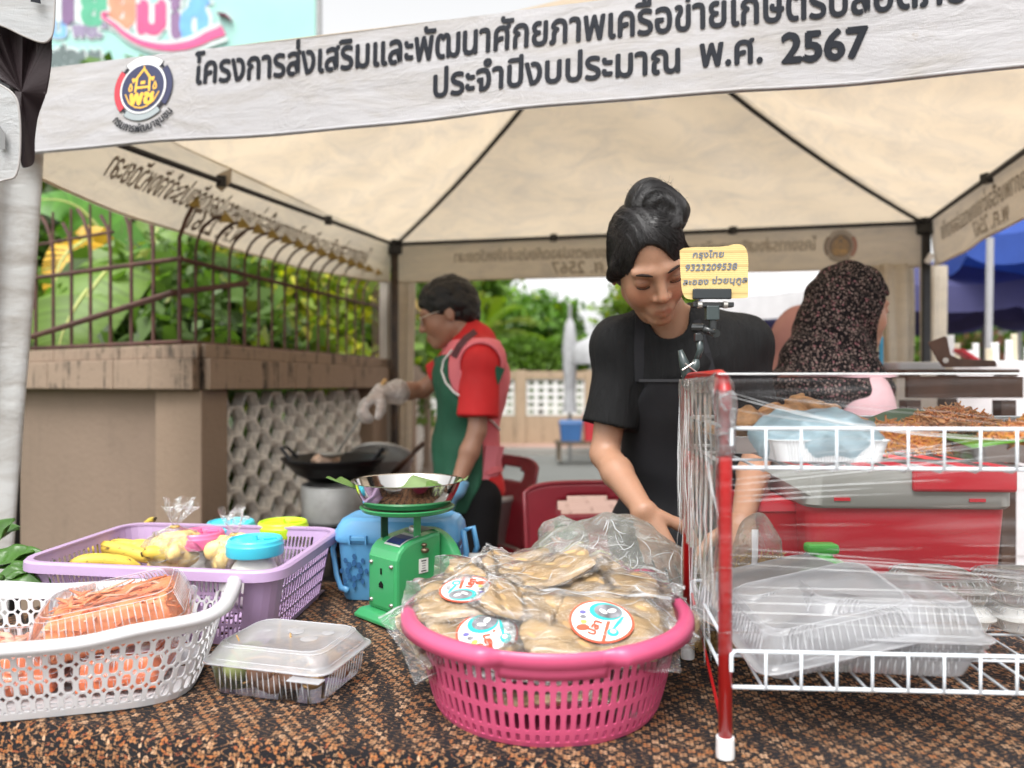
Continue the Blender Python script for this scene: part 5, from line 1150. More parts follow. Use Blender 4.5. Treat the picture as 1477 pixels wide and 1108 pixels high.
ch = chair('dark red plastic chair right behind the table, beside the woman in black', (P(866, 0, 2.35).x, 2.2, .07), .10)
ch['label'] = 'dark red plastic chair with an oval handle slot, close behind the table'
ch.scale = (1, 1, .95); c2 = dup(ch, (P(660, 0, 3.2).x, 3.2, .07), PI/2+.6-PI, 'farther dark red plastic chair, beside the cook')
bk = thing('grey_bucket', 'grey plastic bucket on the paving beside the far red chair', 'bucket', (P(712, 0, 3.45).x, 3.4, .07)); bkm = mat('grey_plastic', (.38, .38, .38), .5)
put('tub', MB().lathe([(0, 0), (.09, 0), (.12, .62), (.127, .62), (.127, .60), (.115, .60), (.085, .02), (0, .02)], 28), bkm, bk, smooth=True); put('rim', MB().lathe([(.12, .61), (.132, .615), (.12, .63)], 28), bkm, bk)
# ================================================================ THE TABLE AND WHAT STANDS ON IT
TZ = .75; YW = -R(8.5); tc_ = Vector((.25, 0, 0)); ud = Vector((math.cos(YW), math.sin(YW), 0)); vd = Vector((-ud.y, ud.x, 0))
T0 = Vector((0, .885, 0))                              # front edge, straight below the picture's bottom
tb = thing('stall_table', 'long folding stall table hidden under the brown batik cloth', 'table', (0, 1.25, .07), YW)
put('tabletop', MB().box((.25, .0, TZ-.105), (2.1, .66, .03)), mat('table_board', (.4, .35, .3), .6), tb)
for x in (-.7, 1.2):
    for y in (-.3, .3): put('leg', MB().tube([(x, y, 0), (x, y, TZ-.1)], .014, 8), alu, tb)
def batik():
    t = NT('batik_cloth'); co = t.coord((1, 1, 1), 'UV'); sx = t.n('SeparateXYZ', {0: co}); X, Y = sx.outputs[0], sx.outputs[1]
    nz = t.n('TexNoise', {'Vector': co, 'Scale': 20.0}); col = None
    f = lambda v: t.m_('SUBTRACT', t.m_('FRACT', v), .5)
    col = (.0075, .0070, .0095)
    def layer(col, cell, rot, thr, amp, pal, on, offx=0.0, petals=4.0):
        c, s = math.cos(rot), math.sin(rot); x = t.m_('ADD', t.m_('MULTIPLY', X, c/cell), t.m_('MULTIPLY', Y, -s/cell)); y = t.m_('ADD', t.m_('MULTIPLY', X, s/cell), t.m_('MULTIPLY', Y, c/cell))
        x = t.m_('ADD', x, offx); fx, fy = f(x), f(y); ix, iy = t.m_('FLOOR', x), t.m_('FLOOR', y)
        r = t.m_('SQRT', t.m_('ADD', t.m_('MULTIPLY', fx, fx), t.m_('MULTIPLY', fy, fy))); th = t.m_('ARCTAN2', fy, fx)
        pet = t.m_('ABSOLUTE', t.m_('COSINE', t.m_('MULTIPLY', th, petals/2))); lim = t.m_('ADD', thr, t.m_('MULTIPLY', pet, amp)); k = t.m_('LESS_THAN', r, lim)
        k = t.m_('MULTIPLY', k, t.m_('SUBTRACT', 1.0, t.m_('LESS_THAN', t.m_('ABSOLUTE', t.m_('SUBTRACT', r, .10)), .032)))
        cv = t.n('CombineXYZ', {0: ix, 1: iy}); h = t.n('TexWhiteNoise', {'Vector': cv.outputs[0]}).outputs[0]; lowf = t.noise(48, co, 2, .5)
        row = t.m_('ADD', t.m_('MULTIPLY', X, 1/.060), t.m_('MULTIPLY', Y, .5/.060)); band = t.m_('SINE', t.m_('MULTIPLY', row, 2*PI))
        g = t.m_('GREATER_THAN', t.m_('ADD', h, t.m_('MULTIPLY', band, .55)), on); k = t.m_('MULTIPLY', k, g)
        pc_ = t.ramp(t.m_('ADD', t.m_('MULTIPLY', lowf, 1.5), -.25), *pal)
        t_ = t.n('Mix', data_type='RGBA'); return t.mix(k, col, pc_)
    cream = (.64, .40, .24); org = (.46, .16, .045); rst = (.30, .075, .035); tanc = (.38, .19, .085)
    # vines: thin orange loops
    vx = t.m_('MULTIPLY', t.m_('SINE', t.m_('ADD', t.m_('MULTIPLY', X, 2*PI/.030), t.m_('MULTIPLY', t.m_('SINE', t.m_('MULTIPLY', Y, 2*PI/.022)), 2.2))), 1.0)
    vine = t.m_('LESS_THAN', t.m_('ABSOLUTE', vx), .22); vv = t.m_('GREATER_THAN', t.noise(160, co, 2), .46)
    col = t.mix(t.m_('MULTIPLY', t.m_('MULTIPLY', vine, vv), .8), col, tanc)
    col = layer(col, .0094, R(45), .09, .17, ((0, org), (.45, tanc), (.8, cream), (1, rst)), .35, .3)
    col = layer(col, .0152, R(45), .15, .23, ((0, rst), (.25, org), (.5, tanc), (.75, cream)), .22)
    # border of arches with flower spears where the cloth hangs down (Y below 0.035)
    bx = f(t.m_('MULTIPLY', X, 1/.046)); by_ = t.m_('DIVIDE', t.m_('SUBTRACT', .006, Y), .022)
    r = t.m_('SQRT', t.m_('ADD', t.m_('MULTIPLY', bx, bx), t.m_('MULTIPLY', t.m_('MULTIPLY', by_, by_), .25)))
    ring = t.m_('LESS_THAN', t.m_('ABSOLUTE', t.m_('SUBTRACT', t.m_('FRACT', t.m_('MULTIPLY', r, 3.6)), .5)), .15); dots = t.m_('GREATER_THAN', t.noise(330, co, 2), .44)
    inb = t.m_('LESS_THAN', Y, .006); bcol = t.mix(t.m_('MULTIPLY', ring, dots), (.0075, .007, .009), t.ramp(t.noise(60, co, 2), (.35, rst), (.65, org)))
    sp = t.m_('LESS_THAN', t.m_('ABSOLUTE', bx), t.m_('MULTIPLY', t.m_('ABSOLUTE', t.m_('SINE', t.m_('MULTIPLY', Y, 2*PI/.024))), .045)); bcol = t.mix(sp, bcol, cream)
    col = t.mix(t.m_('MULTIPLY', inb, t.m_('GREATER_THAN', t.noise(95, co, 2), .56)), col, bcol)
    wv = t.n('TexWave', {'Vector': co, 'Scale': 900.0}); nrm = t.bump(t.m_('ADD', t.noise(11, co, 4, .55, .8), t.m_('MULTIPLY', wv.outputs[1], .04)), .6, .012)
    return t.done(t.bsdf(Base_Color=col, Roughness=.85, Sheen_Weight=.04, Specular_IOR_Level=.25, Normal=nrm))
def cloth():
    xs = np.linspace(-1.05, 1.35, 200); prof = [(-.02, -.50), (-.012, -.30), (-.014, -.12), (-.010, -.03), (-.004, -.008), (.006, -.001)]+[(y, 0) for y in np.linspace(.03, .70, 26)]+[(.735, -.002), (.745, -.02), (.75, -.3), (.752, -.5)]
    mb = MB(); s = [0]
    for a, b in zip(prof, prof[1:]): s.append(s[-1]+math.dist(a, b))
    s0 = s[5]
    vs = []; uv = []
    for j, (y, z) in enumerate(prof):
        for x in xs:
            w = (.014*math.sin(x*21)+.008*math.sin(x*47+1))*min(1, max(0, -z)/.25); zz = z+.0016*math.sin(x*17+y*23)*(z > -.004)+.0012*math.sin(x*41-y*31)*(z > -.004)
            p = T0+ud*x+vd*(y+(w if j < 15 else -w)); vs.append(Vector((p.x, p.y, TZ-.002+zz))); uv.append((x, s[j]-s0+0))
    n = len(xs); mb.add(vs, [(j*n+i, j*n+i+1, (j+1)*n+i+1, (j+1)*n+i) for j in range(len(prof)-1) for i in range(n-1)])
    me = mb.mesh('tablecloth', True); ul = me.uv_layers.new(name='uv')
    idx = np.zeros(len(me.loops), np.int32); me.loops.foreach_get('vertex_index', idx); ul.data.foreach_set('uv', np.array(uv)[idx].ravel())
    return me
put('tablecloth', cloth(), batik(), label='brown and cream flowered batik cloth over the whole stall table', cat='tablecloth')
def rotz(a): return Matrix.Rotation(a, 4, 'Z')
clr = clearmat('clear_box_plastic', (.99, .99, 1), .035, .0, (30, 30, 30), .08, .03, gl=.7, edge=.25); frost = clearmat('frosted_box_plastic', (.95, .96, 1), .46, .06, (30, 30, 30), .25, .05, (.93, .94, .97), gl=.6, edge=.3); bagm = clearmat('thin_bag_film', (1, 1, 1), .03, .28, (24, 24, 60), .10, .6, gl=.8, edge=.3); crin = clearmat('crinkled_bag_film', (.99, 1, .99), .16, .25, (20, 34, 26), .12, .5, (.93, .95, .93), gl=.7, edge=.3)

# ---------------------------------------------------------------- lilac basket
lil = mat('lilac_plastic', (.50, .35, .56), .42, 0, .06, 5, .1, 90, dirt=.12, dirtcol=(.3, .22, .16), trl=.12)
def rect_basket(name, label, cat, bl, br, fl_, fr__, H, cs, m_, nslots, rimw=.012, shrink=.90):
    """corners of the rim given in world metres: far-left, far-right, near-left, near-right"""
    c = (bl+br+fl_+fr__)/4; t = thing(name, label, cat, (c.x, c.y, TZ)); top = [fl_-c, fr__-c, br-c, bl-c]
    for v in top: v.z = H
    bot = [Vector((v.x*shrink, v.y*shrink, 0)) for v in top]
    mb = MB()
    for k in range(4):
        a, b, a2, b2 = top[k], top[(k+1) % 4], bot[k], bot[(k+1) % 4]; L = (b-a).length; e = .05/L
        def f(u, v, a=a, b=b, a2=a2, b2=b2, e=e): return (a2.lerp(b2, lerp(e, 1-e, u))).lerp(a.lerp(b, lerp(e, 1-e, u)), v)
        def strip(v0, v1): mb.add([f(0, v0), f(1, v0), f(1, v1), f(0, v1)], [(0, 1, 2, 3)])
        nu = int((L-.1)/(cs*(1.75 if k % 2 else 1))); rows = [(.06, .27), (.27, .48), (.48, .69), (.69, .90)]; strip(0, .06); strip(.90, 1.0)
        for v0, v1 in rows: mb.holes(lambda u, v, v0=v0, v1=v1: f(u, lerp(v0, v1, v)), nu, 1, (.66, .86), 5, m=8)
        c2_, d2, c3, d3 = top[k-1], top[(k+1) % 4], bot[k-1], bot[(k+1) % 4]; n_ = 5; vs = []     # rounded corner
        La = (a-c2_).length; ea = .05/La
        for i in range(n_+1):
            w = i/n_
            for A, C_, B_ in ((a2, c3, b2), (a, c2_, b)):
                p0 = A.lerp(C_, ea); p2 = A.lerp(B_, e); vs.append(p0*(1-w)**2+A*2*w*(1-w)*.9+(p0+p2)*.5*2*w*(1-w)*.1+p2*w*w)
        mb.add(vs, [(2*i, 2*i+2, 2*i+3, 2*i+1) for i in range(n_)])
    bb_ = MB(); nn = 10
    put('basket_wall', mb, m_, t, solid=.0016, weld=True)
    put('basket_floor', MB().holes(lambda u, v: bot[0].lerp(bot[1], u).lerp(bot[3].lerp(bot[2], u), v)+Vector((0, 0, .003)), 16, 12, (.7, .7), 3, m=8), m_, t, solid=.002)
    rim = []
    for k in range(4):
        a, p_, n2 = top[k], top[k-1], top[(k+1) % 4]; ea = .05/(a-p_).length; eb = .05/(n2-a).length
        for i in range(6): w = i/5; p0, p2 = a.lerp(p_, ea), a.lerp(n2, eb); rim.append(p0*(1-w)**2+a*2*w*(1-w)*.93+(p0+p2)*.5*2*w*(1-w)*.07+p2*w*w)
    rings = []; N = len(rim)
    for i, p in enumerate(rim):
        tg = (rim[(i+1) % N]-rim[i-1]).normalized(); o = Vector((tg.y, -tg.x, 0)); rings.append([p+o*x+Vector((0, 0, z)) for x, z in ((-.003, .004), (.008, .005), (rimw, .001), (rimw+.001, -.014), (rimw-.002, -.014), (rimw-.003, -.002), (-.003, 0))])
    q = MB(); n7 = 7; vs = [v for r_ in rings for v in r_]
    q.add(vs, [(i*n7+k, i*n7+(k+1) % n7, ((i+1) % N)*n7+(k+1) % n7, ((i+1) % N)*n7+k) for i in range(N) for k in range(n7)]); put('rim', q, m_, t, auto=40); return t, top, bot, c
HL = .130
def onz(px, py, z): d = (CAMZ-z)/((py-554)/FPX); return P(px, py, d)
zr_ = TZ+HL
LA, LBp, LC, LD = onz(190, 757, zr_), onz(487, 765, zr_), onz(395, 828, zr_), onz(28, 812, zr_)
Bk, btop, bbot, bc0 = rect_basket('lilac_basket', 'large rectangular lilac slotted basket holding bananas, bagged fruit and jars', 'basket', LA, LBp, LD, LC, HL, .0085, lil, 30)
# bananas: one hand of four, one loose, two standing stems
ban_m = None
def bananamat():
    t = NT('spotted_banana'); co = t.coord(); g = t.coord((18, 18, 90)); c = t.mix(t.noise(20, co, 4), (.62, .42, .05), (.80, .58, .10)); c = t.mix(t.ramp(t.noise(1.0, t.coord((30, 110, 110)), 6, .7), (.56, 0.), (.64, 1.)), c, (.10, .055, .02))
    a = t.n('Attribute', attribute_name='col').outputs[0]; c = t.mix(1.0, c, a, 'MULTIPLY'); return t.done(t.bsdf(Base_Color=c, Roughness=.5, Normal=t.bump(t.noise(60, co, 4), .2, .002)))
ban_m = bananamat()
def banana(p0, p1, lift, r, label, parentcol=None):
    p0, p1 = Vector(p0), Vector(p1); m_ = (p0+p1)/2+Vector((0, 0, lift)); t = thing('banana', label, 'banana', p0, group='bananas in the lilac basket')
    q = [p0*(1-k)**2+m_*2*k*(1-k)+p1*k*k for k in [i/12 for i in range(13)]]; rr_ = [r*(.35+.65*sstep(0, .22, k)*1.0-.62*sstep(.80, 1, k)) for k in [i/12 for i in range(13)]]; rr_ = [float(x) for x in rr_]
    mb = MB().tube(q, rr_, 6); me = mb.mesh('fruit', False); a = me.color_attributes.new('col', 'FLOAT_COLOR', 'POINT')
    for i in range(len(me.vertices)): k = min(i//6, 12)/12; d = 1-.75*max(0, (k-.9)*10)-.5*max(0, (.08-k)*12); a.data[i].color = (d, d, d*.9, 1)
    put('fruit', me, ban_m, t, world=True, sub=2, smooth=True, auto=None); put('stem_tip', MB().tube([q[-1]-(q[-1]-q[-2])*.2, q[-1]+(q[-1]-q[-2])*.45], [r*.36, r*.22], 6), mat('banana_tip', (.05, .035, .02), .8), t, world=True); return t
zb = TZ+.088
for k, (x0_, y0_, x1_, y1_) in enumerate(((232, 812, 120, 790), (238, 806, 150, 788), (242, 800, 182, 791), (205, 820, 98, 814), (250, 812, 205, 800))):
    banana(onz(x0_, y0_, zb-.01), onz(x1_, y1_, zb+.012), .022, .0175, ['banana nearest the basket front in the spotted bunch', 'second spotted banana, its tip raised', 'short banana at the back of the spotted bunch', 'lone banana lying along the front wall of the lilac basket', 'banana tucked against the bag of peeled fruit'][k])
banana(onz(196, 775, TZ+.06), onz(224, 748, TZ+.14), .01, .011, 'thin yellow banana sticking up at the back corner of the lilac basket'); banana(onz(215, 800, TZ+.06), onz(212, 768, TZ+.105), .01, .010, 'small upright banana leaning behind the fruit bag')
# bags of peeled yellow fruit
yf = mat('peeled_yellow_fruit', (.84, .62, .24), .45, 0, .12, 30, .2, 60, sss=.1)
def fruitbag(label, c, w, h, dpt, n, seed, knot):
    t = thing('fruit_bag', label, 'bag', c); g = np.random.default_rng(seed)
    for i in range(n):
        a = g.uniform(0, 6.28); r_ = math.sqrt(g.uniform(0, 1))*.62; pz = g.uniform(.022, h*.50); p = np.array((math.cos(a)*r_*w/2*(1-.5*pz/h), math.sin(a)*r_*dpt/2*(1-.5*pz/h), pz)); ax = g.normal(size=3); ax[2] *= .3; ax /= np.linalg.norm(ax)
        f_ = lambda q, p=p, ax=ax: rc(p-ax*.020, p+ax*.020, .021, .018)(q)+.0015*np.cos(6*np.arctan2((q-p)[:, 1], (q-p)[:, 0]))
        put('fruit_piece', sdf_mesh('fruit_piece', f_, p-.05, p+.05, .005), yf, t)
    def f(u, v):
        a = u*2*PI; z = h*v; k = knot
        if v < .60: r = math.sin(PI*min(1, (v/.62+.12))*.86)**.55
        elif v < .68: r = lerp(.50, .07, (v-.60)/.08)
        else: r = .07+.42*((v-.68)/.32)**.8
        r *= 1+(.10 if v < .6 else .30*min(1, (v-.68)*5) if v > .68 else 0)*math.sin(a*(7 if v > .65 else 5)+seed+3*v)+.05*math.sin(a*13+v*20)
        fl_ = 1 if v < .68 else .55
        return Vector((math.cos(a)*r*w/2+(v > .68)*(v-.68)*.04*(1 if seed % 2 else -.2), math.sin(a)*r*dpt/2*fl_, z+(.012*math.sin(a*3+seed) if v > .95 else 0)))
    put('clear_bag', MB().grid(f, 64, 44), bagm, t, smooth=True)
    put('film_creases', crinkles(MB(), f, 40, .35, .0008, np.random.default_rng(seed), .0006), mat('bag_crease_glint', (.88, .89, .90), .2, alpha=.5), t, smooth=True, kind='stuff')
    put('rubber_band', MB().tube([(math.cos(a)*.007, math.sin(a)*.007, h*.665) for a in [i*PI/6 for i in range(12)]], .003, 6, closed=True), mat('tan_rubber_band', (.55, .33, .09), .5), t); return t
p = onz(243, 858, TZ+.012); fruitbag('taller knotted clear bag of peeled yellow fruit in the lilac basket', (p.x, p.y+.03, TZ+.045), .135, .155, .10, 14, 3, .1)
p = onz(325, 862, TZ+.012); fruitbag('lower knotted clear bag of yellow fruit slices beside the cyan lidded jar', (p.x, p.y+.05, TZ+.035), .115, .145, .08, 10, 4, .1)
# jars
def jar(label, px, py, r, lidc, h=.107, fill=(.80, .79, .72)):
    c = onz(px, py, TZ+h+.02); t = thing('jar', label, 'jar', (c.x, c.y, TZ+.004), rz=.4)
    put('glass', MB().lathe([(.0, .0), (r*.95, .0), (r*1.12, .01), (r*1.14, h*.65), (r*1.02, h*.85), (r*.92, h)], 36), clr, t, smooth=True)
    fm = mat('jar_filling_%d' % int(fill[2]*100), fill, .6, 0, .12, 30, .3, 60)
    put('filling', sdf_mesh('filling', lambda p: rc((0, 0, .03), (0, 0, h*.52), r*.95, r*.9)(p)+.004*wob(p, 90, 1), (-r*1.2, -r*1.2, -.02), (r*1.2, r*1.2, h), .005), fm, t)
    lm_ = mat('lid_%d_%d' % (int(lidc[0]*99), int(lidc[2]*99)), lidc, .35, 0, .05, 6, coat=.2)
    z = h-.004; put('lid', MB().lathe([(r*1.06, z-.004), (r*1.09, z), (r*1.09, z+.018), (r*1.05, z+.021), (r*1.04, z+.026), (r*.99, z+.029), (r*.93, z+.029), (r*.90, z+.025), (r*.55, z+.024), (0, z+.024)], 48), lm_, t, auto=30)
    L_d = kids(t)[-1]; put('lid_tab', MB().box((r*.55, 0, z+.027), (r*.5, .012, .006)), lm_, L_d, bevel=.002); put('vent_knob', MB().lathe([(0, z+.034), (.005, z+.034), (.006, z+.024)], 14), lm_, L_d); return t
jar('jar of pale fruit under a cyan lid, nearest of the lidded jars', 368, 782, .052, (.06, .55, .68)); jar('jar under a lime green lid', 408, 757, .052, (.50, .72, .02), .110); jar('jar under a cyan lid, behind the bags', 333, 757, .050, (.08, .55, .68), .106); jar('jar under a hot pink lid, half hidden between the two bags', 288, 772, .048, (.85, .16, .34), .104)

# ---------------------------------------------------------------- white basket with boxes of orange shreds
whp = mat('white_basket_plastic', (.70, .70, .715), .38, 0, .03, 4, .08, 60, dirt=.06, dirtcol=(.45, .38, .32), trl=.15)
HW = .118
def superring(cx, cy, a, b, rot, k, z, n=96):
    out = []
    for i in range(n):
        t = 2*PI*i/n; c, s = math.cos(t), math.sin(t); e = (abs(c)**k+abs(s)**k)**(-1/k); x, y = a*c*e, b*s*e; out.append(Vector((cx+x*math.cos(rot)-y*math.sin(rot), cy+x*math.sin(rot)+y*math.cos(rot), z)))
    return out
wc = Vector((-.672, 1.112, 0)); wb = thing('white_basket', 'white oval slotted basket with a wavy rim at the left edge', 'basket', (wc.x, wc.y, TZ), R(14))
WA, WB_ = .225, .142
_a = np.linspace(0, 2*PI, 721); _k = 4.6; _e = (np.abs(np.cos(_a))**_k+np.abs(np.sin(_a))**_k)**(-1/_k); _l = np.concatenate([[0], np.cumsum(np.hypot(np.diff(WA*np.cos(_a)*_e), np.diff(WB_*np.sin(_a)*_e)))]); _l /= _l[-1]
def ww(u, v):
    t = float(np.interp(u % 1.0 if u < 1 else 1.0, _l, _a)); s_ = lerp(.84, 1.0, v**.8); c, s = math.cos(t), math.sin(t); k = 4.6; e = (abs(c)**k+abs(s)**k)**(-1/k); dip = .014*math.exp(-((abs(abs(math.sin(t))-1))/.10)**2)+.0; return Vector((WA*c*e*s_, WB_*s*e*s_, HW*v-dip*v**3))
mb = MB(); 
for v0, v1 in ((.08, .27), (.27, .46), (.46, .65), (.65, .84)): mb.holes(lambda u, v, v0=v0, v1=v1: ww(u, lerp(v0, v1, v)), 68, 1, (.62, .84), 4.5, m=12)
mb.grid(lambda u, v: ww(u, v*.08), 68, 1); mb.grid(lambda u, v: ww(u, .84+v*.16), 68, 2); put('basket_wall', mb, whp, wb, solid=.0022, weld=True, smooth=False)
put('rim', MB().loft([[ww(i/96, 1)*(1)+Vector((math.cos(a)*x*0, 0, 0))+(Vector((ww(i/96, 1).x, ww(i/96, 1).y, 0)).normalized()*x)+Vector((0, 0, z)) for i in range(96)] for a, (x, z) in enumerate(((-.001, -.002), (-.001, .004), (.004, .009), (.014, .009), (.020, .004), (.021, -.004), (.019, -.004), (.015, .003), (.004, .004), (-.001, -.002)))], False, False), whp, wb, smooth=True)
put('basket_floor', MB().holes(lambda u, v: Vector((lerp(-.15, .15, u), lerp(-.095, .095, v), .002)), 16, 10, (.7, .7), 3, m=8).add([ww(i/48, 0) for i in range(48)]+[Vector((0, 0, .001))], [(i, (i+1) % 48, 48) for i in range(48)]), whp, wb, solid=.001)
org1 = mat('orange_papaya_shreds', (.90, .27, .11), .5, 0, .25, 40, .4, 60, sss=.1); org2 = mat('deep_orange_slices', (.86, .20, .07), .45, 0, .25, 25, .3, 60); palo = mat('pale_salmon_slices', (.90, .46, .30), .5, 0, .2, 25)
ribm = mat('moulded_rib_glint', (.86, .87, .92), .25, alpha=.42)
def clam(label, M, w, d, hb, ht, m_, fill=None, name='clamshell_box', cor=.003, lid=True, th=.0006, group=None, ribs=True, lribs=True):
    t = thing(name, label, 'food box', (0, 0, 0), group=group); t.matrix_world = M; t.location = M.to_translation(); t.rotation_euler = M.to_euler()
    nc = int(w/.0085)
    put('box_base', MB().loft([rrect(w*.84, d*.84, .018, 4, .001, cor=cor*.6, ncor=nc), rrect(w*.88, d*.88, .02, 4, .004, cor=cor, ncor=nc), rrect(w*.95, d*.95, .022, 4, hb*.9, cor=cor, ncor=nc), rrect(w*.96, d*.96, .022, 4, hb, ncor=nc), rrect(w*1.03, d*1.03, .024, 4, hb+.001, ncor=nc)], True, False), m_, t, auto=60)
    if lid:
        put('box_lid', MB().loft([rrect(w*1.04, d*1.04, .024, 4, hb+.002, ncor=nc), rrect(w*.965, d*.965, .022, 4, hb+.005, ncor=nc), rrect(w*.955, d*.955, .022, 4, hb+.009, cor=cor, ncor=nc), rrect(w*.86, d*.86, .026, 4, hb+ht*.9, cor=cor, ncor=nc), rrect(w*.80, d*.80, .026, 4, hb+ht, ncor=nc)]+[rrect(w*.74, d*.74, .02, 4, hb+ht-.003, ncor=nc)], False, True), m_, t, auto=60)
        put('hinge_flange', MB().tube([v for v in rrect(w*1.04, d*1.04, .024, 4, hb+.0015)], .0016, 5, closed=True), m_, t, smooth=True)
    if ribs:
        mb = MB(); g_ = .0007
        def side(s0, s1, z0, z1, q0, q1):
            for ax, W_, D_ in ((0, w, d), (1, d, w)):
                n = int(W_*.70/.0085)
                for sgn in (-1, 1):
                    for i in range(n+1):
                        x = (i/n-.5)*W_*.72; p = [(x*lerp(1, .97, q_), sgn*D_/2*s, z) for q_, s, z in ((0, s0, z0), (.5, (s0+s1)/2, (z0+z1)/2), (1, s1, z1))]; mb.tube([(a, b, c_) if ax == 0 else (b, a, c_) for a, b, c_ in p], [g_*.5, g_*1.7, g_*.5], 4)
        if lid and lribs: side(.955, .862, hb+.010, hb+ht*.9, 0, 1)
        side(.885, .95, .006, hb*.88, 0, 1)
        if lid:
            for s, z in ((.80, hb+ht), (.86, hb+ht*.9), (.96, hb+.007)): mb.tube(rrect(w*s, d*s, .024, 4, z), g_*.8, 4, closed=True)
        put('ribs', mb, ribm, t, smooth=True, kind='stuff')
    if fill: fill(t, w, d, hb, ht)
    return t
def shreds(n, mats, thick=.006, L=.07, top=.9, flatt=.35, core=None):
    def f(t, w, d, hb, ht):
        if core: H_ = hb+ht; put('packed_filling', sdf_mesh('packed_filling', lambda p: np.maximum(np.maximum(np.abs(p[:, 0])/(.43*w)*(1+.22*p[:, 2]/H_), np.abs(p[:, 1])/(.43*d)*(1+.25*p[:, 2]/H_))-1, np.abs(p[:, 2]-H_*.42)/(H_*.42)-1)*.05+.0022*wob(p*np.array((.3, 1, 1)), 260, 1), (-.5*w, -.5*d, -.002), (.5*w, .5*d, H_), .0045), core, t)
        for q, mt in enumerate(mats):
            mb = MB()
            for i in range(n//len(mats)):
                z = rng.uniform(.006, (hb+ht)*top); s = .74-.10*z/(hb+ht); p = Vector((rng.uniform(-.5, .5)*w*s, rng.uniform(-.5, .5)*d*s, z)); a = rng.normal(0, .5)+(PI/2 if rng.random() < .35 else 0); l = rng.uniform(.5, 1.1)*L/2
                dd = Vector((math.cos(a), math.sin(a), rng.normal(0, .12)))*l
                lim = lambda v: Vector((max(-.43*w, min(.43*w, v.x)), max(-.43*d, min(.43*d, v.y)), max(.005, min((hb+ht)*.93, v.z))))
                mb.tube([lim(p-dd), lim(p+Vector((0, 0, rng.normal(0, .004)))), lim(p+dd)], [thick*.4, thick, thick*.4], 5, flat=flatt)
            put(('filling', 'filling_slices')[q > 0], mb, mt, t, kind='stuff', smooth=True)
    return f
M1 = Matrix.Translation((-.600, 1.130, TZ+.068)) @ Matrix.Rotation(R(18), 4, 'Z') @ Matrix.Rotation(R(-9), 4, 'Y') @ Matrix.Rotation(R(6), 4, 'X')
clam('clear ribbed box of orange shreds lying tilted on top in the white basket', M1, .215, .145, .024, .046, clr, shreds(520, [org1, org2, palo], .0045, .06, flatt=.4, core=org1))
M2 = Matrix.Translation((-.745, 1.09, TZ+.010)) @ Matrix.Rotation(R(14), 4, 'Z')
clam('lower clear box of orange slices at the bottom of the white basket', M2, .19, .15, .024, .040, clr, shreds(200, [org2, palo, org1], .009, .06, flatt=.3, core=org2))
M3 = Matrix.Translation((-.585, 1.13, TZ+.006)) @ Matrix.Rotation(R(102), 4, 'Z')
clam('clear box of orange slices against the right end of the white basket', M3, .16, .13, .024, .030, clr, shreds(150, [org2, palo], .009, .06, flatt=.3, core=org2))
# green leaves at the left edge
gr = thing('leafy_greens', 'bunch of glossy green leaves poking in from the left behind the white basket', 'greens', onz(-20, 835, TZ+.1)); lgm = mat('glossy_green_leaf', (.055, .15, .018), .3, 0, .3, 14, .2, 40, trl=.2)
g0 = onz(-25, 845, TZ+.105)
def leaf(parent, p, d, n, L, w, m_, name='leaf', curl=.3):
    d = Vector(d).normalized(); n = Vector(n).normalized(); s_ = d.cross(n).normalized(); n = s_.cross(d)
    def f(u, v): x = (u-.5)*2; wd = w*math.sin(PI*min(1, v*.95+.03))**.75; return p+d*L*v+s_*x*wd+n*(.35*wd*x*x-curl*L*v*v+.004*math.sin(v*14+x*3))
    return put(name, MB().grid(f, 8, 14), m_, parent, world=True, smooth=True, solid=.0006)
for i, (px, py, dx, dz, L, w) in enumerate(((-10, 820, .8, .5, .10, .03), (5, 828, 1, .12, .11, .024), (-12, 835, 1, .2, .10, .026), (-20, 800, .5, .8, .09, .028), (-5, 838, .9, -.05, .09, .024), (-30, 795, .75, .65, .10, .03), (-15, 815, .9, .35, .10, .028), (0, 832, .7, .3, .08, .022), (-20, 825, .6, .6, .08, .03))):
    leaf(gr, onz(px, py, TZ+.10), (dx, rng.uniform(-.5, .3), dz), (rng.uniform(-.4, .2), -.5, .8), L, w, lgm, curl=rng.uniform(.1, .5))
put('stems', MB().tube([g0+Vector((-.05, 0, -.03)), g0+Vector((.03, 0, .0))], .008, 7).tube([g0+Vector((-.05, .02, -.05)), g0+Vector((.02, .02, .01))], .006, 7).tube([g0+Vector((-.04, .02, -.1)), g0+Vector((-.02, .02, .01))], .012, 7), lgm, gr, world=True, smooth=True)

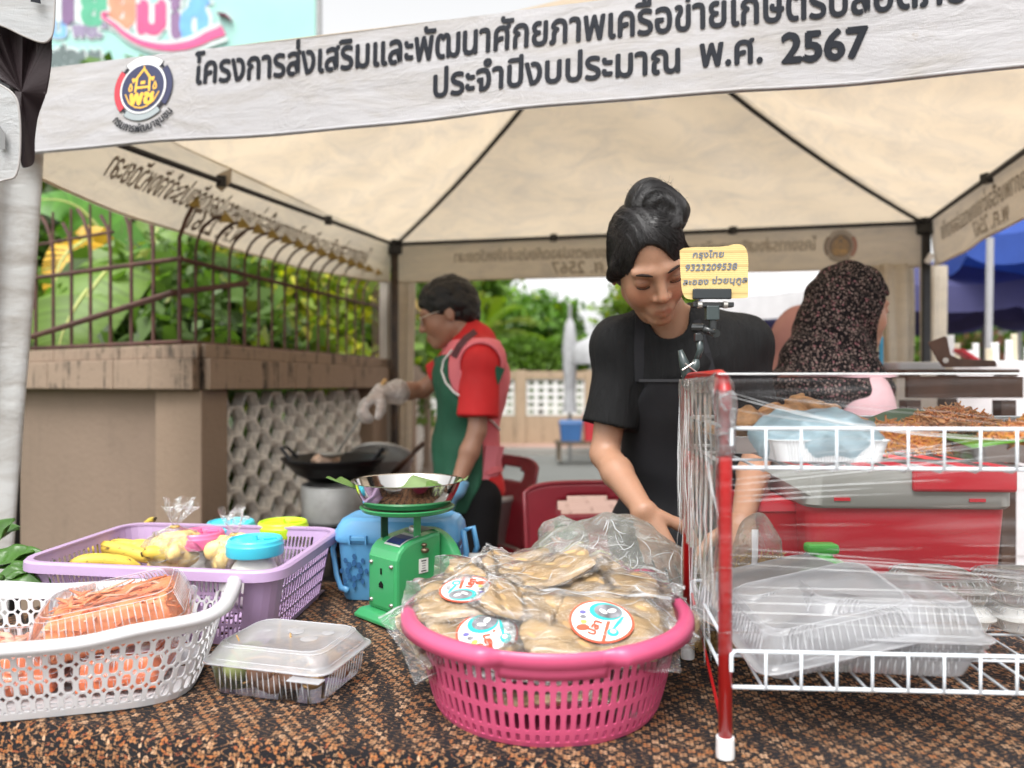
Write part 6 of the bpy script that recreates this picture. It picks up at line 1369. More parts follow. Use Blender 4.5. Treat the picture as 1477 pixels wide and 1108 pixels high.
# ---------------------------------------------------------------- clear box with brown food
br1 = mat('brown_fried_food', (.16, .07, .035), .45, 0, .5, 30, .6, 60); br2 = mat('golden_crisp_food', (.45, .26, .09), .5, 0, .3, 30, .5, 60); veg = mat('pale_green_cabbage', (.48, .55, .20), .5, 0, .2, 20, trl=.2)
c = onz(398, 1016, TZ)
def brownfill(t, w, d, hb, ht):
    g = np.random.default_rng(5)
    for i in range(20):
        p = np.array((g.uniform(-.27, .36)*w, g.uniform(-.33, .33)*d, g.uniform(.016, .040))); put('food_piece', sdf_mesh('food_piece', lambda q, p=p: el(p, g.uniform(.014, .024, 3))(q)+.003*wob(q, 150, i) if False else el(p, (.021+.004*math.sin(i), .018, .015+.003*math.cos(i)))(q)+.0035*wob(q, 130, i), p-.034, p+.034, .0038), br1 if i % 4 else br2, t)
    put('cabbage_leaf', sdf_mesh('cabbage_leaf', lambda q: el((-.36*w, -.05*d, .028), (.022, .045, .026))(q)+.002*wob(q, 90, 3), (-.55*w, -.5*d, 0), (-.2*w, .45*d, .06), .004), veg, t)
    mb = MB()
    for i in range(60): p = Vector((g.uniform(-.3, .38)*w, g.uniform(-.38, .38)*d, g.uniform(.008, .052))); dd = Vector(g.normal(size=3))*.012; mb.tube([p-dd, p+Vector((0, 0, .004)), p+dd], .0016, 4)
    put('crisp_shreds', mb, br2, t, kind='stuff', smooth=True)
bx = clam('frosty lidded box of brown fried food and cabbage standing alone on the cloth', Matrix.Translation((c.x-.003, c.y+.075, TZ+.001)) @ Matrix.Rotation(R(-15), 4, 'Z'), .200, .150, .046, .026, clr, brownfill, 'food_container', .0006, lribs=False)
for ch_ in kids(bx):
    if ch_.name.startswith(('box_lid', 'hinge')): ch_.data.materials.clear(); ch_.data.materials.append(frost)
put('lid_tab', MB().box((.075, -.082, .042), (.05, .018, .0016)), frost, bx, bevel=.0007)
gd = mat('grey_lid_patch', (.50, .50, .52), .3, alpha=.55)  # even grey, partly see-through discs on the lid
for i, (x, y, r) in enumerate(((-.005, .025, .012), (.003, .017, .010), (.035, -.005, .013), (.05, .026, .010))): put('lid_dimple', MB().lathe([(r, 0), (r*.8, .0006), (0, .0007)], 18, (x, y, .0702)), gd, bx, smooth=True)
# ---------------------------------------------------------------- green weighing scale with steel bowl
scg = mat('green_enamel', (.045, .32, .115), .32, 0, .06, 5, .12, 60, .001, dirt=.10, dirtcol=(.12, .16, .06), coat=.35); bolt = mat('zinc_screw', (.45, .43, .40), .35, .9, .2, 20); steel = mat('polished_steel', (.62, .60, .58), .10, 1.0, .05, 6, .03, 20)
sc0 = onz(566, 911, TZ); s1 = onz(502, 886, TZ); ax_ = (s1-sc0); la = ax_.length; axl = ax_.normalized(); axr = Vector((-axl.y, axl.x, 0)); axr = -axr if axr.x < 0 else axr
sw, sd = .112, .158                                   # width of the end with the screws, length of the body
so = thing('kitchen_scale', 'green enamel market scale with screws and slots on its end, under a steel bowl', 'scale', (sc0.x, sc0.y, TZ+.001))
SM = Matrix(((axr.x, -axl.x*-1, 0, 0), (axr.y, axl.y, 0, 0), (0, 0, 1, 0), (0, 0, 0, 1))); SM = Matrix(((axr.x, axl.x, 0, 0), (axr.y, axl.y, 0, 0), (0, 0, .80, 0), (0, 0, 0, 1)))
S_ = lambda x, y, z: SM @ Vector((x, y, z))          # x along the long side, y along the screw end
def sput(n, mb, m_, **k): mb.v = [tuple(SM @ Vector(v)) for v in mb.v]; return put(n, mb, m_, so, **k)
def ringr(x0, x1, y0, y1, z): return [Vector(v) for v in ((x0, y0, z), (x1, y0, z), (x1, y1, z), (x0, y1, z))]
sput('base', MB().loft([ringr(0, sd+.02, 0, sw+.012, 0), ringr(0, sd+.02, 0, sw+.012, .008), ringr(.008, sd+.012, .008, sw+.004, .022), ringr(.020, sd, .016, sw-.004, .024)]), scg, bevel=.002)
x0, x1, y0, y1 = .020, .020+sd-.05, .014, .014+sw-.02
prof = [(0, .024), (0, .150), (.006, .168), (.018, .182), (.034, .190), (x1-x0-.02, .200), (x1-x0, .200), (x1-x0, .024)]
mb = MB(); mb.loft([[Vector((x0+a, y0, z)) for a, z in prof], [Vector((x0+a, y1, z)) for a, z in prof]]); sput('housing', mb, scg, bevel=.006)
sput('end_plate', MB().loft([[Vector((x0-.0015, y, z)) for y, z in ((y0+.008, .034), (y1-.008, .034), (y1-.008, .150), (y0+.008, .150))], [Vector((x0+.001, y, z)) for y, z in ((y0+.007, .033), (y1-.007, .033), (y1-.007, .151), (y0+.007, .151))]]), scg, bevel=.0006)
for y, z in ((.028, .045), (y1-.014, .045), (.028, .135), (y1-.014, .135)):
    mb = MB().lathe([(0, .004), (.003, .0038), (.0052, .001), (.0052, -.002)], 12); mb.v = [(x0-.002-v[2], y+v[0], z+v[1]) for v in mb.v]; sput('screw', mb, bolt, smooth=True)
blkh = mat('slot_shade_black', (.006, .006, .006), .9)  # solid pieces; the darkness inside the slots is put into their colour
yc = (y0+y1)/2; sput('slot', MB().box((x0-.0022, yc, .118), (.002, .004, .014)), blkh); sput('slot', MB().prism([(-.006, 0), (.006, 0), (.006, .008), (0, .015), (-.006, .008)], lambda a, b, k: Vector((x0-.0035+.002*k, yc+a, .080+b))), blkh)
# round dial drum at the far side
dx = x1+.014; mb = MB().lathe([(0, -.013), (.078, -.011), (.084, -.008), (.086, 0), (.084, .008), (.078, .011), (0, .013)], 44); mb.v = [(dx+v[2], yc+v[0], .117+v[1]) for v in mb.v]; sput('dial_drum', mb, scg, auto=40)
mb = MB().lathe([(0, 0), (.076, 0)], 40); mb.v = [(dx+.0122+v[2], yc+v[0], .117+v[1]) for v in mb.v]; sput('dial_face', mb, mat('dial_white', (.8, .8, .8), .4))
yn = y0-.0012
sput('rivet', MB().box((0, 0, 0), (.0001, .0001, .0001)), bolt) if False else None
mb = MB().lathe([(0, .006), (.005, .005), (.006, 0)], 14); 
for zz, r_ in ((.178, .8), (.165, 1.15)): m2 = MB().lathe([(0, .009*r_), (.005*r_, .008*r_), (.0062*r_, 0)], 14); m2.v = [(x0+.062+v[0]+(.001 if zz < .17 else 0), yn-v[2], zz+v[1]) for v in m2.v]; sput('seal_bolt', m2, mat('aged_brass', (.20, .15, .10), .4, .8, .3, 40), smooth=True)
sput('paper_seal', MB().box((x0+.062, yn-.0004, .128), (.022, .0009, .034)), mat('white_paper', (.75, .74, .70), .7))
for zz in (.140, .116): sput('seal_print', MB().box((x0+.062, yn-.0012, zz), (.012, .0006, .0022)), ink)
for zz in (.134, .128, .122): sput('seal_print', MB().box((x0+.062, yn-.0012, zz), (.008, .0006, .0015)), mat('grey_print', (.2, .2, .2), .7))
mb = MB(); 
def topz(a): 
    for (a0_, z0_), (a1_, z1_) in zip(prof[1:-1], prof[2:-1]):
        if a0_ <= a <= a1_ and a1_ > a0_: return lerp(z0_, z1_, (a-a0_)/(a1_-a0_))
    return .2
def toppatch(a0_, a1_, ya, yb, o): return MB().grid(lambda u, v: Vector((x0+lerp(a0_, a1_, u), lerp(ya, yb, v), topz(lerp(a0_, a1_, u))+o)), 6, 1)
sput('top_label', toppatch(.014, .062, y0+.010, y0+.060, .0012), mat('aged_label', (.5, .5, .5), .5)); sput('label_print', toppatch(.017, .052, y0+.013, y0+.057, .0018), mat('navy_label', (.02, .03, .12), .35)); sput('top_label', toppatch(.072, .118, y0+.030, y0+.075, .0012), mat('worn_grey_label', (.20, .24, .20), .5))
m2 = MB().lathe([(.011, 0), (.012, .010), (.010, .014), (0, .014)], 20); m2.v = [(x0+.082+v[0], yc+.006+v[1], .196+v[2]) for v in m2.v]; sput('zero_knob', m2, bolt, auto=40)
for y in (y0+.018, y1-.012): sput('post', MB().box((x0+(.062 if y < yc else .030), y, .222), (.016, .004, .07)), scg if y < yc else mat('dark_green_enamel', (.012, .06, .03), .5), bevel=.001)
cx, cy_ = x0+.060, yc; m2 = MB().lathe([(0, .252), (.078, .252), (.088, .256), (.092, .264), (.088, .266), (.080, .260), (0, .258)], 44, (cx, cy_, 0)); sput('platform', m2, scg, auto=40)
bo = thing('steel_bowl', 'shiny steel bowl on the green scale with banana leaf pieces inside', 'bowl', SM @ Vector((cx, cy_, .2645))+sc0*Vector((1, 1, 1)).x)
bo.location = (sc0.x+(SM @ Vector((cx, cy_, 0))).x, sc0.y+(SM @ Vector((cx, cy_, 0))).y, TZ+.2665*.80+.001)
put('bowl_wall', MB().lathe([(0, 0), (.076, 0), (.084, .003), (.098, .030), (.104, .046), (.1085, .0475), (.1085, .0490), (.1035, .0480), (.096, .031), (.081, .0045), (.075, .0015), (0, .0015)], 64), steel, bo, auto=50)
blm = mat('banana_leaf_wrapper', (.11, .21, .045), .38, 0, .2, 12, .3, 90, trl=.25); bld = mat('banana_leaf_pale_side', (.22, .32, .13), .55, 0, .15, 12, .3, 90, trl=.25)
def piece(label, pts, m_, bendz=0, th=.0008):
    b = sum(pts, Vector())/len(pts); t = thing('leaf_piece', label, 'banana leaf', b); a, b_, c_, d_ = pts
    put('leaf_blade', MB().grid(lambda u, v: a.lerp(b_, u).lerp(d_.lerp(c_, u), v)+Vector((0, 0, bendz*math.sin(PI*u)+.003*math.sin(v*9+u*4))), 16, 10), m_, t, world=True, smooth=True, solid=th); return t
bd = bo.location.y; pb = lambda x, y, dd=0: P(x, y, bd+dd)
piece('long green banana leaf strip poking out left over the rim of the steel bowl', [pb(470, 689, -.01), pb(580, 716, -.085), pb(574, 704, -.06), pb(495, 690, .05)], blm, -.010)
piece('pale folded banana leaf flap standing in the steel bowl', [pb(566, 712, -.06), pb(608, 711, -.05), pb(632, 696, .0), pb(596, 686, .01)], bld, .004)
piece('small banana leaf flap at the right of the steel bowl', [pb(598, 712, -.07), pb(634, 713, -.06), pb(640, 702, -.01), pb(618, 695, 0)], blm, .006)
piece('thin banana leaf tip crossing the right rim of the steel bowl', [pb(640, 708, -.04), pb(655, 704, -.02), pb(676, 687, .02), pb(665, 694, .03)], bld, .003)

# ---------------------------------------------------------------- blue lidded carrier
blu = mat('sky_blue_plastic', (.13, .39, .68), .35, 0, .05, 4, .08, 60, trl=.2, coat=.2)
c = P(582, 800, 1.60); bc = thing('blue_carrier', 'sky blue lidded plastic carrier with pierced flower sides and a handle', 'carrier', (c.x, 1.585, TZ), R(-5)); W0, D0, H0 = .250, .135, .130
def wallring(w, d, r, z): return rrect(w, d, r, 6, z)
put('body', MB().loft([wallring(W0*.88, D0*.86, .018, .002), wallring(W0*.92, D0*.9, .022, .01), wallring(W0, D0, .024, H0), wallring(W0*.985, D0*.97, .022, H0), wallring(W0*.90, D0*.88, .02, .012)], True, True), blu, bc, auto=50)
put('lid', MB().loft([wallring(W0*1.03, D0*1.06, .026, H0-.008), wallring(W0*1.05, D0*1.08, .027, H0-.004), wallring(W0*1.05, D0*1.08, .028, H0+.004), wallring(W0*1.03, D0*1.04, .030, H0+.022), wallring(W0*.97, D0*.94, .034, H0+.036), wallring(W0*.88, D0*.80, .034, H0+.042), wallring(W0*.84, D0*.74, .03, H0+.0415)], True, True), blu, bc, auto=30)
for x in (-.075, .06): put('lid_clip', MB().box((x, -D0*.55, H0+.002), (.034, .006, .010)), blu, bc, bevel=.002); put('clip_post', MB().box((x-.017, -D0*.56, H0), (.003, .009, .018)).box((x+.017, -D0*.56, H0), (.003, .009, .018)), blu, bc)
for sx in (-.085, .085):
    flo = MB()
    for k in range(8):
        a = k*PI/4
        for r_, q in ((.014, .0052), (.026, .0042)):
            px_, pz = sx*1.0+math.cos(a)*r_, .065+math.sin(a)*r_*1.15; flo.prism([(px_+q*math.cos(b), pz+q*1.4*math.sin(b)) for b in [i*PI/3 for i in range(6)]], lambda x, y, s: Vector((x, -D0*.475-.0045-.001*s, y)))
    put('flower_piercing', flo, mat('pierced_shade_blue', (.02, .10, .25), .6), bc)  # raised solid pieces; the shade inside the piercings is painted dark blue
mb = MB().holes(lambda u, v: Vector((W0*.475+.010+.008*(v-.5), lerp(-.045, .045, u), lerp(.03, .115, v))), 8, 9, (.6, .6), 2, m=6); put('side_lattice', mb, blu, bc, solid=.002)
for x in (-1, 1): put('handle_arm', MB().tube([(x*W0*.50, 0, H0+.006), (x*W0*.54, -.02, H0+.01), (x*(W0*.54+.008), -.03, H0-.03), (x*(W0*.53), -.035, .045), (x*W0*.46, -.062, .028), (x*W0*.38, -.076, .026)], .0065, 8, flat=.7), blu, bc, smooth=True)
put('handle_arm', MB().tube([(W0*.52, .02, H0+.004), (W0*.60, .02, H0+.012), (W0*.635, .02, H0-.03), (W0*.58, .02, H0-.065)], .006, 8), blu, bc, smooth=True)

# ---------------------------------------------------------------- pink round basket with wrapped brown slabs
pkm = mat('hot_pink_plastic', (.66, .10, .22), .36, 0, .05, 5, .08, 60, dirt=.04, trl=.12, coat=.15)
pcx, pcy = P(788, 0, 1.075).x, 1.075; pk = thing('pink_basket', 'big round hot pink slotted basket full of wrapped brown slabs, front centre', 'basket', (pcx, pcy, TZ)); PR, PB, PHH = .192, .158, .122
def pw(u, v): a = 2*PI*u; r = lerp(PB, PR-.004, v**.75); return Vector((r*math.cos(a), r*math.sin(a), PHH*v))
mb = MB(); N_ = 84
lug = lambda i: abs(((i+.5)/N_-.75))*N_ < 12
for v0, v1 in ((.05, .16), (.175, .40), (.415, .66), (.675, .84)): mb.holes(lambda u, v, v0=v0, v1=v1: pw(u, lerp(v0, v1, v)), N_, 1, (.48, .88), 5, m=8)
for v0, v1 in ((0, .05), (.16, .175), (.40, .415), (.66, .675), (.84, 1.0)): mb.grid(lambda u, v, v0=v0, v1=v1: pw(u, lerp(v0, v1, v)), N_, 1)
put('basket_wall', mb, pkm, pk, solid=.0022, weld=True)
put('basket_floor', MB().lathe([(PB, .001), (PB*.9, .004), (0, .004)], 60), pkm, pk)
def dipf(a): d = abs((a-1.5*PI+PI) % (2*PI)-PI); return float(1-sstep(.36, .42, d))
rg = []
for i in range(144):
    a = 2*PI*i/144; dp = dipf(a)+dipf(a+PI); e = Vector((math.cos(a), math.sin(a), 0)); 
    rg.append([e*(PR-.005+x*(1-.75*dp*(k > 1)))+Vector((0, 0, PHH+z-.004*dp)) for k, (x, z) in enumerate(((0, -.004), (0, .004), (.006, .009), (.016, .009), (.022, .003), (.023, -.010), (.020, -.010), (.017, .001), (.008, .003), (.003, .001)))])
nn = 10; q = MB(); q.add([v for r_ in rg for v in r_], [(i*nn+(k+1) % nn, i*nn+k, ((i+1) % 144)*nn+k, ((i+1) % 144)*nn+(k+1) % nn) for i in range(144) for k in range(nn)]); put('rim', q, pkm, pk, smooth=True)
put('front_plate', MB().grid(lambda u, v: pw(.75+lerp(-.37, .37, u)/2/PI, lerp(.76, .985, v))*1.0+(lambda e: Vector((e.x, e.y, 0)).normalized()*.0026)(pw(.75+lerp(-.37, .37, u)/2/PI, .9)), 20, 3), pkm, pk, smooth=True, solid=.0016)
# packages
slabm = None
def slabmat():
    t = NT('brown_candy_slab'); co = t.coord(); n = t.noise(7, co, 4, .5, 1.5); c = t.ramp(n, (.30, (.36, .215, .09)), (.52, (.52, .34, .16)), (.75, (.68, .50, .29)))
    return t.done(t.bsdf(Base_Color=c, Roughness=.3, Coat_Weight=.5, Coat_Roughness=.12, Normal=t.bump(t.noise(1.0, t.coord((8, 30, 30)), 3, .5, 1.5), .22, .012)))
slabm = slabmat(); pkbag = clearmat('package_film', (1, 1, 1), .035, .30, (9, 34, 34), .06, .8, gl=1.0, edge=.35)
lw_, lr, lt_, lg_, lk = mat('label_white', (.80, .80, .80), .35, coat=.5), mat('label_red_orange', (.72, .10, .05), .4), mat('label_turquoise', (.03, .45, .44), .4), mat('label_grey_photo', (.20, .20, .22), .4, 0, .6, 60), mat('label_purple', (.14, .13, .36), .4)
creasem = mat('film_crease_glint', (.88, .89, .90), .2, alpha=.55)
def package(label, c, rx, ry, rz, lab=None, w=.135, d=.095, seed=0, bendx=.0, lsc=1.0):
    t = thing('candy_package', label, 'package', c, group='wrapped brown slabs heaped in the pink basket'); t.rotation_euler = (rx, ry, rz); g = random.Random(seed); ph = g.uniform(0, 6)
    def top(x, y, k):                                  # x,y in -1..1
        e = max(0, 1-abs(x)**5)*max(0, 1-abs(y)**5); return .0085*e**.32*k+bendx*(x*x)+.0012*math.sin(x*3+ph+y*2)*e
    for nm, k in (('s', 1),):
        mb = MB(); n = 22; vs = []
        for s_ in (1, -1):
            for j in range(n+1):
                for i in range(n+1):
                    x, y = 2*i/n-1, 2*j/n-1; r_ = 1-.07*(x*x*y*y)+.03*math.sin(x*4+y*6+ph); vs.append((x*w/2*r_, y*d/2*r_, top(x, y, s_)))
        fs = []
        for s_ in (0, 1):
            b = s_*(n+1)**2
            for j in range(n):
                for i in range(n):
                    f_ = (b+j*(n+1)+i, b+j*(n+1)+i+1, b+(j+1)*(n+1)+i+1, b+(j+1)*(n+1)+i); fs.append(f_ if s_ == 0 else f_[::-1])
        mb.add(vs, fs); put('slab', mb, slabm, t, smooth=True)
    W2, D2 = w*.61, d*.60
    def bag(s_):
        def f(u, v):
            x, y = (u*2-1)*W2*2/w, (v*2-1)*D2*2/d; inx = top(max(-1, min(1, x*.95)), max(-1, min(1, y*.95)), s_); ex = max(0, abs(x)-1)+max(0, abs(y)-1)
            return Vector((x*w/2, y*d/2, inx+s_*.0022*(ex < .05)+.0022*math.sin(x*9+y*4+ph+s_)+.0032*math.sin(y*13+x*3+ph)*(.2+ex*1.5)+.012*ex*math.sin(ph+x*2)))
        return f
    put('clear_wrapper', MB().grid(bag(1), 40, 30), pkbag, t, smooth=True); put('clear_wrapper', MB().grid(bag(-1), 20, 16), pkbag, t, smooth=True)
    g3 = np.random.default_rng(seed+77); put('film_creases', crinkles(MB(), bag(1), 16, .40, .0006, g3), creasem, t, smooth=True, kind='stuff'); put('seal_strip', MB().grid(lambda u, v: bag(1)(u, .965+.03*v)+Vector((0, 0, .0006)), 30, 1), clearmat('sealed_film_edge', (1, 1, 1), .5, .3, (60, 60, 60), .2), t, smooth=True)
    if lab:
        lx, ly, rot = lab; R0 = .040*lsc
        def F(x, y, o): 
            X = lx+x*math.cos(rot)-y*math.sin(rot); Y = ly+x*math.sin(rot)+y*math.cos(rot); return Vector((X, Y, top(max(-1, min(1, X/(w/2))), max(-1, min(1, Y/(d/2))), 1)+.0052+o))
        def ell(x, y, a, b, o, m_, nm, rt=0, n=36):
            ang = [2*PI*i/n for i in range(n)]; rings = [[F(x+(a*math.cos(q)*math.cos(rt)-b*math.sin(q)*math.sin(rt))*s, y+(a*math.cos(q)*math.sin(rt)+b*math.sin(q)*math.cos(rt))*s, o) for q in ang] for s in (1, .6, .2)]
            put(nm, MB().loft(rings, False, True), m_, t)
        ell(0, 0, R0*1.08, R0, 0, lr, 'label_edge'); ell(0, 0, R0*1.0, R0*.92, .0004, lw_, 'label')
        ell(.10*R0, .45*R0, R0*.56, R0*.44, .0008, lt_, 'label_print'); ell(.18*R0, .46*R0, R0*.47, R0*.34, .0012, lg_, 'label_photo'); ell(.30*R0, .50*R0, R0*.16, R0*.10, .0016, lw_, 'label_photo', .5); ell(.02*R0, .40*R0, R0*.16, R0*.08, .0016, lw_, 'label_photo', -.6)
        ell(.42*R0, -.50*R0, R0*.20, R0*.18, .0008, lt_, 'label_print'); ell(.42*R0, -.46*R0, R0*.10, R0*.09, .0012, lw_, 'label_print'); ell(.55*R0, -.05*R0, R0*.06, R0*.42, .0008, lt_, 'label_print', -.4)
        ell(-.58*R0, -.42*R0, R0*.22, R0*.15, .0008, lr, 'label_print', .2)
        for i_, mm in enumerate((lk, lg_, mat('label_yellow', (.6, .55, .1), .4))): ell(-(.66-.04*i_)*R0, (.28-.22*i_)*R0, R0*.115, R0*.09, .0008, mm, 'label_dot')
        mb = MB(); 
        lettering(mb, 'ปลา', lambda x, y, o: F(-.42*R0+x*math.cos(1.25)-y*math.sin(1.25)+.25*R0, -.72*R0+x*math.sin(1.25)+y*math.cos(1.25), .0012+o), 0, 0, .62*R0, bold=.0008)
        put('label_lettering', mb, lr, t)
        mb = MB(); mb.add([F(x*R0, y*R0, .0010) for x, y in ((.08, -.95), (.20, -.95), (.30, -.02), (.18, -.02))], [(0, 1, 2, 3)]); put('label_band', mb, lr, t)
        mb = MB(); 
        for k in range(5): mb.add([F(x*R0, y*R0, .0010) for x, y in ((.62, -.30+k*.08), (.86-.02*abs(k), -.30+k*.08), (.86-.02*abs(k), -.27+k*.08), (.62, -.27+k*.08))], [(0, 1, 2, 3)])
        put('label_small_print', mb, lg_, t)
    return t
zp = TZ+PHH
def pkat(px, py, z): return onz(px, py, TZ+z)
package('package with a large round label at the front right of the pink basket', pkat(852, 905, .122), .42, .03, -.10, (.014, -.002, -.1), .185, .12, 1)
package('package with the round label at the right rim of the pink basket', pkat(905, 868, .124), .22, .22, -.35, (.004, 0, -.3), .13, .095, 2, lsc=.85)
package('folded bag in front of the pink basket heap, its label shaded', pkat(700, 905, .112), .35, -.05, .28, (-.005, -.028, .3), .16, .10, 3)
package('package whose label hides under the fold at the front left of the heap', pkat(668, 912, .098), .5, -.1, .45, (.035, -.02, .2), .15, .10, 4, lsc=.9)
package('package with a label across its fold at the left rim of the pink basket', pkat(678, 862, .140), .28, -.06, -.02, (-.005, .002, PI), .165, .10, 5, bendx=-.006, lsc=.9)
package('bulging unlabelled package on top left of the heap', pkat(722, 830, .150), .22, -.10, .05, None, .17, .12, 6, bendx=.010)
package('glossy package curling up on the top right of the heap', pkat(790, 826, .160), .18, -.22, .20, None, .14, .085, 7, bendx=.012)
package('long flat package lying along the top of the heap', pkat(850, 845, .145), .12, -.03, -.12, None, .20, .10, 8)
package('narrow package wedged under the top ones in the middle', pkat(770, 860, .130), .25, .05, .08, None, .19, .09, 9)
package('crumpled package in the centre front of the heap', pkat(778, 895, .118), .30, .08, -.25, None, .14, .10, 10)
package('package standing against the right wall of the pink basket', pkat(950, 880, .118), .15, .35, -.75, None, .12, .09, 11)
for k in range(6): a = k*1.05+.3; package(('lower slab seen through the slots at the front of the pink basket', 'lower slab at the right inside the pink basket', 'lower slab at the back inside the pink basket', 'lower slab at the back left inside the pink basket', 'lower slab at the left inside the pink basket', 'lowest slab in the middle of the pink basket')[k], Vector((pcx+.075*math.cos(a-1.9), pcy+.075*math.sin(a-1.9), TZ+.03+.022*(k % 3))), rng.normal(0, .15), rng.normal(0, .15), a, None, .15, .11, 20+k)
for k_, (px_, py_, z_, rx_, ry_, rz_, w_, d_, bx_) in enumerate(((640, 888, .118, .55, -.35, .6, .13, .08, .006), (752, 872, .138, .30, .12, -.35, .11, .07, .008), (815, 856, .140, .25, -.18, .40, .12, .08, .010), (905, 848, .140, .20, .25, -.55, .12, .08, .008), (745, 822, .150, .18, .18, -.25, .11, .07, .010), (838, 832, .146, .15, -.2, .45, .12, .07, .010), (655, 846, .140, .22, -.2, .5, .10, .065, .010), (930, 905, .116, .40, .35, -.9, .10, .07, .004))):
    package(('slab standing slanted at the left end of the heap', 'small curled slab above the folded labels', 'small slab tilted over the large labelled one', 'slab leaning on the back right rim of the pink basket', 'topmost small slab of the heap', 'curled slab at the top right beside the big vegetable bag', 'curled slab at the top left beside the scale', 'little slab slipped down at the right front of the heap')[k_], pkat(px_, py_, z_), rx_, ry_, rz_, None, w_, d_, 40+k_, bendx=bx_)
# crinkled film heaped between
def heap(name, c, rx, ry, h, seed, m_, parent, amp=.35, nu=90, nv=40, sharp=1.0, base=0):
    g = np.random.default_rng(seed); K = [(g.uniform(2, 9), g.uniform(2, 9), g.uniform(0, 6), g.uniform(.3, 1)) for _ in range(9)]
    def f(u, v):
        a = u*2*PI; s = 0
        for kx, ky, ph, am in K: s += am*abs(math.sin(kx*math.cos(a)*v*1.6+ph)*math.cos(ky*math.sin(a)*v*1.4+ph))/2
        r = v*(1+.10*math.sin(a*3+seed)+.05*math.sin(a*9+seed)); z = h*(1-v**2.2)*(1-amp+amp*s*sharp)+base
        return c+Vector((math.cos(a)*rx*r, math.sin(a)*ry*r, z))
    return put(name, MB().grid(f, nu, nv), m_, parent, world=True, smooth=False if sharp > 1.2 else True)
fl2 = thing('loose_film', 'loose crinkled clear bags filling the gaps in the pink basket', 'plastic bag', (pcx, pcy, TZ+.1)); heap('bag_film', Vector((pcx, pcy, TZ+.070)), .160, .15, .040, 3, pkbag, fl2, .7)

# ---------------------------------------------------------------- large bag of greens behind the pink basket
gb_ = thing('vegetable_bag', 'large crinkled clear plastic bag of pale green vegetables behind the pink basket', 'plastic bag', P(870, 850, 1.34))
gc = Vector((P(868, 0, 1.36).x, 1.37, TZ)); 
def bagf(seed):
    g = np.random.default_rng(seed); K = [(g.normal(0, 26, 3), g.uniform(0, 6), g.uniform(.4, 1)) for _ in range(16)]
    def f(p):
        q = p-np.array(gc); d = union([(el((0.035, 0, .075), (.170, .11, .090)), 0), (el((.02, .02, .13), (.09, .07, .065)), .04), (el((-.07, .03, .11), (.055, .05, .055)), .03), (el((.10, -.03, .05), (.075, .10, .075)), .04)])(q)
        s = 0
        for k, ph, am in K: s = s+am*(1-np.abs(np.sin(q@k+ph+1.2*np.sin(q@k[::-1]*.5)))*2)**1
        return d+.0022*s
    return f
put('bag_film', sdf_mesh('bag_film', bagf(5), gc+Vector((-.21, -.17, -.01)), gc+Vector((.26, .17, .24)), .0042, None, 0), crin, gb_, world=True)
def bagsurf(u, v):
    a = lerp(-2.9, -.2, u); e = lerp(.05, 1.45, v); d_ = Vector((math.cos(a)*math.cos(e), math.sin(a)*math.cos(e), math.sin(e))); f_ = bagf(5); p = gc+Vector((.02, 0, .06))+d_*.32
    for _ in range(12):
        k = float(f_(np.array([p[:]]))[0])
        if k < .001: break
        p = p-d_*k*.8
    return p
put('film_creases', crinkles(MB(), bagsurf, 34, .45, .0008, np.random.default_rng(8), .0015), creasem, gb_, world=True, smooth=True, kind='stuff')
gv = mat('pale_green_stalk', (.42, .58, .12), .45, 0, .25, 30, trl=.15); gv2 = mat('white_green_stalk', (.62, .70, .42), .45, trl=.15)
for i in range(26):
    a = rng.uniform(-.4, .5); p0 = gc+Vector((rng.uniform(-.06, .06), rng.uniform(-.06, .05), rng.uniform(.02, .075))); dd = Vector((math.cos(a), math.sin(a)*.7-.2, rng.uniform(-.15, .1)))*.10
    put('stalk', MB().tube([p0-dd*.6, p0+Vector((0, 0, .006)), p0+dd], [.007, .010, .006], 7), (gv, gv2)[i % 2], gb_, world=True, smooth=True)
put('stalk', MB().tube([P(868, 850, 1.27), P(890, 838, 1.27), P(903, 829, 1.28)], [.009, .010, .009], 8), gv, gb_, world=True, smooth=True)
hb2 = thing('herb_bag', 'small open bag with pink and dark green leaves behind the vegetable bag', 'plastic bag', P(805, 780, 1.5)); 
for i in range(9): leaf(hb2, P(800+i*2, 785-i*2, 1.49+.01*i), (rng.uniform(-1, 1), rng.uniform(-.3, .3), rng.uniform(.1, .9)), (0, -1, .4), .035, .010, (mat('dark_herb', (.03, .08, .025), .5), mat('salmon_peel', (.62, .25, .15), .5))[i % 3 == 0])
def bag2(p):
    q = p-np.array(P(812, 775, 1.5)); d = el((0, 0, 0), (.058, .05, .045))(q)
    return d+.004*(np.abs(np.sin(q@np.array((60, 20, 45))+1))+np.abs(np.sin(q@np.array((-40, 50, 60)))))
put('bag_film', sdf_mesh('bag_film', bag2, P(812, 775, 1.5)-Vector((.09, .08, .08)), P(812, 775, 1.5)+Vector((.09, .08, .08)), .004, None, 0), crin, hb2, world=True)
ro = thing('wire_tray', 'stack of grey rimmed trays just behind the heap, beside the blue carrier', 'tray', P(705, 812, 1.45))
for k in range(3): put('tray', MB().loft([rrect(.16, .10, .02, 4, .006*k), rrect(.19, .12, .02, 4, .006*k+.02), rrect(.20, .13, .02, 4, .006*k+.021)], True, False), alu, ro)
ro.location = (P(712, 0, 1.5).x, 1.5, TZ+.06); put('tray_support', MB().box((0, 0, -.03), (.14, .09, .06)), mat('grey_plastic', (.38, .38, .38), .5), ro)

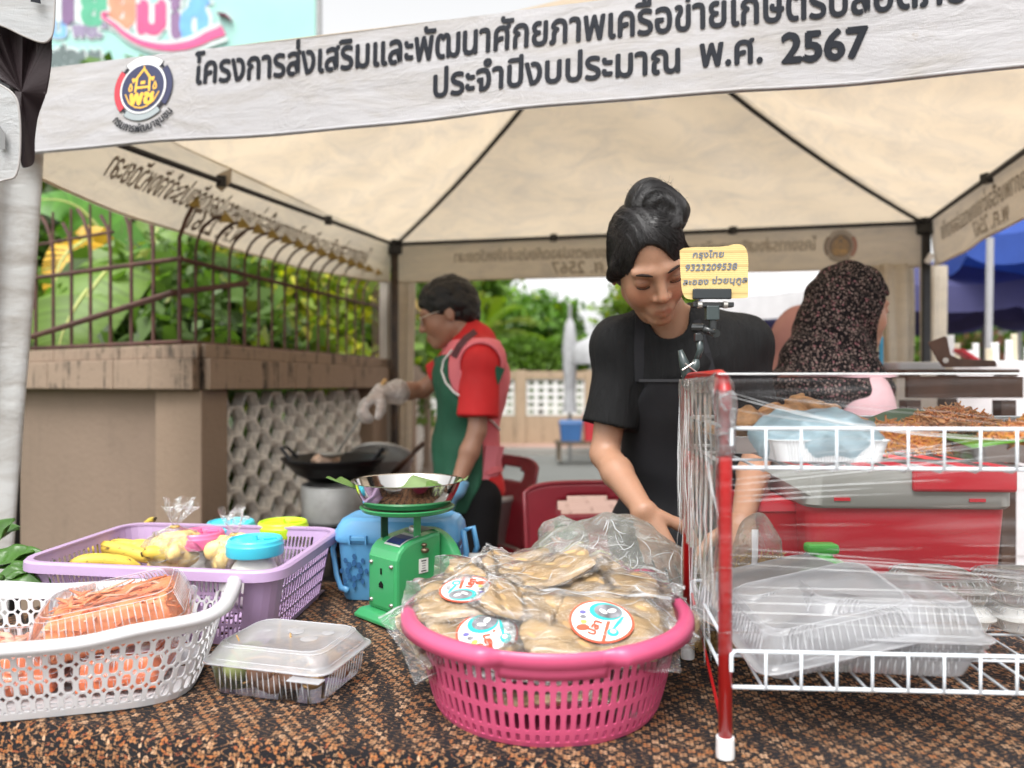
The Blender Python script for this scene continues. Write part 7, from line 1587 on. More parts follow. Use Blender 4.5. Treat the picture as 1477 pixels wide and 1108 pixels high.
# ================================================================ RACK WRAPPED IN CLING FILM
rf0 = Vector((P(1046, 0, .893).x, .893, TZ)); rb0 = Vector((P(992, 0, 1.215).x, 1.215, TZ)); sdv = (rb0-rf0); RD = sdv.length; sdn = sdv.normalized(); wdn = Vector((sdn.y, -sdn.x, 0)); wdn = Vector((.9945, -.055, 0)).normalized(); RW = .66; RH = CAMZ-TZ+.010
redp = mat('red_powder_coat', (.42, .008, .010), .33, 0, .08, 6, .06, 90, coat=.3, dirt=.05); wwire = mat('white_coated_wire', (.70, .75, .80), .35, coat=.2); wcap = mat('white_rubber_foot', (.72, .72, .72), .5)
rk = thing('wire_rack', 'two tier rack with red tube frame and white wire shelves, wrapped in cling film', 'rack', (rf0.x, rf0.y, TZ))
for k in (0, 1):
    a, b = rf0+wdn*RW*k, rb0+wdn*RW*k; up = Vector((0, 0, RH)); r = .0083; c_ = .035
    pts = [a, a+up-Vector((0, 0, c_)), a+up+sdn*c_*.12-Vector((0, 0, c_*.45)), a+up+sdn*c_*.45-Vector((0, 0, c_*.12)), a+up+sdn*c_, b+up-sdn*c_, b+up-sdn*c_*.45-Vector((0, 0, c_*.12)), b+up-sdn*c_*.12-Vector((0, 0, c_*.45)), b+up-Vector((0, 0, c_)), b]
    put('side_frame', MB().tube(pts, r, 14), redp, rk, world=True, smooth=True)
    for p in (a, b): put('foot_cap', MB().lathe([(0, 0), (.0108, 0), (.0112, .004), (.0108, .024), (.0083, .025)], 20, p+Vector((0, 0, .0))), wcap, rk, world=True, auto=40)
def shelf(zl, zu, nm):
    s = put('shelf_frame', MB().tube([rf0+wdn*.005+Vector((0, 0, zu-TZ)), rf0+wdn*(RW-.005)+Vector((0, 0, zu-TZ))], .0026, 8).tube([rb0+wdn*.005+Vector((0, 0, zu-TZ)), rb0+wdn*(RW-.005)+Vector((0, 0, zu-TZ))], .0026, 8), wwire, rk, world=True, smooth=True)
    A, B = rf0+Vector((0, 0, zl-TZ)), rb0+Vector((0, 0, zl-TZ))
    for p in (A, B): put('shelf_rail', MB().tube([p+wdn*.005, p+wdn*(RW-.005)], .0026, 8), wwire, rk, world=True, smooth=True)
    put('shelf_rail', MB().tube([A+wdn*.006+Vector((0, 0, .0)), B+wdn*.006], .0026, 8).tube([A+wdn*.006+Vector((0, 0, zu-zl)), B+wdn*.006+Vector((0, 0, zu-zl))], .0026, 8), wwire, rk, world=True, smooth=True)
    n = int(RW/.0415)
    for i in range(n):
        o = wdn*(.047+i*.0415); 
        if i*.0415 > RW-.06: break
        put('shelf_wire', MB().tube([A+o+Vector((0, -.004, zu-zl)), A+o+Vector((0, -.004, 0)), A+o+sdn*.006+Vector((0, 0, -.004)), B+o-sdn*.004+Vector((0, 0, -.004)), B+o+Vector((0, .004, 0)), B+o+Vector((0, .004, zu-zl))], .0019, 6), wwire, rk, world=True, smooth=True)
    for t in (.33, .66): put('cross_wire', MB().tube([A+sdv*t+wdn*.008+Vector((0, 0, -.001)), A+sdv*t+wdn*(RW-.008)+Vector((0, 0, -.001))], .0019, 6), wwire, rk, world=True)
    for p in (rf0, rb0): put('hook', MB().tube([p+wdn*.012+Vector((0, 0, zu-TZ+.0)), p+wdn*.004+Vector((0, -.011, zu-TZ)), p+wdn*.004+Vector((0, -.011, zu-TZ-.02))], .0026, 6), wwire, rk, world=True)
ZS1l, ZS1u, ZS2l, ZS2u = .8345, .8775, 1.099, 1.1465
shelf(ZS1l, ZS1u, 'lower'); shelf(ZS2l, ZS2u, 'upper')
put('brace_strap', MB().tube([rb0+Vector((.004, -.01, .11)), rf0+Vector((.002, .02, .03))], .0022, 6), redp, rk, world=True)
put('brace_strap', MB().tube([rb0+Vector((.008, 0, .13)), rb0+Vector((.008, 0, .02))], .0022, 6), redp, rk, world=True)
Q = lambda s, t, z: rf0+wdn*s+sdn*t+Vector((0, 0, z-TZ))      # rack coordinates: along, into, height
# ---- food on the upper shelf
ZF = ZS2l+.003
tray = mat('steel_tray', (.5, .5, .5), .3, .9, .1); foamw = mat('white_foam', (.78, .80, .82), .7)
def traybox(label, s, t_, w, d, z=ZF, h=.022, rot=0, m_=tray):
    p = Q(s, t_, z); b = thing('serving_tray', label, 'tray', p, math.atan2(wdn.y, wdn.x)+rot); put('tray_wall', MB().loft([rrect(w*.9, d*.9, .012, 4, 0), rrect(w, d, .015, 4, h), rrect(w+.012, d+.012, .018, 4, h+.001)], True, False), m_, b, solid=.001, auto=50); return b, p
blt = mat('pale_blue_bag', (.42, .62, .70), .5, trl=.3)
traybox('steel tray under the fried pieces at the left of the upper shelf', .125, .23, .20, .13); traybox('steel tray of shredded orange food on a green leaf, right of the upper shelf', .44, .16, .26, .22)
def lumps(label, name, cat, boxes, mats, n, r, seed, amp=.004, res=.0045, gp=None, nm='piece', squash=.75):
    g = np.random.default_rng(seed); out = []
    p0 = Vector(boxes[0]); t = thing(name, label, cat, p0)
    for i in range(n):
        w, d, h = boxes[1]; x, y = g.uniform(-1, 1)*w/2, g.uniform(-1, 1)*d/2; z = g.uniform(0, 1)*h*max(0, 1-(2*x/w)**2*.6-(2*y/d)**2*.5)+r*.5
        rr_ = r*g.uniform(.7, 1.2); q = (x, y, z); ph = g.uniform(0, 9)
        put(nm, sdf_mesh(nm, lambda p: el(q, (rr_*1.15, rr_, rr_*squash))(p)+amp*wob(p, 2.2/rr_, ph)+amp*.5*wob(p, 5/rr_, ph), np.array(q)-rr_*1.7, np.array(q)+rr_*1.7, res), mats[i % len(mats)], t)
    return t
crm = mat('crisp_golden_crust', (.62, .32, .14), .65, 0, .35, 45, .9, 90, .004, dirt=.3, dirtcol=(.22, .08, .03)); crn = mat('orange_fried_shreds', (.85, .36, .07), .6, 0, .3, 60, .9, 120, .003); crn2 = mat('reddish_fried_shreds', (.66, .26, .09), .6, 0, .3, 60, .9, 120, .003)
lumps('heap of large golden fried pieces at the top left of the upper shelf', 'fried_pieces', 'fried food', [Q(.135, .23, ZF+.008), (.17, .11, .060)], [crm], 11, .026, 3, .006, .004)
def strands(label, name, c, w, d, h, n, mats, seed, L=.022, th=.0016):
    g = np.random.default_rng(seed); t = thing(name, label, 'fried food', c)
    for q, mt in enumerate(mats):
        mb = MB()
        for i in range(n//len(mats)):
            a, r_ = g.uniform(0, 6.28), math.sqrt(g.uniform(0, 1)); x, y = math.cos(a)*r_*w/2, math.sin(a)*r_*d/2; z = h*(1-r_*r_)*g.uniform(.5, 1)+.002; dd = Vector(g.normal(size=3)); dd.z *= .45; dd = dd.normalized()*L*g.uniform(.3, .7)
            p = Vector((x, y, z)); k = Vector(g.normal(size=3))*L*.12; mb.tube([p-dd, p+k, p+dd], [th*.7, th, th*.6], 4)
        put('fried_strands', mb, mt, t, kind='stuff', smooth=True)
    put('heap_core', sdf_mesh('heap_core', lambda p: el((0, 0, 0), (w*.46, d*.46, h*.9))(p)+.004*wob(p, 90, seed), (-w*.6, -d*.6, -.002), (w*.6, d*.6, h*1.3), .005), mats[-1], t); return t
strands('mound of orange fried shreds at the front right on a green leaf', 'fried_shreds', Q(.455, .075, ZF+.024), .24, .10, .036, 2600, [crn, crn2], 5)
strands('smaller mound of reddish fried shreds further back on the upper shelf', 'fried_shreds', Q(.37, .22, ZF+.028), .14, .10, .034, 1500, [crn2, crm], 6)
strands('mound of fried shreds at the right end of the upper shelf', 'fried_shreds', Q(.54, .20, ZF+.028), .13, .10, .040, 1300, [crm, crn2], 7)
strands('brown fried shreds in the middle of the upper shelf behind the foam boxes', 'fried_shreds', Q(.25, .13, ZF+.01), .15, .10, .034, 1500, [crn, crn2], 8)
lf_ = thing('banana_leaf_sheet', 'fresh green banana leaf under the orange fried shreds', 'banana leaf', Q(.44, .16, ZF+.02)); gleaf = mat('fresh_green_leaf', (.10, .30, .02), .35, 0, .15, 10, .2, 60, trl=.2)
put('leaf_blade', MB().grid(lambda u, v: Q(lerp(.30, .585, u), lerp(.02, .30, v), ZF+.020+.010*math.sin(u*5+v*3)+.008*max(0, v-.6)*4*abs(math.sin(u*7))), 24, 14), gleaf, lf_, world=True, smooth=True, solid=.0008)
put('leaf_fold', MB().grid(lambda u, v: Q(lerp(.24, .43, u), .24+.05*v, ZF+.020+.040*v*math.sin(PI*u)), 16, 8), mat('dusty_green_leaf', (.13, .20, .12), .6, trl=.2), lf_, world=True, smooth=True, solid=.0008)
pbg = thing('pale_blue_bag', 'pale blue crinkled bag over white foam trays at the left of the upper shelf', 'plastic bag', Q(.13, .09, ZF+.02))
def bf(p):
    q = p-np.array(Q(.135, .085, ZF+.028)); return el((0, 0, 0), (.088, .065, .040))(q)+.006*wob(q, 42, 1)+.0035*(np.abs(np.sin(q@np.array((70, 30, 90))+2))+np.abs(np.sin(q@np.array((-60, 70, 50)))))-.002
put('bag_film', sdf_mesh('bag_film', bf, Q(.135, .085, ZF+.028)-Vector((.12, .10, .06)), Q(.135, .085, ZF+.028)+Vector((.12, .10, .07)), .004, None, 0), mat('pale_blue_film', (.50, .68, .76), .35, 0, .2, 30, .5, 60, alpha=.72, trl=.3), pbg, world=True)
def ribtray(parent, s, t_, z, w, d, h, m_, rot=0):
    p = Q(s, t_, z); mb = MB().loft([rrect(w*.86, d*.86, .012, 3, 0, cor=.0012, ncor=int(w/.005)), rrect(w*.96, d*.96, .014, 3, h, cor=.0012, ncor=int(w/.005)), rrect(w, d, .016, 3, h+.001, ncor=int(w/.005))], True, False); Rz = Matrix.Rotation(math.atan2(wdn.y, wdn.x)+rot, 3, 'Z'); mb.v = [tuple(Rz @ Vector(v)+p) for v in mb.v]; put('foam_tray', mb, m_, parent, world=True, solid=.001, auto=50)
ft = thing('foam_tray_stack', 'ribbed white foam trays inside the pale blue bag', 'food tray', Q(.13, .085, ZF)); ribtray(ft, .135, .085, ZF+.001, .15, .11, .026, foamw)
# ---- lower shelf: clear clamshells and foam boxes
ZG = ZS1l+.003
fr2 = clearmat('hazy_clamshell', (.98, .99, 1), .36, .03, (26, 26, 26), .15, .03, (.97, .97, 1), .8, .30); mlk = mat('milky_foam_box', (.90, .89, .86), .45, 0, .04, 6, trl=.3)
ba_ = math.atan2(wdn.y, wdn.x)
for k in range(4):
    p = Q(.205+.004*k, .11, ZG+.007*k); clam(('lowest clear food box of the stack on the lower shelf', 'second clear food box up in the stack on the lower shelf', 'third clear food box up in the stack on the lower shelf', 'top closed box of the stack, ribs upright, on the lower shelf')[k], Matrix.Translation(p) @ Matrix.Rotation(ba_-.06, 4, 'Z'), .225, .17, .026, .045 if k == 3 else .02, fr2, None, 'clamshell_box', .003, k == 3)
p = Q(.145, .10, ZG+.024); clam('big clear clamshell tipped on its side across the box stack', Matrix.Translation(p) @ Matrix.Rotation(ba_+.12, 4, 'Z') @ Matrix.Rotation(R(-11), 4, 'Y') @ Matrix.Rotation(R(10), 4, 'X'), .23, .16, .020, .045, fr2, None)
p = Q(.118, .185, ZG+.015); clam('clear clamshell slid behind the others, its lid catching white streaks', Matrix.Translation(p) @ Matrix.Rotation(ba_+.3, 4, 'Z') @ Matrix.Rotation(R(-8), 4, 'Y'), .22, .15, .024, .05, fr2, None)
for k, (s, t_) in enumerate(((.365, .25), (.49, .25), (.60, .21))):
    for j in range(2): clam(('lower', 'upper')[j]+' milky ribbed box of the '+('left', 'middle', 'right end')[k]+' pair on the lower shelf', Matrix.Translation(Q(s, t_, ZG+.040*j)) @ Matrix.Rotation(ba_, 4, 'Z'), .115, .12, .020, .018, mlk if j == 0 else clearmat('semi_milky_box', (1, .99, .97), .32, .12, (26, 26, 26), .15, .2, (.72, .71, .66)), None)
# ---- cling film: front sheet, side sheet, stiff top
film = clearmat('cling_film', (1, 1, 1), .015, .08, (4, 4, 40), .07, .25, (.95, .95, .97), .5, .20)
filmside = clearmat('cling_film_creased', (.98, .96, .93), .12, .30, (45, 45, 9), .09, .7, (.80, .76, .70), .8, .30)
cf = thing('cling_film', 'glossy cling film stretched with white creases round the wire rack', 'plastic film', Q(.3, -.012, 1.0))
zt_ = CAMZ+.012+.0
def front(u, v):
    s = lerp(-.012, RW, u); zlo = .885+.02*math.sin(u*7)-.010*(u < .1); zhi = zt_-.006; z = lerp(zhi, zlo, v)
    y = -.0105-.0012*math.sin(z*90+s*14)-.0016*math.sin(z*230+s*9)-.0010*math.sin(z*410-s*22)
    return Q(s, y, z)
put('front_sheet', MB().grid(front, 60, 150), film, cf, world=True, smooth=True)
def side(u, v):
    t = lerp(-.011, RD+.011, u); zlo = lerp(.925, .978, u)+.006*math.sin(u*15); z = lerp(zt_-.004, zlo, v)
    o = -.0115-.0022*math.sin(t*160+z*26+3*math.sin(z*14))-.0016*math.sin(t*330-z*60)
    return Q(o, t, z)
put('side_sheet', MB().grid(side, 130, 90), filmside, cf, world=True, smooth=True)
stiff = clearmat('stiff_clear_sheet', (.98, .97, .95), .05, .10, (5, 5, 5), .04, .12, gl=1.0, edge=.5)
def topsheet(u, v): s = lerp(-.01, RW, u); t = lerp(-.008, RD+.004, v); return Q(s, t, zt_+.0035*math.sin(s*16+t*9)*math.sin(PI*v)-.0)
put('top_sheet', MB().grid(topsheet, 60, 20), stiff, cf, world=True, smooth=True)
put('top_edge', MB().tube([Q(s, -.009, zt_) for s in (-.01, .2, .4, RW)], .0011, 6).tube([Q(s, RD+.004, zt_+.001) for s in (-.01, .2, .4, RW)], .0011, 6), mat('film_edge_white', (.85, .87, .88), .3, alpha=.8), cf, world=True)
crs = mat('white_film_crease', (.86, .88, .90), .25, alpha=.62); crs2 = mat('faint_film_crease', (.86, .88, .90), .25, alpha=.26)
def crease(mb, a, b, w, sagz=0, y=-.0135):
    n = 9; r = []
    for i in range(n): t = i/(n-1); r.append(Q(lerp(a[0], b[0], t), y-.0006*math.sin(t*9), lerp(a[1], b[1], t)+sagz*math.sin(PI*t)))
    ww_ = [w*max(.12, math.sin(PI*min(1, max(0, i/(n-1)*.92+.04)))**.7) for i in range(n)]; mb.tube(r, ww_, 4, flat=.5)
zf = lambda py, d=.88: CAMZ-(py-554)/FPX*d
c1_, c2_ = MB(), MB()
sx = lambda px: (px-1046)/FPX*.885
for i, (x0_, y0_, x1_, y1_, w, sg) in enumerate(((1050, 572, 1477, 634, .0028, -.014), (1050, 566, 1400, 628, .0018, -.012), (1052, 590, 1300, 612, .0012, -.006), (1075, 690, 1400, 660, .0011, 0), (1050, 700, 1330, 668, .0014, 0), (1050, 708, 1340, 690, .0014, 0), (1060, 716, 1250, 702, .0012, 0), (1055, 724, 1230, 712, .0011, 0), (1110, 682, 1420, 640, .0012, 0), (1130, 676, 1420, 628, .0011, 0), (1050, 692, 1300, 660, .0010, 0),
      (1050, 800, 1477, 822, .0013, .002), (1180, 806, 1477, 830, .0016, 0), (1055, 790, 1300, 806, .0009, 0), (1050, 812, 1477, 834, .0011, 0), (1060, 846, 1477, 850, .0012, 0), (1050, 868, 1290, 872, .0014, 0), (1050, 882, 1240, 886, .0016, 0), (1060, 858, 1420, 862, .0009, 0), (1250, 878, 1477, 884, .0012, 0), (1050, 896, 1477, 902, .0009, 0))):
    crease(c1_, (sx(x0_), zf(y0_)), (sx(x1_), zf(y1_)), w*.62, sg)
for i in range(40):
    y0_ = rng.choice([rng.uniform(570, 640), rng.uniform(640, 730), rng.uniform(780, 905)]); x0_ = rng.uniform(1048, 1200) if rng.random() < .6 else rng.uniform(1100, 1400); L = rng.uniform(60, 330); sl = (.12 if y0_ < 640 else (-.10 if y0_ < 740 else .02))+rng.normal(0, .02)
    crease(c2_, (sx(x0_), zf(y0_)), (sx(min(1500, x0_+L)), zf(y0_+sl*L)), rng.uniform(.00025, .0006))
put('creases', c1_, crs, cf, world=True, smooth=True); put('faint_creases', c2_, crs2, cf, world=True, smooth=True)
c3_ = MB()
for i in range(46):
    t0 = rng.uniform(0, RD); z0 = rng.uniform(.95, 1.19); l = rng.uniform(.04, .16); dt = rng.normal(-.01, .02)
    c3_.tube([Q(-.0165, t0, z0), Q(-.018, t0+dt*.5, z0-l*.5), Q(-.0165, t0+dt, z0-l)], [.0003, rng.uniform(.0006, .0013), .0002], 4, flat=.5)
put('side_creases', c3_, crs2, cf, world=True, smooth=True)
# gathered film on the top corner bar
def wrapf(p):
    d = union([(rc(Q(0, .0, zt_-.09), Q(0, .0, zt_-.035), .0125, .013), 0), (rc(Q(0, 0, zt_-.035), Q(0, .03, zt_-.012), .013, .013), .01), (rc(Q(0, .03, zt_-.012), Q(0, RD-.03, zt_-.012), .013, .012), .01)])(p); return d+.0015*wob(p, 160, 1)
put('gathered_film', sdf_mesh('gathered_film', wrapf, Q(-.03, -.03, .0+zt_-.13), Q(.03, RD+.03, zt_+.02)+Vector((.02, 0, 0)), .0035, None, 0), clearmat('gathered_cling', (1, .97, .96), .16, .5, (60, 60, 60), .08, 1.0, gl=1.0, edge=.4), cf, world=True)
# ---- phone clamp and the hand written card
blkp = mat('black_clamp_plastic', (.012, .014, .015), .3, 0, .1, 20, coat=.3); dkg = mat('dark_green_grey_plastic', (.03, .045, .045), .3, coat=.3)
CD = 1.20; cl = thing('phone_clamp', 'black jointed phone clamp gripping the back corner of the rack', 'clamp', P(1000, 540, CD)); K = lambda x, y, d=CD: P(x, y, d)
put('jaw', MB().tube([K(981, 505), K(987, 525), K(992, 540), K(990, 556)], [.004, .0085, .010, .007], 8), dkg, cl, world=True, smooth=True); put('jaw', MB().tube([K(1006, 514), K(1003, 527), K(994, 540)], [.003, .008, .009], 8), dkg, cl, world=True, smooth=True)
put('jaw_ridge', MB().tube([K(984, 534, CD-.012), K(1001, 523, CD-.012)], .0012, 5).tube([K(988, 524, CD-.012), K(1006, 538, CD-.012)], .0012, 5), bolt, cl, world=True)
put('arm', MB().tube([K(1009, 490), K(1010, 505), K(1004, 520)], [.006, .0055, .0045], 8), dkg, cl, world=True, smooth=True); put('arm_block', MB().box(K(1008, 487), (.014, .012, .014)), blkp, cl, world=True, bevel=.002)
put('arm_joint', MB().tube([K(999, 473, CD+.004), K(1016, 473, CD-.006)], .0065, 12), blkp, cl, world=True); put('arm_link', MB().tube([K(1014, 474, CD-.008), K(1034, 482, CD-.008)], .006, 10), blkp, cl, world=True, smooth=True); put('arm_joint', MB().tube([K(1033, 481, CD-.014), K(1033, 481, CD+.006)], .0065, 12), blkp, cl, world=True)
put('neck', MB().tube([K(1028, 476), K(1028, 455)], .006, 10), blkp, cl, world=True); put('mount', MB().box(K(1027, 452), (.021, .016, .024)), dkg, cl, world=True, bevel=.002)
for x in (1009, 1046): put('screw', MB().tube([K(x-3, 440, CD-.010), K(x+3, 440, CD-.010)], .0055, 12), bolt, cl, world=True)
put('grip', MB().box(K(1028, 440), (.066, .014, .008)), blkp, cl, world=True, bevel=.0015); put('grip_plate', MB().box(K(1027, 424, CD-.010), (.0625, .006, .017)), mat('satin_black', (.03, .035, .038), .25, .2), cl, world=True, bevel=.002)
cd = thing('cardboard_sign', 'yellow cardboard card with blue grey handwriting held by the phone clamp', 'sign', K(1030, 390)); oc = smooth_outline([(986, 358), (1040, 356), (1062, 352), (1074, 356), (1079, 370), (1079, 400), (1079, 425), (1073, 430), (1030, 431), (996, 432), (985, 424), (982, 400), (981, 372)], 3)
def cm():
    t = NT('corrugated_card'); co = t.coord(); wv = t.n('TexWave', {'Vector': co, 'Scale': 95.0, 'Distortion': .3}, bands_direction='Z'); c = t.mix(t.noise(30, co, 4), (.62, .45, .17), (.72, .55, .25)); l = t.ramp(t.n('TexWave', {'Vector': co, 'Scale': 14.0, 'Distortion': .5}, bands_direction='Z').outputs[1], (.0, 1.), (.12, 0.)); c = t.mix(t.m_('MULTIPLY', l, .5), c, (.35, .24, .09))
    return t.done(t.bsdf(Base_Color=c, Roughness=.75, Normal=t.bump(wv.outputs[1], .18, .001)))
put('card', MB().prism(oc, lambda x, y, k: K(x, y, CD-.002-.003*k)), cm(), cd, world=True); pen = mat('blue_grey_marker', (.17, .19, .23), .7)
m = MB()
for s, x, y, w, hs__, sl, rot in (('กรุงไทย', 999, 372, 44, .85, .12, 1.5), ('9323209538', 988, 391, 74, .9, .15, 1.5), ('ละออง', 985, 411, 36, .8, .12, 1), ('ช่วยนุกูล', 1027, 409, 50, .8, .12, 0)):
    p = K(x, y, CD-.0055); lettering(m, s, lambda a, b, o: p+Vector((a, -o, b+.03*a)), 0, 0, w/FPX*CD, bold=.00035, hs_=hs__, slant=sl)
put('handwriting', m, pen, cd, world=True)

# ---------------------------------------------------------------- red cooler and things behind the rack
cred = mat('red_cooler_plastic', (.46, .012, .025), .38, 0, .06, 5, .06, 80, coat=.2); cgr = mat('grey_cooler_trim', (.34, .34, .32), .5, 0, .06, 8)
cx0, cx1 = P(1168, 0, 1.42).x, P(1462, 0, 1.42).x; cw_ = cx1-cx0; co_ = thing('red_cooler', 'red cooler box with a worn grey band under its lid, behind the rack', 'cooler', ((cx0+cx1)/2, 1.55, TZ), R(-3)); zb0 = P(0, 730, 1.42).z-TZ; zt0 = P(0, 672, 1.42).z-TZ
put('box', MB().loft([rrect(cw_*.90, .24, .03, 5, 0), rrect(cw_*.965, .265, .03, 5, zb0)], True, True), cred, co_, auto=40)
put('trim_band', MB().loft([rrect(cw_*.98, .275, .032, 5, zb0-.004), rrect(cw_*1.0, .285, .032, 5, zb0+.002), rrect(cw_*1.0, .285, .032, 5, zt0-.008)], True, True), cgr, co_, auto=40)
put('lid', MB().loft([rrect(cw_*1.0, .285, .032, 5, zt0-.007), rrect(cw_*.99, .28, .04, 5, zt0+.012), rrect(cw_*.9, .24, .05, 5, zt0+.02)], True, True), cred, co_, auto=40)
put('lid_front_panel', MB().box((cw_*.245, -.146, (zb0+zt0)/2+.015), (cw_*.49, .012, (zt0-zb0)*.62)), cred, co_, bevel=.006)
for x in (-.33, .31): put('latch_slot', MB().box((cw_*x, -.1435, zb0+.014), (.030, .003, .006)), cred, co_)
handle = MB().loft([[Vector((-cw_*.5+x, -.135+y, z)) for x, z in ((-.085, zb0+.072), (-.02, zt0), (.07, zt0-.002), (.11, zb0+.002), (.05, zb0-.004))] for y in (0, .012)]); put('carry_handle', handle, cgr, co_)
c3 = thing('red_cooler', 'smaller plain red box wedged left of the grey banded cooler', 'cooler', (P(1140, 0, 1.52).x, 1.60, TZ)); put('box', MB().loft([rrect(.16, .18, .02, 4, 0), rrect(.17, .19, .02, 4, .19)], True, True), cred, c3, auto=40); put('lid', MB().loft([rrect(.175, .195, .02, 4, .191), rrect(.17, .19, .03, 4, .21)], True, True), cred, c3, auto=40)
gt = mat('bright_green_plastic', (.06, .42, .05), .35, 0, .06, 5, coat=.3); p = P(1190, 830, 1.30); gbt = thing('green_bottle', 'dark jug with a domed bright green lid behind the clear boxes', 'bottle', (p.x, 1.32, TZ))
put('jug', MB().lathe([(0, 0), (.045, 0), (.052, .01), (.054, .10)], 32), mat('dark_green_jug', (.01, .04, .03), .3), gbt, smooth=True); put('lid', MB().lathe([(.058, .098), (.060, .104), (.056, .118), (.040, .134), (.022, .142), (.020, .150), (0, .150)], 40), gt, gbt, smooth=True)
put('spout_cap', MB().box((0, -.004, .158), (.056, .030, .018)), gt, gbt, bevel=.006); put('jug_handle', MB().tube([(-.03, -.02, .15), (-.058, -.03, .13), (-.064, -.03, .10)], .006, 8), mat('dark_green_jug', (.01, .04, .03), .3), gbt, smooth=True)
st = thing('straw_bag', 'clear bag of dry brown straw with a white plastic spoon behind the rack', 'plastic bag', P(1085, 840, 1.36)); strw = mat('dry_straw', (.38, .24, .09), .7, 0, .4, 40)
mb = MB()
for i in range(700):
    p = P(rng.uniform(1062, 1128), rng.uniform(800, 905), 1.34+rng.uniform(-.04, .04)); dd = Vector(rng.normal(size=3)).normalized()*.016; mb.tube([p-dd, p+Vector(rng.normal(0, .004, 3)), p+dd], .0009, 3)
for i in range(800):
    p = P(rng.uniform(1004, 1062), rng.uniform(880, 935), 1.16+rng.uniform(0, .10)); p.z = max(p.z, TZ+.006); dd = Vector(rng.normal(size=3)).normalized()*.014; dd.z *= .5; mb.tube([p-dd, p+Vector(rng.normal(0, .004, 3)), p+dd], .0009, 3)
put('straw', mb, strw, st, world=True, kind='stuff')
put('spoon_handle', MB().tube([P(1089, 764, 1.30), P(1089, 800, 1.30), P(1088, 815, 1.30)], [.006, .0055, .005], 8, flat=.4), mat('white_spoon', (.8, .8, .82), .35), st, world=True, smooth=True); put('spoon_bowl', sdf_mesh('spoon_bowl', el(P(1092, 822, 1.295), (.020, .008, .010)), P(1092, 822, 1.295)-Vector((.03, .02, .02)), P(1092, 822, 1.295)+Vector((.03, .02, .02)), .003), mat('white_spoon', (.8, .8, .82), .35), st, world=True)
def sb(p):
    q = p-np.array(P(1092, 830, 1.345)); return el((0, 0, 0), (.055, .045, .12))(q)+.004*(np.abs(np.sin(q@np.array((50, 30, 25))+2))+np.abs(np.sin(q@np.array((-40, 50, 30)))))
put('bag_film', sdf_mesh('bag_film', sb, P(1092, 830, 1.345)-Vector((.08, .07, .15)), P(1092, 830, 1.345)+Vector((.08, .07, .15)), .0045, None, 0), crin, st, world=True)

# ---------------------------------------------------------------- brown wooden display beyond the rack
wds = thing('display_stand', 'dark brown wooden display stand beyond the rack, carrying small trays', 'display stand', (P(1340, 0, 2.4).x, 2.4, .07)); xa, xb = P(1275, 0, 2.4).x, P(1432, 0, 2.4).x; zt2 = CAMZ+.045
put('top_board', MB().box(((xa+xb)/2, 2.45, zt2-.012), (xb-xa, .36, .024)), wood, wds, world=True, bevel=.004); put('front_board', MB().box(((xa+xb)/2, 2.265, zt2-.05), (xb-xa, .02, .075)), wood, wds, world=True, bevel=.003)
for x in (xa+.03, xb-.03):
    for y in (2.3, 2.6): put('leg', MB().box((x, y, .61), (.045, .045, 1.08)), wood, wds, world=True)
put('hinged_bracket', MB().prism([(1338, 494), (1362, 485), (1366, 487), (1371, 512), (1384, 518), (1436, 520), (1438, 529), (1360, 530), (1352, 520)], lambda x, y, k: P(x, y, 2.20+.03*k)), wood, wds, world=True, bevel=.003); put('bracket_bolt', MB().tube([P(1364, 520, 2.19), P(1364, 520, 2.21)], .008, 14), bolt, wds, world=True)
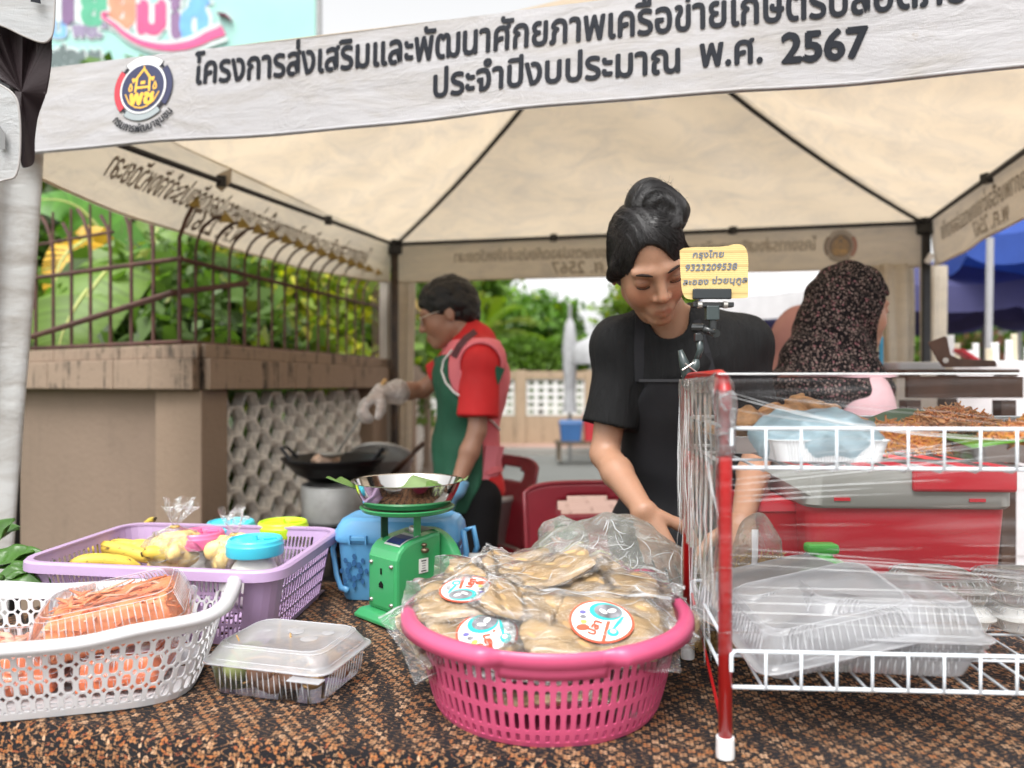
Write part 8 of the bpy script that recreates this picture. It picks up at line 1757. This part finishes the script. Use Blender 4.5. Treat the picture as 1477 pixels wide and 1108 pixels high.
stb = thing('foam_tray', 'white foam tray of snacks on the wooden display stand', 'tray', P(1315, 512, 2.42)); stb.location.z = zt2; put('tray', MB().loft([rrect(.15, .12, .012, 3, 0), rrect(.17, .14, .014, 3, .024)], True, False), foamw, stb, solid=.003); put('snacks', MB().box((0, 0, .014), (.13, .10, .012)), br2, stb)
put('straw_tube', MB().tube([(-.10, 0, .0), (-.10, .0, .11)], .007, 8), mat('cyan_straw', (.05, .35, .6), .4), stb)
# white covered table with packets
wt = thing('white_table', 'far stall table covered by a white cloth with rows of upright packets', 'table', (P(1440, 0, 3.5).x, 3.5, .07)); xa, xb = P(1365, 0, 3.4).x, P(1600, 0, 3.4).x; z3 = P(0, 521, 3.4).z
put('cloth', MB().box(((xa+xb)/2, 3.6, (z3+.07)/2), (xb-xa, .5, z3-.07)), mat('white_cloth', (.74, .72, .74), .85), wt, world=True, bevel=.01)
for i in range(11):
    pk2 = thing('white_packet', ('upright white packet %s on the far white table' % ('at the left end', 'second from the left end', 'third from the left end', 'just left of the grey pole', 'beside the grey pole', 'just right of the grey pole', 'right of the middle', 'between the middle and the right end', 'third from the right end', 'second from the right end', 'at the right end')[i]), 'packet', (xa+.03+i*.045, 3.42+.03*(i % 2), z3), rz=rng.uniform(-.3, .3), group='upright packets on the far white table'); h_ = rng.uniform(.05, .13)
    put('packet', MB().loft([rrect(.032, .018, .005, 2, 0), rrect(.034, .012, .005, 2, h_*.9), rrect(.036, .003, .001, 2, h_)]), (foamw, mat('cream_packet', (.62, .56, .42), .6))[i % 3 == 1], pk2)
rb_ = thing('red_packet', 'red and white striped packet lying tilted at the left of the white table', 'packet', P(1395, 515, 3.35)); rb_.location.z = z3+.022; rb_.rotation_euler = (.1, .5, .2); put('packet', MB().box((0, 0, 0), (.11, .06, .018)), mat('red_packet_paper', (.5, .03, .05), .5), rb_, bevel=.003); put('stripe', MB().box((.01, 0, .010), (.10, .02, .003)), foamw, rb_)
gp = thing('grey_pole', 'slim grey pole standing behind the packets at the right', 'pole', (P(1420, 0, 3.9).x, 3.9, .07)); put('pole', MB().tube([(0, 0, 0), (.03, 0, 1.9)], .018, 12), mat('grey_pole_paint', (.22, .22, .23), .6), gp, smooth=True)
